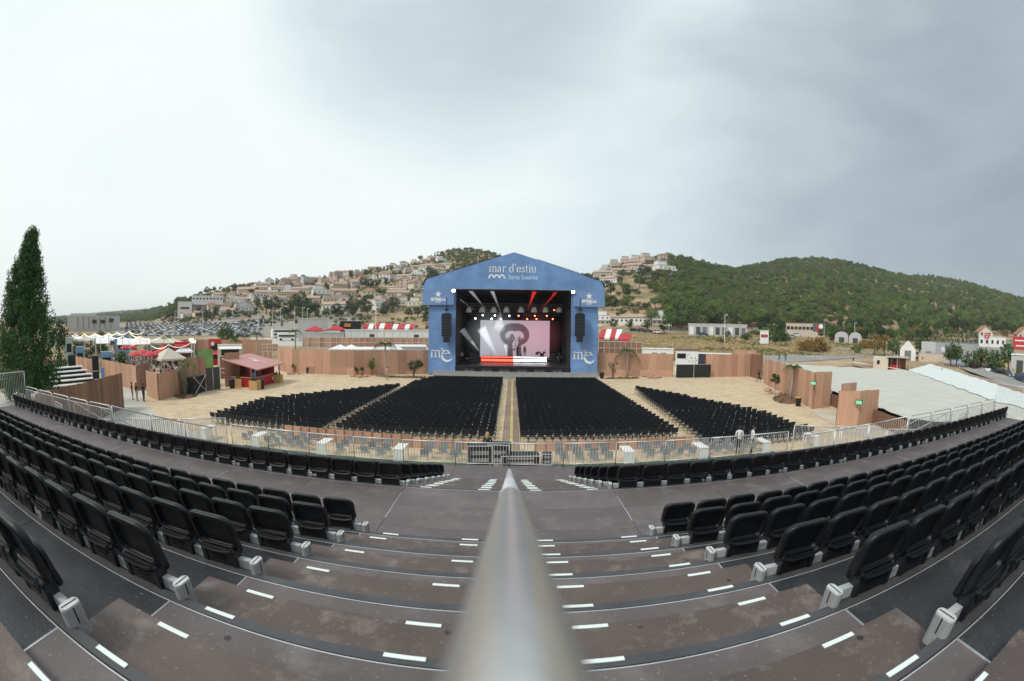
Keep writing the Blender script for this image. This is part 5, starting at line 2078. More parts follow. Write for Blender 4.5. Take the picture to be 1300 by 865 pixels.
def small_car(colour):
    if colour not in CARP:
        b = car_body(MB())
        for x in (-1.35, 1.35):
            for y in (-.78, .78):
                wheel_into(b, x, y, 2, 2)
        CARP[colour] = b.mesh('parked_car', [CARM[colour], glass, tyre])
    return CARP[colour]


def road_car(label, loc, rz, colour, suv=True):
    o = thing('road_car', label, 'car', loc, rz)
    MB_ = MB()
    b = car_body(MB_, 1, suv)
    sp_ = [i for i, m in enumerate(b.mi) if m == 1]
    body, win = MB(), MB()
    body.add(b.v, [f for f, m in zip(b.f, b.mi) if m == 0])
    win.add(b.v, [f for f, m in zip(b.f, b.mi) if m == 1])
    body.build('body', CARM[colour], o)
    win.build('window', glass, o)
    for x in (-1.35, 1.35):
        for y in (-.80, .80):
            w = MB().tube([(x, y - .1, .33), (x, y + .1, .33)], .33, 14).build('wheel', tyre, o)
            MB().tube([(x, y - .108, .33), (x, y + .108, .33)], .21, 10).build('rim', rim_m, w)
    for s in (-1, 1):
        MB().box((2.07, s * .62, .66), (.12, .36, .14)).build('headlight', lamp_w, o)
        MB().box((-2.13, s * .66, .78), (.08, .28, .2)).build('tail_light', lamp_r, o)
    return o


grp = 'cars in the crowded car park'
d0, d1 = T(250, 426).xy.length, T(250, 409.5).xy.length
aL, aR = in_view_az(158), in_view_az(334)
slots = []
d = d0
row = 0
ncars = 0
while d < d1 + 4 and ncars < 285:
    n = int((aR - aL) * d / 3.0)
    for i in range(n):
        if R.random() < .14 or ncars >= 285:
            continue
        a = aL + (aR - aL) * (i + .5) / n
        x, y = d * math.sin(a), d * math.cos(a)
        col = R.choices(['white', 'silver', 'black', 'dark grey', 'red', 'blue'], [9, 4, 1.4, 1.6, .7, .9])[0]
        o = place('parked_car', small_car(col), None, (x, y, hill(x, y) + .03), math.pi / 2 - a + R.choice((0, math.pi)) + rad(12))
        px = proj((x, y, 3))[0]
        w = 'left end' if px < 215 else 'middle' if px < 280 else 'right end'
        tag(o, '%s car in the %s row of the crowded car park' % (col, ORD[row]), 'car', grp)
        ncars += 1
    d += 8.2
    row += 1
L_, R_ = [], []
for k in range(12):
    a = aL - .03 + (aR - aL + .25) * k / 11
    L_.append((d0 * .97 * math.sin(a), d0 * .97 * math.cos(a), 0))
    R_.append(((d1 + 10) * math.sin(a), (d1 + 10) * math.cos(a), 0))
sheet('car_park', (L_, R_), M('carpark_gravel', (.30, .27, .23), .9, var=.12, vs=.1), .05, follow=True)
for k, (px, py, col) in enumerate(((345, 408.5, 'white'), (356, 408, 'dark grey'), (362, 409.5, 'white'), (374, 407.5, 'silver'), (388, 408, 'white'), (337, 411, 'blue'), (347, 411, 'black'), (305, 428, 'black'), (313, 428, 'dark grey'), (294, 427, 'black'))):
    p = T(px, py, 90)
    if p:
        tag(place('parked_car', small_car(col), None, p + Vector((0, 0, .04)), R.uniform(0, 3)), '%s car parked %s' % (col, 'on the slope right of the car park, %s from the left' % ORD[k] if k < 7 else 'on bare ground before the car park, %s' % ('between palms' if k < 9 else 'by the bushes')), 'car', grp)

# ================================================================== COACHES, MARQUEES, SCAFFOLDS BEHIND THE LEFT WALL


def facing(p, extra=0.):
    return math.atan2(-p.x, p.y) + extra


def coach(label, p, rz, L, h, deck2):
    o = thing('coach', label, 'coach', p, rz)
    MB().box((0, 0, .5 + (h - .5) / 2), (L, 2.5, h - .5)).build('body', white_paint, o)
    for z in ((1.7, 3.05) if deck2 else (1.9,)):
        MB().box((.2, 0, z), (L - .9, 2.54, .75)).build('window', glass, o)
    MB().box((L / 2 + .005, 0, 1.9), (.03, 2.2, 1.2)).build('windscreen', glass, o)
    MB().box((0, 0, 1.2), (L * .6, 2.53, .18)).build('stripe', CARM['blue'], o)
    for x in (-L * .3, L * .33):
        for y in (-1.12, 1.12):
            MB().tube([(x, y - .15, .5), (x, y + .15, .5)], .5, 12).build('wheel', tyre, o)


p = T(361, 429.5, 100)
coach('long white double-deck coach parked behind the shorter coach', on(p.x, p.y), facing(p, .35), 12.2, 3.9, True)
p = T(364, 432.8, 100)
coach('shorter white coach parked in front of the double-deck coach', on(p.x, p.y), facing(p, -.15), 7.6, 3.1, False)
L_, R_ = [], []
for k in range(8):
    a, c = T(318 + k * 12, 440, 60), T(318 + k * 12, 429, 60)
    if a and c:
        L_.append(a)
        R_.append(c)
sheet('coach_yard', (L_, R_), pale_m, .06, follow=True)


def blockbox(name, label, cat, p, rz, size, m, parts=()):
    o = thing(name, label, cat, p, rz)
    w, d, h = size
    MB().box((0, 0, h / 2), (w, d, h)).build('body', m, o)
    for pn, c, s, mm in parts:
        MB().box(c, s, mm and 0).build(pn, mm, o)
    return o


def span(pxa, pxb, py, d):
    """two ground points at distance d below the pixels"""
    a, c = D(pxa, py, d), D(pxb, py, d)
    return Vector((a.x, a.y, hill(a.x, a.y))), Vector((c.x, c.y, hill(c.x, c.y)))


def wide(name, label, cat, pxa, pxb, py_top, d, depth, m, roofm=None, parts=True, extra_h=0.):
    a, c = span(pxa, pxb, py_top, d)
    mid = (a + c) / 2
    L = (c - a).length
    h = up(mid, (pxa + pxb) / 2, py_top) - mid.z
    rz = math.atan2(c.y - a.y, c.x - a.x)
    o = thing(name, label, cat, mid, rz)
    MB().box((0, depth / 2, h / 2 - .3), (L, depth, h + .6 - .1)).build('body', m, o)
    MB().box((0, depth / 2, h + .0), (L + .3, depth + .3, .12)).build('roof', roofm or white_pvc, o)
    return o, L, h


# two long white trailer-like marquees
for pxa, pxb, pt, lab, dd in ((438, 487, 419, 'long white marquee behind the scaffolding, left half', 128), (488.5, 546, 419.5, 'long white marquee behind the scaffolding, right half beside the stage', 126)):
    o, L, h = wide('marquee', lab, 'marquee', pxa, pxb, pt, dd, 7, white_pvc)
    for k in range(1, 6):
        MB().box((-L / 2 + L * k / 6, -.03, h / 2 - .2), (.06, .05, h - .2)).build('seam', dark_grey if k == 0 else M('seam_grey', (.5, .5, .5), .6), o)
    MB().box((L * .2, -.04, h - 1.6), (1.4, .06, .8)).build('vent', dark_grey, o)
o, L, h = wide('trailer', 'grey windowed trailer left of the long white marquee', 'trailer', 403, 437, 422, 124, 3, M('trailer_grey', (.55, .56, .56), .5))
for k in range(3):
    MB().box((-L / 2 + L * (k + .7) / 4, -.03, h * .62), (L * .15, .06, h * .22)).build('window', glass, o)
o, L, h = wide('warehouse', 'long pale grey shed behind the coaches', 'shed', 379, 416, 404.5, 172, 9, WALLS['grey'])
MB().box((L * .2, -.03, h * .5), (2.5, .06, 1.6)).build('door', dark_grey, o)
o, L, h = wide('show_truck', 'black show truck with open sides behind the marquees', 'truck', 432, 458, 407.5, 150, 3, black_mat)
MB().box((-L * .15, -.05, h - 1.4), (2.2, .1, 1.1)).build('banner', M('orange_print', (.55, .25, .05), .6), o)


def scaffold(label, pxa, pxb, pt, d, hb, n, m):
    a, c = span(pxa, pxb, pt, d)
    h = up((a + c) / 2, (pxa + pxb) / 2, pt)
    base = a.copy()
    o = thing('scaffold', label, 'scaffold', a, math.atan2(c.y - a.y, c.x - a.x))
    L = (c - a).length
    h = h - a.z
    for k in range(n):
        MB().box((L * (k + .5) / n, .4, h - hb / 2), (L / n - .08, .06, hb)).build('board', m, o)
    b = MB()
    for k in range(n + 1):
        for y in (-.6, .3):
            b.tube([(L * k / n, y, 0), (L * k / n, y, h + .1)], .045, 5)
        if k < n:
            b.tube([(L * k / n, -.6, h - hb), (L * (k + 1) / n, -.6, 0)], .03, 4)
    for z in (h, h - hb * .5, h - hb, h * .3):
        b.tube([(0, -.6, z), (L, -.6, z)], .04, 5)
    b.build('tube_frame', galv, o)
    return o


scaffold('long scaffold backed with orange-brown boards left of the stage', 384, 546, 428.5, 101, 2.2, 22, ply)
scaffold('boarded scaffold right of the stage', 760, 815, 434, 92, 2.6, 8, plydark)
scaffold('bare scaffold tower behind the red bar', 333, 353, 437, 78, 1.2, 3, ply)
scaffold('scaffold bay with brown boards by the grey doors', 279, 291, 452, 62, 3.2, 2, plydark)


def tent(label, p, rz, w, d, eave, peak, m=None, name='tent', legs=True, walls=None, cat='tent', stripes=None):
    o = thing(name, label, cat, p, rz)
    b = MB()
    e = [(-w / 2, -d / 2, eave), (w / 2, -d / 2, eave), (w / 2, d / 2, eave), (-w / 2, d / 2, eave)]
    lo = [(x, y, eave - .28) for x, y, z in e]
    b.add(e + [(0, 0, peak)] + lo, [(0, 1, 4), (1, 2, 4), (2, 3, 4), (3, 0, 4), (5, 6, 1, 0), (6, 7, 2, 1), (7, 8, 3, 2), (8, 5, 0, 3)])
    b.build('canopy', m or white_pvc, o)
    if legs:
        for x, y, z in e:
            MB().tube([(x * .98, y * .98, 0), (x * .98, y * .98, eave)], .04, 6).build('leg', galv, o)
    if walls:
        MB().box((0, d / 2 - .03, eave / 2), (w, .04, eave)).build('wall', walls, o)
    return o


for px, py, w, lab in ((432, 437.5, 5.5, 'left of two peaked white tents behind the plywood wall'), (446, 437.5, 5.5, 'right of two peaked white tents behind the plywood wall')):
    p = D(px, 448, 80)
    z = up(p, px, py)
    tent(lab, (p.x, p.y, 0), facing(p), w, w, z - 1.2, z)
o, L, h = wide('flat_marquee', 'low white flat-topped marquee just behind the left plywood wall', 'marquee', 420, 511, 444, 71, 8, white_pvc)
o, L, h = wide('flat_marquee', 'second low white marquee beside the left blue wing', 'marquee', 498, 541, 440.5, 78, 8, white_pvc)
MB().box((L * .2, -.04, h - .9), (1.0, .06, .6)).build('vent', dark_grey, o)
stripe_w, stripe_r = white_pvc, M('awning_red', (.46, .04, .05), .65)


def striped(label, px, py, d, w, dep, n, rise=2.2):
    p = D(px, py + 8, d)
    q = Vector((p.x, p.y, hill(p.x, p.y)))
    o = thing('striped_awning', label, 'awning', q, facing(p))
    zt = up(q, px, py) - q.z
    for k in range(n):
        x0, x1 = -w / 2 + w * k / n, -w / 2 + w * (k + 1) / n
        MB().add([(x0, -dep / 2, zt - rise), (x1, -dep / 2, zt - rise), (x1 + .6, dep / 2, zt), (x0 + .6, dep / 2, zt), (x0, -dep / 2, zt - rise - .5), (x1, -dep / 2, zt - rise - .5)],
                 [(0, 1, 2, 3), (4, 5, 1, 0)]).build('stripe', stripe_r if k % 2 == 0 else stripe_w, o)
    for x in (-w / 2, w / 2):
        MB().tube([(x, -dep / 2, 0), (x, -dep / 2, zt - rise)], .06, 6).build('post', galv, o)
        MB().tube([(x + .6, dep / 2, 0), (x + .6, dep / 2, zt)], .06, 6).build('post', galv, o)


striped('red and white striped awning behind the marquee, leftmost', 470, 411, 152, 5, 4, 3, 1.7)
striped('red and white striped awning behind the marquee, second from the left', 484, 410.5, 152, 5, 4, 3, 1.7)
striped('small red and white striped awning behind the marquee, third from the left', 501, 411.5, 152, 5, 4, 3, 1.5)
striped('small red and white striped awning behind the marquee, nearest the stage', 516, 411.5, 152, 4.5, 4, 3, 1.5)
striped('red and white striped awning right of the stage', 774, 418, 120, 5.6, 5, 4, 2.2)
striped('small red awning right of the striped one', 792, 424, 118, 3.2, 3, 1, 1.4)
for px, py, w, lab in ((400, 413.5, 7, 'pink-red parasol-like tent behind the coaches'), (427, 412.5, 7, 'red tent between the coaches and the black truck')):
    p = D(px, 424, 150)
    q = on(p.x, p.y)
    z = up(q, px, py) - q.z
    tent(lab, q, facing(p), w, w, z - 1.6, z, stripe_r)

# ================================================================== RED BAR
P2, P3, P1 = G(325, 493.5), G(355, 484.5), G(299, 490.5)
u = (P3 - P2)
ul = u.length
u = u.normalized()
vv = Vector((-u.y, u.x, 0))
if vv.dot(P1 - P2) < 0:
    vv = -vv
vl = 4.3
bar = thing('drinks_bar', 'red open-fronted bar under a pale pink sloping canopy', 'bar', P2, math.atan2(u.y, u.x))
sg = 1 if Vector((-u.y, u.x, 0)).dot(vv) > 0 else -1
h1 = up(P2, 325, 468.5)
red_dark = M('bar_red', (.42, .012, .022), .5, var=.08)
pinkc = M('canopy_pink', (.52, .26, .24), .7, var=.05)
rf = MB().add([(-.5, -sg * .6, h1), (ul + .5, -sg * .6, h1 + .15), (ul + .3, sg * (vl + .3), h1 + 1.25), (-.3, sg * (vl + .3), h1 + 1.05),
               (-.5, -sg * .6, h1 - .12), (ul + .5, -sg * .6, h1 + .03), (ul + .3, sg * (vl + .3), h1 + 1.13), (-.3, sg * (vl + .3), h1 + .93)],
              [(0, 1, 2, 3), (4, 7, 6, 5), (0, 4, 5, 1), (1, 5, 6, 2), (2, 6, 7, 3), (3, 7, 4, 0)]).build('canopy', pinkc, bar)
st = [(.55 * (1 if k % 2 == 0 else .42) * math.sin(math.pi * k / 5), .55 * (1 if k % 2 == 0 else .42) * math.cos(math.pi * k / 5)) for k in range(10)]
slope = math.atan2(1.05, vl + .9)
mm = Matrix.Translation((ul * .5, sg * vl * .42, h1 + .08 + math.tan(slope) * (vl * .42 + .6) + .05)) @ Matrix.Rotation(sg * slope, 4, 'X') @ Matrix.Rotation(rad(90), 4, 'Z')
MB().prism(st, mm, .012).prism([(-1.3, -.95), (1.3, -.95), (1.3, -.72), (-1.3, -.72)], mm, .012).build('star_emblem', white_let, rf)
for x, y, z in ((0, 0, h1), (ul, 0, h1 + .1), (0, sg * vl, h1 + .95), (ul, sg * vl, h1 + 1.1)):
    MB().box((x, y, z / 2), (.12, .12, z)).build('post', M('post_blue', (.12, .2, .42), .5) if y == 0 else galv, bar)
MB().box((ul * .5, sg * .35, .55), (ul * .8, .45, 1.1)).box((.55, sg * (vl * .5), .55), (.45, vl * .72, 1.1)).build('counter', red_dark, bar)
MB().box((ul * .5, sg * .35, 1.12), (ul * .82, .6, .05)).box((.55, sg * vl * .5, 1.13), (.6, vl * .75, .05)).build('counter_top', M('counter_wood', (.5, .33, .2), .6), bar)
MB().box((ul * .5, sg * (vl - .1), 1.3), (ul * .9, .1, 2.6)).box((ul * .9, sg * vl * .5, 1.3), (.1, vl * .8, 2.6)).build('back_wall', red_dark, bar)
MB().prism([(p_[0] * .5, p_[1] * .5) for p_ in st], Matrix.Translation((ul * .72, sg * .35 - sg * .23, .62)) @ Matrix.Rotation(math.pi / 2, 4, 'X'), .01).build('star_emblem', white_let, bar)
for k in range(3):
    MB().box((ul * .45, sg * (vl - .3), 1.2 + k * .45), (ul * .6, .3, .04)).build('shelf', plydark, bar)
    b = MB()
    for q in range(9):
        b.lathe([(.05, 0), (.05, .2), (.02, .26), (.02, .32)], 6, (ul * .2 + q * ul * .06, sg * (vl - .3), 1.22 + k * .45))
    tag(b.build('bottles', M('bottle_mix', (.12, .16, .10), .2, var=.6, vs=3), bar), kind='stuff')
planter_m = M('planter_yellow', (.50, .31, .12), .7, var=.12, stretch=(1, 1, 6))
for k, (px, py, lab) in enumerate(((303, 491.5, 'yellowish wooden planter at the left end of the red bar'), (324, 495, 'yellowish wooden planter at the front corner of the red bar'), (353, 486, 'yellowish wooden planter at the right end of the red bar'))):
    o = thing('planter_box', lab, 'planter', G(px, py), R.uniform(-.2, .2))
    MB().box((0, 0, .5), (1.15, .9, 1.0)).build('box', planter_m, o)
    b = MB()
    for _ in range(6):
        leaves(b, (R.uniform(-.4, .4), R.uniform(-.3, .3), 1.12), .24, 30, .06, R)
    b.build('foliage', leaf_dark, o)
for k, (px, py) in enumerate(((332, 494), (295, 493.5))):
    o = thing('litter_bin', 'black bin %s' % ('before the front planter of the red bar' if k == 0 else 'left of the red bar'), 'bin', G(px, py))
    MB().lathe([(.30, 0), (.36, 1.0), (.38, 1.02)], 12).build('body', black_mat, o)
    MB().lathe([(.39, 1.03), (.3, 1.1)], 12).build('lid', dark_grey, o)
# grey doors, green boards, black scaffold foot left of the bar
p = G(262, 497)
q = G(280, 494)
o = thing('metal_doors', 'pair of dark grey doors between the black scaffold and the bar', 'doors', p, math.atan2(q.y - p.y, q.x - p.x))
L = (q - p).length
for k in range(2):
    MB().box((L * (.26 + .5 * k), 0, 1.25), (L * .46, .06, 2.5)).build('door', dark_grey, o)
p = D(262, 480, 63)
o = thing('green_board', 'green print board behind the dark doors', 'board', (p.x, p.y, 0), facing(p))
MB().box((0, 0, 2.6), (2.2, .06, 2.6)).build('panel', M('green_print', (.17, .36, .12), .6, var=.3, vs=1), o)
MB().box((0, .1, 1.3), (.1, .1, 2.6)).build('post', galv, o)
p = G(247, 502)
q = G(262, 497)
o = thing('black_scaffold', 'black cloth covered scaffold base left of the dark doors', 'scaffold', p, math.atan2(q.y - p.y, q.x - p.x))
L = (q - p).length
MB().box((L / 2, .5, .9), (L, .9, 1.8)).build('cloth', black_mat, o)
MB().tube([(0, -.05, 0), (L, -.05, 1.8)], .04, 6).tube([(0, -.05, 1.8), (L, -.05, 0)], .04, 6).build('brace', galv, o)

# ================================================================== MARKET
for k, (x, y, d) in enumerate(((727, 562, 78), (795, 545, 82), (852, 562, 76), (940, 540, 84))):
    px, py = ZA(x, y)
    p = D(px, py, d)
    z = p.z
    o = thing('parasol', 'red parasol over market tables, %s from the left' % ORD[k], 'parasol', (p.x, p.y, 0), 0, 'red market parasols')
    MB().lathe([(1.55, z - .62), (1.5, z - .5), (.8, z - .14), (.05, z)], 8).build('canopy', red_paint, o)
    MB().tube([(0, 0, 0), (0, 0, z - .1)], .03, 6).build('pole', galv, o)
    t_ = thing('market_table', 'table under the %s red market parasol' % ORD[k], 'table', (p.x, p.y - .01, 0), 0, 'tables under the parasols')
    MB().lathe([(.5, .98), (.5, 1.02)], 12).build('table_top', white_paint, t_)
    MB().tube([(.1, 0, 0), (.1, 0, .98)], .04, 6).build('leg', galv, t_)
beige = M('tent_beige', (.56, .51, .42), .75, var=.06)
p = D(214, 455, 76)
z = up(p, *ZA(1000, 530))
tent('beige pyramid tent nearest the enclosure in the market', (p.x, p.y, 0), facing(p, .4), 5.0, 5.0, z - 1.6, z, beige)
for k, (x, y, d, w, lab) in enumerate(((915, 442, 100, 6, 'far beige tent under the string lights, left one'), (1005, 442, 100, 7, 'far beige tent under the string lights, right one'), (1285, 545, 92, 3.6, 'small beige tent by the red stalls'))):
    px, py = ZA(x, y)
    p = D(px, py, d)
    tent(lab, (p.x, p.y, 0), facing(p), w, w, p.z - 1.1, p.z, beige)
for k, (xa, xb, y, d, lab) in enumerate(((575, 850, 478, 88, 'white flat shade canopy in the middle of the market'), (400, 515, 470, 92, 'white flat shade canopy at the left of the market'))):
    pa, pb = D(*ZA(xa, y), d), D(*ZA(xb, y), d)
    mid = (pa + pb) / 2
    w = (pb - pa).length
    o = thing('shade_canopy', lab, 'canopy', (mid.x, mid.y, 0), math.atan2(pb.y - pa.y, pb.x - pa.x))
    MB().box((0, 2, mid.z - .1), (w, 5, .1), m=Matrix.Rotation(rad(11), 3, 'X')).build('cloth', white_pvc, o)
    for x in (-w / 2, w / 2):
        for y_ in (-.4, 4.4):
            MB().tube([(x, y_, 0), (x, y_, mid.z)], .04, 6).build('post', galv, o)


def stall(label, px0, px1, py0, d, h, m, awn=None, name='market_stall', cat='stall'):
    a, c = D(px0, py0, d), D(px1, py0, d)
    mid = (a + c) / 2
    w = (c - a).length
    z = mid.z
    o = thing(name, label, cat, (mid.x, mid.y, 0), math.atan2(c.y - a.y, c.x - a.x))
    MB().box((0, .9, z / 2), (w, 1.8, z)).build('body', m, o)
    MB().box((0, -.02, z * .62), (w * .7, .06, z * .32)).build('hatch', black_mat, o)
    if awn:
        MB().box((0, -.6, z * .86), (w * .9, 1.2, .06), m=Matrix.Rotation(rad(18), 3, 'X')).build('awning', awn, o)
    return o, w, z


stall('red food truck stall at the back of the market', *[ZA(1045, 480)[0], ZA(1172, 480)[0], ZA(1045, 484)[1]], 92, 3, red_paint, red_paint)
o, w, z = stall('tall red booth with a round white sign', 265, 281, 430.5, 94, 4, M('booth_red', (.55, .04, .03), .5, var=.06))
MB().tube([(-w * .2, -.06, z * .78), (-w * .2, -.02, z * .78)], .42, 14).build('round_sign', white_let, o)
o, w, z = stall('low beige trailer with a pale roof by the red booth', 276, 308, 437.5, 80, 3, WALLS['cream'], white_pvc)
stall('green kiosk in the market', ZA(886, 505)[0], ZA(925, 505)[0], ZA(886, 503)[1], 88, 3, M('kiosk_green', (.10, .30, .16), .5))
bl = M('booth_blue', (.20, .34, .52), .6, var=.1)
stall('blue booth at the back of the market', ZA(553, 430)[0], ZA(680, 430)[0], ZA(553, 430)[1], 104, 3, bl)
stall('pale blue awning booth at the left entrance', ZA(440, 575)[0], ZA(540, 575)[0], ZA(440, 566)[1], 70, 3, bl)
stall('pale blue box beside the far doorway', ZA(235, 522)[0], ZA(300, 522)[0], ZA(235, 522)[1], 74, 3, bl)
stall('pale green kiosk at the far left of the market', ZA(150, 450)[0], ZA(208, 450)[0], ZA(150, 447)[1], 96, 3, M('kiosk_pale', (.42, .52, .46), .6))
stall('small red stall with a low roof behind the plywood', 268, 282, 446, 84, 3, red_paint, red_paint)
stall('low red roofed stall by the right end of the market', 293, 308, 450, 80, 3, red_paint, red_paint)
for k, (xa, ya, yb, d, lab) in enumerate(((205, 590, 668, 66, 'black doorway box before the far fence'), (402, 598, 745, 57, 'black doorway box beside the pale fence'))):
    p = D(*ZA(xa, yb), d)
    z = up(p, *ZA(xa, ya))
    o = thing('doorway_box', lab, 'doorway', (p.x, p.y, 0), facing(p))
    w = 1.25 if k == 0 else .95
    MB().box((0, 0, z / 2), (w, .9, z)).build('body', black_mat, o)
    for zz in (.3, .55):
        MB().box((0, -.48, z * zz), (w * .85, .04, .07)).build('rail', galv, o)
p = D(*ZA(455, 680), 56)
o = thing('blue_banner', 'tall blue banner hanging beside the black doorway', 'banner', (p.x, p.y, 0), facing(p))
MB().box((0, 0, 1.3), (.42, .06, 2.2)).build('cloth', blue, o)
MB().tube([(-.24, .05, 0), (-.24, .05, 2.6)], .03, 6).build('pole', galv, o)
# white topped steps
o = thing('white_steps', 'broad white-topped steps beside the tall tree', 'steps', G(103, 491), facing(G(103, 491), .35))
for k in range(5):
    MB().box((-1.0 - k * .35, k * 1.15, .35 + k * .42), (9.0, 1.05, .12)).build('step', white_pvc, o)
    MB().box((-1.0 - k * .35, k * 1.15 + .3, .15 + k * .42), (8.8, .1, .4 + .02 * k)).build('riser_board', dark_grey, o)
# string lights
bulb = emis('string_bulb', (1, .93, .7), 1.3)
bulb_r = emis('string_bulb_red', (1, .45, .35), 1.0)
for k, (pts, d, m, lab) in enumerate((
        ([(205, 425), (305, 412), (395, 410), (505, 405), (575, 400), (675, 390), (800, 393)], 84, bulb, 'long string of white festoon lights across the market'),
        ([(440, 450), (505, 412), (620, 432), (765, 432), (820, 475)], 78, bulb, 'second string of festoon lights over the middle of the market'),
        ([(675, 392), (765, 432), (960, 425), (1190, 470)], 86, bulb, 'string of festoon lights running to the right of the market'),
        ([(690, 500), (765, 440), (830, 470)], 74, bulb_r, 'short reddish string of festoon lights'),
        ([(860, 510), (1000, 500), (1190, 480)], 80, bulb, 'low string of festoon lights before the red stall'))):
    o = thing('string_lights', lab, 'string lights', (0, 0, 0))
    w3 = [D(*ZA(*q), d + 3 * i) for i, q in enumerate(pts)]
    cab, bb = MB(), MB()
    for a, c in zip(w3, w3[1:]):
        sag = (c - a).length * .13
        line = [a.lerp(c, t / 10) - Vector((0, 0, sag * 4 * (t / 10) * (1 - t / 10))) for t in range(11)]
        cab.tube(line, .02, 4)
        for t in range(20):
            q = a.lerp(c, t / 20) - Vector((0, 0, sag * 4 * (t / 20) * (1 - t / 20) + .08))
            bb.lathe([(.02, -.08), (.06, -.03), (.06, .03), (.02, .06)], 6, q)
    cab.build('cable', dark_grey, o)
    tag(bb.build('bulbs', m, o), kind='stuff')
    for q in w3:
        MB().tube([(q.x, q.y, 0), (q.x, q.y, q.z + .1)], .05, 6).build('post', galv, o)
for k, (x, yt) in enumerate(((1195, 465), (1215, 480))):
    px = ZA(x, yt)[0]
    p = D(px, 460, 70)
    zt = up(p, px, ZA(x, yt)[1])
    o = thing('flood_mast', 'white lamp mast at the right of the market, %s one' % ('left' if k == 0 else 'right'), 'lamp mast', (p.x, p.y, 0))
    MB().tube([(0, 0, 0), (0, 0, zt)], .06, 8).build('mast', white_paint, o)
    MB().box((0, -.1, zt), (.7, .3, .35)).build('lamp_head', emis('mast_lamp_%d' % k, (1, .95, .8), 1.6), o)
mplants = [(*ZA(540, 540), 74, 1.6, 1), (*ZA(240, 500), 90, 1.5, 1), (*ZA(640, 375), 112, 1.1, 0), (*ZA(1160, 445), 92, 1.2, 1), (ZB(450, 610)[0], ZB(450, 610)[1], 112, 1.9, 0), (*ZA(1255, 520), 82, 1.2, 1), (*ZA(860, 520), 84, 1.0, 1), (*ZA(455, 420), 105, 1.2, 0), (*ZA(105, 450), 88, 1.3, 1)]
for k, (px, py, d, sc, t_) in enumerate(mplants):
    p = D(px, 450, d)
    tree('market_tree', 'small green tree among the market stalls, %s from the left' % ORD[sorted(range(len(mplants)), key=lambda i: mplants[i][0]).index(k)], 'tree', (P_BUSH[0] if t_ else P_ROUND[1]), (p.x, p.y, 0), R.uniform(0, 6), sc if t_ else sc * .6)
for k, (px, pt, d, lab) in enumerate(((311, 418, 118, 'short palm by the two dark cars'), (326, 421, 92, 'palm standing before the coach yard'), (375, 418, 118, 'palm right of the shorter coach'), (211, 425, 100, 'palm behind the market tents'), (299, 430, 96, 'thin palm by the red booth'))):
    p = D(px, 440, d)
    q = on(p.x, p.y)
    palm(lab, q, up(q, px, pt) - q.z - .4, 13, 1.8 * d / 90, trunk_r=.22)
for k, (px, pt, d, w, m, lab) in enumerate(((96, 424, 112, 5, white_pvc, 'small white tent at the far left behind the market'), (108, 426, 118, 6, beige, 'beige tent at the far left behind the market'), (121, 423, 124, 6, white_pvc, 'white tent below the grey hall'),
                                            (136, 425, 116, 5, white_pvc, 'white tent behind the string lights, left one'), (152, 424, 126, 6, white_pvc, 'white tent behind the string lights, right one'), (176, 427, 112, 5, beige, 'beige tent before the car park'),
                                            (163, 434, 96, 4, stripe_r, 'red tent beside the blue booth'), (203, 436, 96, 3.6, stripe_r, 'red tent before the long back fence'), (234, 438, 92, 4, white_pvc, 'white tent right of the lamp masts'))):
    p = D(px, 440, d)
    q = on(p.x, p.y)
    z = up(q, px, pt) - q.z
    tent(lab, q, facing(p), w, w, z - 1.2, z, m)
for k, (px, d, sc) in enumerate(((90, 100, .7), (101, 128, .8), (115, 104, .6), (128, 135, .8), (145, 138, .75), (160, 120, .6), (172, 136, .7), (188, 118, .5), (250, 108, .5), (222, 112, .55))):
    p = D(px, 440, d)
    q = on(p.x, p.y)
    tree('market_tree', 'dark round tree behind the market tents, %s from the left' % ORD[sorted([90, 101, 115, 128, 145, 160, 172, 188, 222, 250]).index(px)], 'tree', P_ROUND[k % 3], q, R.uniform(0, 6), sc)
# far buildings at the left
o, L, h = wide('exhibition_hall', 'big grey flat-roofed hall at the far left', 'building', 86, 152, 401.5, 250, 22, WALLS['grey'])
for k in range(7):
    MB().box((-L * .30 + k * L * .105, -.1, h * .55), (L * .02, .3, h * .8)).build('fin', M('fin_grey', (.3, .3, .3), .7), o)
for k in range(3):
    MB().box((L * (.02 + .16 * k), -.12, h * (.62 + .08 * (k == 2))), (L * .09, .3, h * .26)).build('window', glass, o)
MB().box((-L * .2, 6, h + .8), (L * .5, 4, 1.4)).build('plant_room', flat_roof, o)
o, L, h = wide('school_building', 'long pale institutional building at the left end of the village', 'building', 244, 283, 375.5, 380, 12, WALLS['white'])
for k in range(9):
    MB().box((-L * .44 + k * L * .11, -.1, h - 2.4), (L * .06, .2, 1.3)).build('window', glass, o)
MB().box((0, -2, h * .45), (L, 4, .5)).build('terrace', flat_roof, o)
o, L, h = wide('school_wing', 'lower pale wing left of the long institutional building', 'building', 226, 244, 383, 372, 10, WALLS['white'])
MB().box((0, -.1, h * .6), (L * .6, .2, 1.6)).build('window', glass, o)

# ================================================================== THE RIGHT SIDE
# big pale shade cloth stretched low over the plot beyond the right fence
CZ = 1.25
A_, C_, E_, D_, B_ = [G(x, y, CZ).xy for x, y in ((983, 460.5), (1150, 458), (1181, 462), (1300, 500), (1056, 494.5))]
B2_ = G(1152, 530, CZ).xy
near_l, near_r = Vector((B2_.x + 5, B2_.y - 8)), Vector((D_.x - 4, D_.y - 10))
shade = thing('shade_cloth', 'huge pale cloth roof stretched low over the plot right of the arena', 'shade cloth', (48, 35, 0))
cloth_a = M('cloth_cream', (.50, .495, .44), .85, var=.045, vs=.5, bump=.3, bs=1.5)
cloth_b = M('cloth_white', (.62, .66, .645), .85, var=.03, vs=.5, bump=.3, bs=1.5)


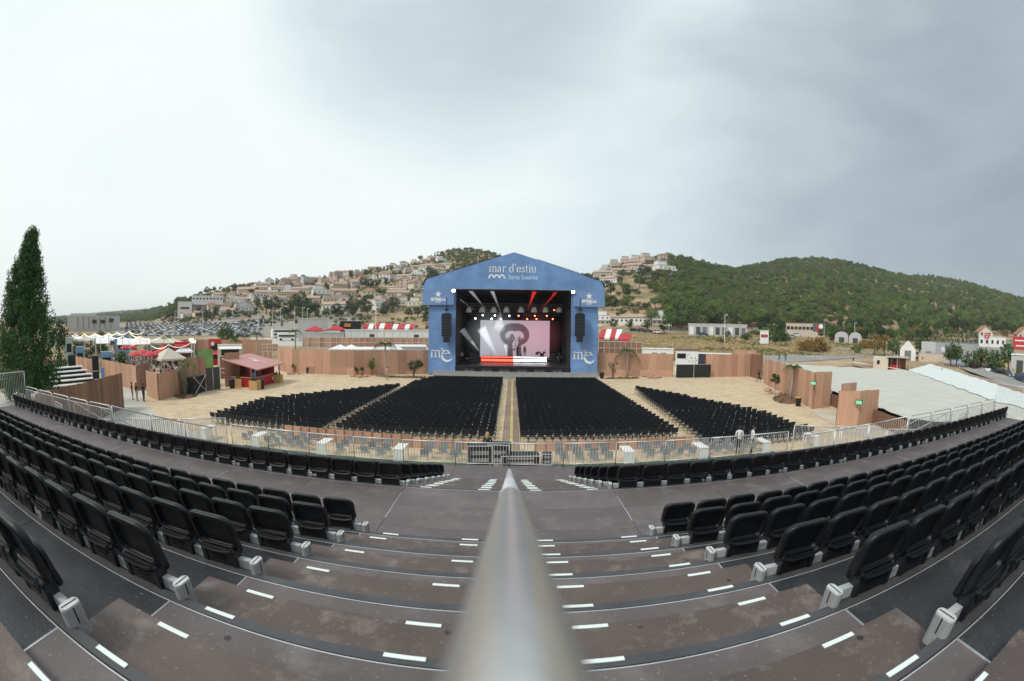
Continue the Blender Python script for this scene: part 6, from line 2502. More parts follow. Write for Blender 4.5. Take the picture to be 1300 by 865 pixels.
def cloth(pl, pr, m, nu, nv, z0=CZ):
    """sagging sheet between a left and a right edge (lists of points)"""
    def along(p, t):
        t = t * (len(p) - 1)
        i = min(int(t), len(p) - 2)
        return p[i].lerp(p[i + 1], t - i)
    b = MB()
    vs = []
    for i in range(nu + 1):
        a, c = along(pl, i / nu), along(pr, i / nu)
        for j in range(nv + 1):
            q = a.lerp(c, j / nv)
            sag = .15 * abs(math.sin(math.pi * q.x / 3.2)) ** .6 * abs(math.sin(math.pi * q.y / 3.6)) ** .6
            vs.append((q.x - 48, q.y - 35, z0 - sag + .06 * noise.noise(Vector((q.x * .2, q.y * .2, 1)))))
    fs = [(i * (nv + 1) + j, i * (nv + 1) + j + 1, (i + 1) * (nv + 1) + j + 1, (i + 1) * (nv + 1) + j) for i in range(nu) for j in range(nv)]
    b.add(vs, fs)
    return b.build('cloth', m, shade)


mid1 = G(1153, 470, CZ).xy
mid2 = G(1262, 509, CZ).xy
mid3 = (near_l + near_r) / 2
cloth([A_, B_, B2_, near_l], [mid1, mid1.lerp(mid2, .5), mid2, mid3], cloth_a, 60, 40)
cloth([mid1 + Vector((.05, 0)), mid2, mid3], [E_, D_, near_r], cloth_b, 60, 14, CZ + .06)
cloth([A_, A_.lerp(C_, .5), mid1 + Vector((0, .1))], [A_ + Vector((0, .6)), A_.lerp(C_, .55) + Vector((0, .6)), mid1 + Vector((.5, 1.0))], cloth_a, 10, 2)
for i in range(15):
    q = A_.lerp(C_, i / 14)
    MB().tube([(q.x - 48, q.y - 35, 0), (q.x - 48, q.y - 35, CZ + .12)], .06, 6).build('post', galv, shade)
for i in range(12):
    q = A_.lerp(B_, i / 11)
    MB().tube([(q.x - 48, q.y - 35, 0), (q.x - 48, q.y - 35, CZ)], .06, 6).build('post', galv, shade)
# roads
rp1 = [(955, 457.5), (1100, 452.5), (1150, 451), (1205, 457), (1300, 481)]
rp2 = [(965, 463), (1100, 461), (1172, 463), (1215, 471), (1300, 498)]
sheet('road', ([G(*q) for q in rp1], [G(*q) for q in rp2]), greyroad, .05, follow=True)
L_, R_ = [], []
for px in range(740, 1001, 20):
    a, c = T(px, 423.5, 60), T(px, 419.0, 60)
    if a and c:
        L_.append(a)
        R_.append(c)
sheet('upper_road', (L_, R_), greyroad, .10, follow=True)
L_, R_ = [], []
for px in (1188, 1205, 1225, 1245, 1262, 1290):
    a, c = T(px, 452, 60), T(px, 434, 60)
    if a and c:
        L_.append(a)
        R_.append(c)
sheet('paved_yard', (L_, R_), greyroad, .08, follow=True)
o = thing('low_wall', 'low beige wall between the pale cloth roof and the road', 'wall', (0, 0, 0))
wp = [G(1172, 465.5), G(1200, 473), G(1250, 487.5), G(1299, 503)]
for a, c in zip(wp, wp[1:]):
    MB().beam((a.x, a.y, .45), (c.x, c.y, .45), .3, .9).build('wall_segment', WALLS['sandy'], o)
# parked cars along the road and on the upper road
for k, (px, py, col, lab) in enumerate(((1223, 466.5, 'white', 'white car parked by the road, leftmost of the row'), (1236, 470, 'black', 'black car parked between two white cars by the road'),
                                        (1251, 473.5, 'white', 'white car parked in the middle of the roadside row'), (1264, 477, 'black', 'black car parked right of the middle white car'), (1279, 480.5, 'dark grey', 'grey car parked near the right end of the roadside row'),
                                        (1296, 485, 'blue', 'dark blue car at the right end of the roadside row'), (1164, 455, 'white', 'white car waiting at the far end of the road'), (1171, 458, 'dark grey', 'dark grey car behind the white one at the far end of the road'),
                                        (888, 470, 'blue', 'dark blue car behind the black mesh gate'))):
    p = T(px, py, 55)
    d = G(1296, 485) - G(1223, 466.5)
    road_car(lab, p + Vector((0, 0, .05)), math.atan2(d.y, d.x) + (math.pi if k % 2 else 0) if k < 6 else R.uniform(.2, .6), col, k not in (2, 4))
for k, (px, py, col) in enumerate(((878, 419.5, 'red'), (902, 420, 'white'), (939, 421, 'red'), (815, 421.5, 'dark grey'), (823, 422.5, 'dark grey'), (836, 424, 'white'), (893, 427, 'blue'), (960, 421.5, 'white'), (925, 420.5, 'white'), (806, 421, 'black'), (1012, 428, 'white'), (1005, 430, 'silver'))):
    p = T(px, py, 60)
    if p:
        near = {0: 'below the wooded hill, leftmost red one', 1: 'between the two red cars', 2: 'by the lamp post', 3: 'under the dark trees right of the stage', 4: 'under the last dark tree', 5: 'at the edge of the dry field', 6: 'on the track across the dry field',
                7: 'right of the lamp post', 8: 'left of the lamp post', 9: 'beside the red awning', 10: 'by the green bush, nearer one', 11: 'by the green bush, further one'}[k]
        tag(place('parked_car', small_car(col), None, p + Vector((0, 0, .12)), facing(p) + R.uniform(-.3, .3)), '%s car on the upper road %s' % (col, near), 'car', 'cars on the upper road')
# buildings
for k in range(7):
    house(768 + k * 12.0, 411.5, 'row' if k % 3 else 'flat', ['white', 'grey', 'white', 'cream'][k % 4], .75, 60, 0)
house(857, 414, 'hip', 'white', .6, 60, 0)
o, L, h = wide('industrial_units', 'low grey-white industrial units beyond the upper road', 'building', 874, 948, 411.5, 182, 9, WALLS['grey'])
for k in range(9):
    MB().box((-L / 2 + L * (k + .5) / 9, -.05, h * .42), (L * .07, .12, h * .62)).build('door', [white_paint, dark_grey, shutter][k % 3], o)
    MB().box((-L / 2 + L * k / 9, -.06, h / 2), (.25, .14, h)).build('pilaster', flat_roof, o)
o, L, h = wide('showroom', 'long low grey-roofed showroom with a red end sign', 'building', 998, 1047, 410.5, 190, 14, WALLS['sandy'], M('roof_grey_dark', (.2, .21, .22), .6))
MB().box((L * .34, -.08, h - 1.6), (L * .30, .2, 3.0)).build('sign_panel', M('sign_grey', (.10, .10, .11), .5), o)
MB().box((L * .36, -.2, h - 1.9), (L * .16, .12, 2.0)).build('sign_panel', stripe_r, o)
MB().tube([(L * .40, -.28, h - 1.2), (L * .40, -.36, h - 1.2)], 1.0, 16).build('round_sign', white_let, o)
for k in range(7):
    MB().box((-L * .44 + k * L * .1, -.05, h - 2.0), (L * .08, .1, 1.2)).build('window', glass, o)
o, L, h = wide('container', 'white office container behind the wall right of the stage', 'container', 815.5, 855, 443, 90, 2.6, white_pvc)
for x in (-.10, .18):
    MB().box((L * x, -.04, h * .62), (1.1, .08, .9)).build('window', shutter, o)
    MB().box((L * x, -.09, h * .62), (.08, .04, .9)).build('mullion', white_paint, o)
o, L, h = wide('painted_hut', 'white hut with thin line drawings and a dark red roof by the gate', 'hut', 858, 886.5, 444.5, 76, 3, white_pvc, M('roof_dark_red', (.16, .05, .045), .6))
MB().box((-L * .24, -.04, h - 1.0), (1.5, .08, .8)).build('window', glass, o)
mu = MB()
for _ in range(26):
    x, z = R.uniform(.05, L * .46), R.uniform(.6, h - .5)
    a = R.uniform(0, 6.28)
    mu.box((x, -.015, z), (R.uniform(.15, .4), .02, .05), m=Matrix.Rotation(a, 3, 'Y'))
tag(mu.build('line_drawing', dark_grey, o), kind='stuff')
o, L, h = wide('dark_container', 'dark container beside the painted hut', 'container', 887, 928, 449.5, 84, 2.6, M('container_dark', (.055, .055, .065), .5))
for k in range(6):
    MB().box((-L / 2 + L * (k + .5) / 6, -.03, h / 2), (.08, .06, h - .3)).build('rib', dark_grey, o)
o, L, h = wide('white_billboard', 'small white roadside billboard left of the green bush', 'billboard', 965, 976, 419.5, 150, .3, white_pvc)
MB().box((0, -.08, h * .6), (L * .8, .06, h * .2)).build('print', stripe_r, o)
for k, (pa, pb, pt, d, lab) in enumerate(((1060, 1077, 421, 165, 'left white polytunnel behind the bushes'), (1078, 1094, 422, 162, 'right white polytunnel behind the bushes'), (1143, 1163, 432.5, 120, 'white gabled shed beyond the road'), (1170, 1188, 434.5, 122, 'white flat shed beside the gabled one'))):
    a, c = span(pa, pb, pt, d)
    mid = (a + c) / 2
    L = (c - a).length
    h = up(mid, (pa + pb) / 2, pt) - mid.z
    o = thing('shed', lab, 'shed', mid, math.atan2(c.y - a.y, c.x - a.x))
    sec = [(-L / 2, -.5), (L / 2, -.5), (L / 2, h * .55)] + ([(L / 2 * math.cos(rad(q)), h * .55 + h * .45 * math.sin(rad(q))) for q in range(20, 161, 20)] if k < 2 else [(0, h)] if k == 2 else [(L / 2, h), (-L / 2, h)]) + [(-L / 2, h * .55)]
    MB().prism(sec, Matrix(((1, 0, 0, 0), (0, 0, 1, 0), (0, 1, 0, 0), (0, 0, 0, 1))), 12).build('shell', (WALLS['grey'] if k != 2 else WALLS['white']), o)
    MB().box((0, -.06, h * .25), (L * .4, .1, h * .5)).build('door', dark_grey if k < 2 else shutter, o)
a, c = T(1166, 459, 60), T(1204, 460, 60)
o = thing('retaining_wall', 'brown retaining wall on the far side of the road', 'wall', a, math.atan2(c.y - a.y, c.x - a.x))
MB().box(((c - a).length / 2, 0, .9), ((c - a).length, .4, 2.2)).build('wall_face', WALLS['sandy'], o)
MB().box(((c - a).length / 2, 0, 2.05), ((c - a).length + .1, .5, .12)).build('coping', flat_roof, o)
o, L, h = wide('white_villa', 'low white building with a flat roof among palms at the right', 'building', 1243, 1277, 427.5, 175, 9, WALLS['white'])
for k in range(5):
    MB().box((-L * .4 + k * L * .2, -.05, h * .5), (L * .08, .1, h * .35)).build('window', glass, o)
o, L, h = wide('grey_building', 'grey flat building at the right edge beyond the bushes', 'building', 1284, 1312, 451, 104, 8, WALLS['grey'])
MB().box((-L * .1, -.05, h * .5), (L * .3, .1, h * .5)).build('door', dark_grey, o)
for px, py, lab, col, d in ((1249, 421, 'cream gabled house with an orange roof at the right', 'cream', 195), (1298, 421, 'orange-walled gabled house at the right edge', 'pinkish', 190)):
    p = D(px, py, d)
    dup(HP.get(('gable', col)), (p.x, p.y, hill(p.x, p.y)), facing(p, .3), lab, .9)
for px, py, w, hh, d, lab in ((1295, 436, 6.0, 3.6, 150, 'big red roadside billboard at the right edge'), (1253, 426.5, 2.2, 1.8, 165, 'small red sign beside the low white building')):
    p = D(px, py, d)
    q = on(p.x, p.y)
    o = thing('red_billboard', lab, 'billboard', q, facing(q))
    zc = p.z - q.z
    MB().box((0, 0, zc), (w, .25, hh)).build('panel', stripe_r, o)
    for k in range(2):
        MB().box((0, -.15, zc + hh * (.2 - .4 * k)), (w * (.7 - .15 * k), .06, hh * .09)).build('print', white_let, o)
    for x in (-w * .35, w * .35):
        MB().box((x, .2, zc / 2), (.25, .25, zc)).build('post', galv, o)
# kiosk at the edge of the cloth
p = G(1128, 470)
o = thing('kiosk', 'small beige kiosk with a flat roof at the far edge of the pale cloth', 'kiosk', p, facing(p))
MB().box((-2.0, 0, 1.35), (3.6, 3.2, 2.7)).build('body', WALLS['cream'], o)
MB().box((-2.6, -1.62, 1.6), (.7, .06, .8)).build('window', glass, o)
MB().box((2.2, 0, 2.75), (5.6, 3.8, .2)).build('roof', flat_roof, o)
MB().box((2.0, 1.5, 1.3), (4.6, .12, 2.6)).build('back_wall', plydark, o)
for x in (.6, 2.6, 4.7):
    MB().tube([(x, -1.6, 0), (x, -1.6, 2.65)], .08, 6).build('post', plydark, o)
MB().box((1.6, -.8, .6), (2.6, .9, 1.2)).build('counter', red_dark, o)

# ------------------------------------------------------------------ trees, bushes and hedges on the right-hand plain
PL = [  # px, py of the base, mesh, scale, label
    (778, 419, 'R0', .72, 'dark round tree right of the stage, first of four in a row'), (800, 420, 'R0', .70, 'dark round tree right of the stage, second of four in a row'),
    (821, 421, 'R0', .74, 'dark round tree right of the stage, third of four in a row'), (843, 425, 'R2', .82, 'dark slim tree right of the stage, last of four in a row'),
    (871, 411, 'R0', 1.25, 'big dark tree at the foot of the wooded hill'), (893, 408, 'R1', 1.2, 'broad green tree on the slope above the grey units'), (876, 414, 'R1', .6, 'small green tree by the grey units'),
    (892, 422.5, 'B1', 1.0, 'small dark bush by the upper road'), (924, 428, 'B4', 1.2, 'olive bush at the foot of the lamp post'), (915, 436, 'B4', .9, 'olive bush left of the lamp post'), (920, 421, 'R2', .7, 'slim dark tree behind the lamp post'),
    (946, 432.5, 'B1', 1.3, 'round dark bush in the dry field'), (957, 425, 'B4', 1.2, 'olive bush on the field edge'), (991, 440, 'R1', .9, 'green bushy tree in the dry field'), (999, 438, 'R1', .62, 'second green bushy tree in the dry field'), (984, 439, 'R1', .55, 'smaller green bush beside the two in the dry field'),
    (1020, 446, 'O', 1.35, 'green and orange bush in the dry field, left half'), (1034, 447.5, 'O', 1.9, 'broad orange-topped bush in the dry field'), (1047, 447, 'O', 1.2, 'green and orange bush in the dry field, right end'),
    (1042, 431, 'R1', .66, 'green tree behind the orange bush'), (1056, 432, 'O', .9, 'small orange bush behind the broad one'), (1072, 434, 'B1', 1.1, 'dark bush before the polytunnels'), (1085, 435, 'B1', 1.1, 'second dark bush before the polytunnels'),
    (1087, 449.5, 'B2', 1.15, 'yellow-green bush by the road'), (1098, 443, 'O', 1.2, 'orange bush left of the orange tree'), (1110, 452, 'OT', .9, 'orange-leaved tree by the kiosk'), (1122, 453, 'OT', .85, 'second orange-leaved tree by the kiosk'), (1133, 455, 'R1', .85, 'green tree with yellowing top by the kiosk'), (1141, 455, 'B2', .9, 'yellowing bush by the kiosk'),
    (1167, 451, 'R1', .8, 'green tree before the white sheds'), (1207, 465, 'R0', .78, 'dark tree at the roadside, left one'), (1214, 466, 'R1', .8, 'green tree at the roadside, right one'),
    (1234, 468, 'B0', 2.3, 'broad bush behind the parked cars, left'), (1246, 470, 'B4', 2.5, 'broad grey-green bush behind the parked cars'), (1258, 472, 'B0', 2.3, 'broad bush behind the parked cars, right'), (1280, 473, 'R1', .95, 'green tree behind the parked cars'), (1270, 473, 'B2', 1.0, 'grassy bush behind the parked cars'), (1290, 478, 'B2', .9, 'yellow-green bush at the right end of the cars'),
    (1144, 418, 'R1', .85, 'bright round tree above the long hedge, first'), (1158, 419, 'B2', 2.2, 'bright round tree above the long hedge, second'), (1168, 420, 'B2', 2.0, 'bright round tree above the long hedge, third'), (1192, 420, 'R1', .95, 'bright round tree above the long hedge, fourth'),
    (1213, 423, 'R0', 1.5, 'large dark tree above the right end of the hedge'), (1226, 424, 'R0', 1.1, 'dark tree right of the large one'), (1260, 424, 'R2', 1.0, 'dark tree by the cream gabled house'), (1275, 426, 'R0', 1.1, 'dark tree right of the cream house'), (1287, 428, 'R0', 1.0, 'dark tree by the red billboard'),
    (952, 414, 'R1', .9, 'green tree behind the grey units, right'), (963, 413, 'B2', 2.0, 'bright green bush behind the grey units'), (980, 416, 'R0', .9, 'dark tree left of the showroom'), (990, 417, 'R1', .8, 'green tree touching the showroom'),
    (930, 410, 'R1', .8, 'green tree behind the grey units, middle'), (907, 410, 'R1', .7, 'green tree behind the grey units, left'), (835, 385, 'B1', 1.6, 'bush on the bare slope, upper'), (822, 392, 'B4', 1.8, 'olive bush on the bare slope'), (806, 400, 'B4', 1.8, 'olive bush low on the bare slope'), (851, 396, 'B1', 1.8, 'bush at the edge of the wood'), (845, 375, 'B4', 1.8, 'olive bush high on the bare slope'),
    (797, 378, 'R1', .9, 'round green tree on the bare slope')]
P_OT = tree_mesh(36, 6.5, 6.0, 5.2, 24, 34, .24, leaf_orange, bark)
MM = {'R0': P_ROUND[0], 'R1': P_ROUND[1], 'R2': P_ROUND[2], 'B0': P_BUSH[0], 'B1': P_BUSH[1], 'B2': P_BUSH[2], 'O': P_BUSH[3], 'B4': P_BUSH[4], 'OT': P_OT}
for px, py, k, sc, lab in PL:
    p = T(px, py, 55)
    if p is None:
        continue
    bush = k[0] in 'BO' and k != 'OT'
    tree('bush' if bush else 'field_tree', lab, 'bush' if bush else 'tree', MM[k], p, R.uniform(0, 6), (sc, sc, sc * R.uniform(.9, 1.05)))
rt = random.Random(31)
FP = {}
made = []
for _ in range(420):
    px, py = rt.uniform(955, 1320), rt.uniform(409, 434)
    if py < np.interp(px, (955, 1100, 1300), (410, 411, 415)) or (1186 < px < 1290 and py > 428):
        continue
    p = T(px, py, 100)
    if p is None or p.length < 125 or any((p - q).length < 5.5 for q in made):
        continue
    if 996 < px < 1050 and py > 414:
        continue
    if len(made) > 105:
        break
    made.append(p)
    k = rt.choice(('R0', 'R1', 'R1', 'R2', 'B0', 'B2', 'O'))
    sc = rt.uniform(.65, 1.1) if k[0] == 'R' else rt.uniform(1.3, 2.2)
    kind = {'R0': 'dark round tree', 'R1': 'green round tree', 'R2': 'slim dark tree', 'B0': 'green bush', 'B2': 'yellow-green bush', 'O': 'orange-tinged bush'}[k]
    lab = '%s on the plain below the green hill' % kind
    if k not in FP:
        FP[k] = tree('plain_tree', lab, 'tree', MM[k], p, rt.uniform(0, 6), sc, 'trees on the plain below the green hill')
    else:
        dup(FP[k], p, rt.uniform(0, 6), lab, sc)
# rough scrub and grass tufts scattered over the plain
tuft = MB()
dry1, dry2 = M('dry_grass', (.40, .31, .16), .9, var=.2, vs=.3), M('green_grass', (.16, .17, .06), .9, var=.25, vs=.3)
rg = random.Random(21)
for _ in range(9000):
    px, py = rg.uniform(745, 1180), rg.uniform(421, 458)
    p = T(px, py, 62)
    if p is None or (p.x < 45 and p.y < 72):
        continue
    if py > 452 - .0 * px and 960 < px:
        continue
    n = noise.noise(Vector((p.x * .05, p.y * .05, 7)))
    hgt = rg.uniform(.15, .5) + max(0, n) * .5
    mi = 1 if n > .12 and rg.random() < .7 else 0
    for _k in range(3):
        a = rg.uniform(0, 6.28)
        w = rg.uniform(.15, .4)
        c = p + Vector((rg.uniform(-.5, .5), rg.uniform(-.5, .5), -.05))
        d_ = Vector((math.cos(a) * w, math.sin(a) * w, 0))
        tuft.add([c - d_, c + d_, c + d_ * 1.3 + Vector((rg.uniform(-.2, .2), 0, hgt)), c - d_ * .9 + Vector((0, 0, hgt * .8))], [(0, 1, 2, 3)], mi)
tag(tuft.build('dry_grass', [dry1, dry2]), 'tufts of dry and green grass over the field right of the stage', 'grass', kind='stuff')
hedge_pts = [(1048, 425), (1075, 427), (1100, 431), (1130, 433), (1160, 434), (1190, 434.5), (1218, 436), (1243, 437)]
for k in range(len(hedge_pts) - 1):
    a, c = T(*hedge_pts[k], 60), T(*hedge_pts[k + 1], 60)
    o = thing('hedge', 'long green hedge under the wooded hill, %s stretch from the left' % ORD[k], 'hedge', a, 0)
    b, tr_ = MB(), MB()
    L = (c - a).length
    n = int(L / 1.1)
    for q in range(n):
        w = (c - a) * (q / n)
        for z in (.8, 2.0, 3.0):
            leaves(b, w + Vector((rg.uniform(-.5, .5), rg.uniform(-.5, .5), z * 1.25)), 1.05, 52, .26, rg)
        if q % 3 == 0:
            tr_.tube([w + Vector((0, 0, -.2)), w + Vector((0, 0, 2))], .07, 5)
    b.build('foliage', leaf_green if k % 2 else leaf_dark, o)
    tag(tr_.build('stem', bark, o), kind='stuff')
# street lamps
lampm = emis('lamp_glass', (.8, .8, .75), .5)
for k, (px, pt, pb, d, lab) in enumerate(((919.5, 400, 447, 150, 'tall street lamp in the dry field right of the stage'), (477, 390, 430, 128, 'tall street lamp rising behind the scaffolding'), (384, 391, 410, 190, 'street lamp by the grey shed'), (390, 392, 410, 205, 'street lamp right of the grey shed'),
                                       (222, 395, 412, 215, 'street lamp at the left end of the car park'), (257, 395, 412, 230, 'street lamp on the far side of the car park'), (328, 391, 405, 235, 'street lamp below the dark trees, left one'), (346, 391, 405, 235, 'street lamp below the dark trees, middle one'), (356, 391, 405, 235, 'street lamp below the dark trees, right one'),
                                       (374, 390, 406, 215, 'street lamp behind the coaches'), (1085, 410, 428, 185, 'street lamp by the polytunnels'), (1125, 433, 458, 118, 'wooden pole by the orange trees'), (1139, 449, 461, 100, 'short pole by the kiosk'), (1196, 440, 468, 92, 'sign pole at the roadside'), (1218, 456, 468, 96, 'blue sign pole at the roadside'))):
    p = D(px, pb, d)
    q = on(p.x, p.y)
    h = up(q, px, pt) - q.z
    lampq = 'lamp' in lab
    o = thing('street_lamp' if lampq else 'roadside_pole', lab, 'street lamp' if lampq else 'pole', q, facing(q))
    MB().tube([(0, 0, 0), (0, 0, h * .5), (0, 0, h)], [.14, .11, .08], 8).build('pole', white_paint if lampq else bark_pale, o)
    if lampq:
        MB().box((.45, -.1, h + .05), (1.2, .35, .16)).build('lamp_head', galv, o)
        MB().box((.55, -.1, h - .05), (.8, .28, .06)).build('lens', lampm, o)
    else:
        MB().box((0, -.12, h - .5), (.8, .06, .8) if 'sign' in lab else (.3, .1, .3)).build('plate', bl if 'blue' in lab else galv, o)

# ================================================================== PEOPLE
SHIRTS = {'white': (.62, .62, .63), 'black': (.014, .015, .018), 'navy': (.02, .028, .06), 'red': (.42, .03, .04), 'grey': (.25, .25, .26), 'blue': (.1, .18, .36), 'pink': (.55, .25, .27), 'beige': (.48, .40, .30)}
hair_m, shoe_m = M('hair_dark', (.025, .017, .013), .6), M('shoe_dark', (.03, .028, .027), .6)
jeans, trs = M('trousers_dark', (.02, .022, .03), .8), M('shorts_beige', (.36, .29, .2), .8)


def body_mesh(pose):
    """one skinned surface over a posed skeleton; 1.72 m tall, facing -Y"""
    st = {'stand': 0, 'walk': 1, 'wait': 2}[pose]
    V_, E_, RR_, tagl = [], [], [], []

    def add(p, r, par, t):
        V_.append(p)
        RR_.append(r)
        tagl.append(t)
        if par is not None:
            E_.append((par, len(V_) - 1))
        return len(V_) - 1
    hips = add((0, 0, .95), .135, None, 't')
    waist = add((0, .0, 1.10), .12, hips, 's')
    chest = add((0, .01, 1.30), .145, waist, 's')
    neckb = add((0, .015, 1.45), .075, chest, 's')
    neck = add((0, .0, 1.50), .052, neckb, 'k')
    hd = add((0, -.02, 1.585), .088, neck, 'k')
    add((0, -.015, 1.66), .075, hd, 'k')
    add((0, -.112, 1.585), .016, hd, 'k')         # nose
    for sx in (-1, 1):
        add((sx * .095, 0, 1.585), .014, hd, 'k')  # ears
        sw = {0: .03, 1: .26 * sx, 2: .06 * sx}[st]
        hp = add((sx * .095, -sw * .10, .90), .10, hips, 't')
        kn = add((sx * .105, -sw - .02, .50), .064, hp, 't')
        ak = add((sx * .11, -sw * 1.25 + (.10 if st == 1 and sx < 0 else .02), .09), .042, kn, 't')
        add((sx * .12, -sw * 1.25 - .14 + (.10 if st == 1 and sx < 0 else 0), .04), .036, ak, 'f')
        sh = add((sx * .185, .01, 1.41), .062, neckb, 's')
        aw = -sw * .7
        el = add((sx * .235, .02 - aw * .5, 1.13), .046, sh, 's')
        if st == 2:
            wr = add((sx * .16, -.20, 1.03), .030, el, 'k')
            hv = Vector((-sx * .06, -.06, .01))
        else:
            wr = add((sx * .25, -.06 - aw, .89), .030, el, 'k')
            hv = Vector((0, -.03, -.075))
        w = Vector(V_[wr])
        pm = add(tuple(w + hv), .034, wr, 'k')
        for f in range(4):
            off = Vector((0, (f - 1.5) * .019, 0))
            ln = (.055, .07, .066, .05)[f]
            k1 = add(tuple(w + hv * 1.45 + off), .0095, pm, 'k')
            add(tuple(w + hv * 1.45 + off + hv.normalized() * ln + Vector((-sx * .015, -.012, 0))), .008, k1, 'k')
        th = add(tuple(w + hv * .8 + Vector((-sx * .012, -.042, 0))), .011, pm, 'k')
        add(tuple(w + hv * 1.35 + Vector((-sx * .02, -.062, 0))), .009, th, 'k')
    me = bpy.data.meshes.new('b')
    me.from_pydata(V_, E_, [])
    o = bpy.data.objects.new('b', me)
    COL.objects.link(o)
    md = o.modifiers.new('s', 'SKIN')
    for i, v in enumerate(me.skin_vertices[0].data):
        v.radius = (RR_[i], RR_[i])
        v.use_root = i == 0
    md2 = o.modifiers.new('u', 'SUBSURF')
    md2.levels = 1
    dg = bpy.context.evaluated_depsgraph_get()
    out = bpy.data.meshes.new_from_object(o.evaluated_get(dg))
    bpy.data.objects.remove(o)
    nodes_ = [(Vector(a), t) for a, t in zip(V_, tagl)]
    mi = {'k': 0, 's': 1, 't': 2, 'f': 3}
    idx = []
    segs = [(Vector(V_[a]), Vector(V_[b_]), tagl[b_]) for a, b_ in E_]
    for p in out.polygons:
        c = p.center
        best = min(segs, key=lambda s_: ((s_[0] + (s_[1] - s_[0]) * max(0, min(1, (c - s_[0]).dot(s_[1] - s_[0]) / max((s_[1] - s_[0]).length_squared, 1e-9)))) - c).length)
        idx.append(mi[best[2]])
    return out, idx


BODY = {p_: body_mesh(p_) for p_ in ('stand', 'walk', 'wait')}
hairb = MB()
hairb.lathe([(.03, 1.755), (.075, 1.735), (.098, 1.68), (.100, 1.62), (.092, 1.57), (.08, 1.55)], 10, (0, .012, 0))
HAIR = hairb.mesh('hair', hair_m, True)
HAIR_L = MB().lathe([(.03, 1.755), (.075, 1.735), (.10, 1.68), (.104, 1.60), (.10, 1.50), (.09, 1.40)], 10, (0, .03, 0)).mesh('hair', M('hair_fair', (.42, .28, .13), .6), True)
PM = {}


def person(label, loc, rz, shirt, pose='stand', group=None, h=1.72, low=jeans, fair=False):
    key = (shirt, pose, low.name)
    if key not in PM:
        me, idx = BODY[pose]
        m2 = me.copy()
        m2.materials.clear()
        for m in (skin, M('shirt_' + shirt, SHIRTS[shirt], .8, var=.1), low, shoe_m):
            m2.materials.append(m)
        m2.polygons.foreach_set('material_index', idx)
        m2.polygons.foreach_set('use_smooth', [True] * len(m2.polygons))
        PM[key] = m2
    o = place('person', PM[key], None, loc, rz)
    o.scale = (h / 1.75,) * 3
    tag(o, label, 'person', group)
    place('hair', HAIR_L if fair else HAIR, o)
    return o


def px_ground(px, py):
    return T(px, py, 10)


away = math.pi
for k, (px, sh, lab, rz) in enumerate(((940, 'white', 'person in a white shirt standing behind the right guardrail, left one', 2.6), (957, 'white', 'person in a white shirt seen from the side behind the right guardrail', 1.3))):
    q = G(px, 541.5, 1.70)
    person(lab, (q.x, q.y, .02), rz, sh, 'wait')
for px, py, sh, lab, pose, rz, low in ((168.5, 508.5, 'navy', 'person in dark clothes at the left entrance, leftmost of three', 'stand', 2.4, jeans), (174, 510, 'black', 'person in black T-shirt and beige shorts, middle of three at the left entrance', 'stand', 2.9, trs),
                                  (183, 510.5, 'black', 'person in black T-shirt, right of the three at the left entrance', 'wait', 3.4, jeans), (963, 486, 'black', 'person in black walking at the far right corner of the arena', 'walk', 1.5, jeans),
                                  (989, 459, 'black', 'person walking on the road behind the right fence, left one', 'walk', 1.2, jeans), (997, 459.5, 'navy', 'person walking on the road behind the right fence, right one', 'walk', 1.4, jeans), (1083, 463.5, 'black', 'person walking by the far edge of the pale cloth', 'walk', 1.5, jeans),
                                  (492, 483, 'pink', 'person in pink by the tall palm before the left wall', 'stand', .3, trs)):
    q = px_ground(px, py)
    person(lab, q + Vector((0, 0, .03)), rz, sh, pose, None, 1.74, low)
q = G(619, 590)
person('fair-haired person in black beyond the middle guardrail', (q.x, q.y, .02), 3.0, 'black', 'stand', fair=True)
for k, x in enumerate((.35, .6)):
    q = P2 + u * (ul * x) + vv * 1.6
    person('bar worker in %s behind the red counter' % ('grey' if k else 'white'), (q.x, q.y, .02), facing(q), 'grey' if k else 'white', 'wait')
for (px, py, sh, pose, lab) in ((zs(112, 700)[0], 458, 'beige', 'wait', 'musician in a pale shirt at the left of the stage'), (zs(600, 690)[0], 452, 'black', 'wait', 'musician in black behind the white light strip'), (zs(665, 690)[0], 452, 'black', 'stand', 'second musician in black behind the white light strip'), (zs(968, 700)[0], 458, 'black', 'stand', 'stage hand in black at the right of the stage')):
    y = 69.5 if py > 455 else 71.3
    q = V(px, py, y)
    person(lab, (q.x, y, 1.47 if py > 455 else 2.39), 0, sh, pose)
rc = random.Random(4)
cols_ = list(SHIRTS)
nc = 0
for _ in range(170):
    px, d = rc.uniform(150, 256), rc.uniform(60, 104)
    q = D(px, 450, d)
    q.z = 0
    nc += 1
    sh = rc.choice(cols_)
    where = 'left part' if px < 185 else 'middle' if px < 220 else 'right part'
    person('person in %s top in the %s of the market crowd' % (sh, where), q + Vector((0, 0, .02)), rc.uniform(0, 6.28), sh, rc.choice(('stand', 'walk', 'wait')), 'market crowd', rc.uniform(1.6, 1.82), rc.choice((jeans, trs)))
for px, py, sh in ((107, 470, 'red'), (113, 471, 'black')):
    q = G(px, 484)
    q2 = D(px, py + 5, q.xy.length + 4)
    person('person in %s standing on top of the white steps' % sh, (q2.x, q2.y, max(q2.z, 1.0)), 2, sh, 'wait')

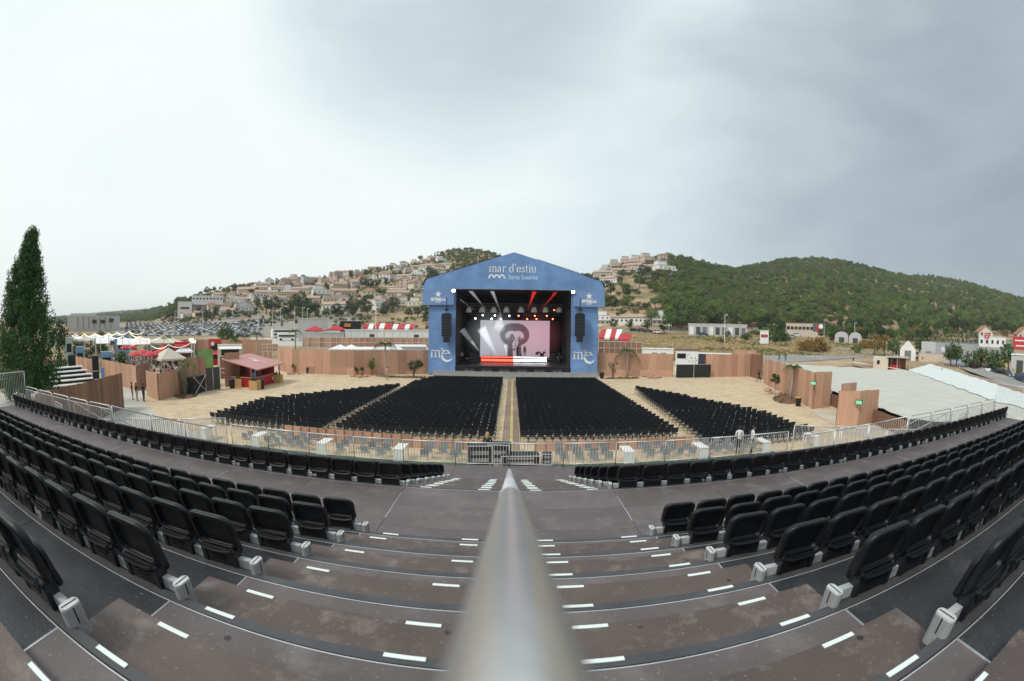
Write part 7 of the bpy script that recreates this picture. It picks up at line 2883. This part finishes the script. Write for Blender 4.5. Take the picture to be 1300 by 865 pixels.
# ================================================================== STAGE GEAR AND FLIGHT CASES
o = thing('drum_kit', 'dark drum kit on the riser at the right of the screen', 'drum kit', (V(*zs(815, 690), 71.5).x, 71.5, 2.38))
for x, y, z, r_, hh in ((0, -.2, .05, .33, .55), (-.4, .1, .55, .2, .25), (.4, .1, .55, .2, .25), (-.75, .2, .3, .24, .4)):
    MB().lathe([(r_, 0), (r_, hh), (r_ * .95, hh + .01)], 12, (x, y, z)).build('drum', black_mat, o)
for x, z in ((-.7, 1.25), (.6, 1.3)):
    MB().lathe([(.26, 0), (.05, .03)], 12, (x, .1, z)).tube([(x, .1, 0), (x, .1, z)], .015, 5).build('cymbal', M('brass', (.5, .38, .15), .3, .8), o)
for k, (x, y) in enumerate(((100, 745), (370, 660), (640, 660), (760, 650), (1010, 560), (160, 640))):
    q = V(*zs(x, y), 70.6)
    o = thing('mic_stand', 'thin microphone stand on the stage, %s from the left' % ORD[sorted([100, 370, 640, 760, 1010, 160]).index(x)], 'stand', (q.x, 69.9 if k in (0, 5) else 70.3, 1.46), 0, 'microphone stands')
    MB().tube([(0, 0, 0), (0, 0, 1.5), (.1, -.4, 1.75)], .025, 5).build('pole', black_mat, o)
    MB().lathe([(.25, 0), (.25, .03)], 10).build('base', black_mat, o)
for k, (x, hh) in enumerate(((195, 1.5), (240, 1.1), (920, 1.4), (960, 1.0), (1030, 3.2))):
    q = V(*zs(x, 730), 70)
    o = thing('amp_rack', 'dark equipment rack at the side of the stage, %s from the left' % ORD[k], 'equipment rack', (q.x, 71.5, 1.46), 0, 'equipment racks')
    MB().box((0, 0, hh / 2), (.9, .7, hh)).build('case', black_mat, o)
    for z in range(int(hh / .35)):
        MB().box((0, -.36, .2 + z * .35), (.75, .03, .22)).build('unit', dark_grey, o)
for k, (px, py, w, d, h, lab) in enumerate(((609, 589, 1.25, .8, .95, 'black flight case beyond the middle guardrail, left one'), (634, 589, 1.1, .8, 1.0, 'black flight case with grey trays beyond the middle guardrail'), (660, 592, 1.9, .9, .55, 'low long black flight case beyond the middle guardrail'), (694, 592, .5, .5, .6, 'small black case at the right of the middle gap'))):
    q = G(px, py)
    o = thing('flight_case', lab, 'flight case', (q.x, q.y, .02), R.uniform(-.15, .15))
    MB().box((0, 0, h / 2 + .1), (w, d, h)).build('case', black_mat, o)
    b = MB()
    for x in (-1, 1):
        for y in (-1, 1):
            b.box((x * w / 2, y * d / 2, h / 2 + .1), (.05, .05, h + .01))
            b.box((x * (w / 2 - .12), y * (d / 2 - .12), .05), (.08, .08, .1))
    for z in (.12, h + .09):
        b.box((0, -d / 2, z), (w, .04, .04)).box((0, d / 2, z), (w, .04, .04))
    tag(b.build('metal_edge', galv, o), kind='stuff')
    for z in range(2):
        MB().box((0, -d / 2 - .01, .3 + z * h * .4), (w * .7, .03, h * .22)).build('tray', chair_grey, o)

# ================================================================== LABELS: tell alike things apart by their order from the left
seen = {}
for o in SC.objects:
    if o.get('category') and o.get('label') and o.get('kind') is None:
        seen.setdefault(o['label'], []).append(o)
for lab, os_ in seen.items():
    if len(os_) > 1:
        os_.sort(key=lambda o: math.atan2(o.location.x, o.location.y))
        for k, o in enumerate(os_):
            words = len(lab.split())
            if k < len(ORD):
                o['label'] = lab + (', %s of these from the left' % ORD[k] if words <= 10 else ', %s from left' % ORD[k] if words <= 13 else '')

# ================================================================== AIR
hz = MB().box((0, 0, 77), (7400, 7400, 156)).build('haze', [])
tag(hz, kind='stuff')
hm = bpy.data.materials.new('haze_air')
hm.use_nodes = True
hm.node_tree.nodes.remove(hm.node_tree.nodes['Principled BSDF'])
pv = node(hm.node_tree, 'ShaderNodeVolumePrincipled')
pv.inputs['Color'].default_value = (.93, .95, .96, 1)
pv.inputs['Density'].default_value = .00017
wire(hm.node_tree, pv.outputs[0], hm.node_tree.nodes['Material Output'].inputs['Volume'])
hz.data.materials.append(hm)
hz.data.validate()
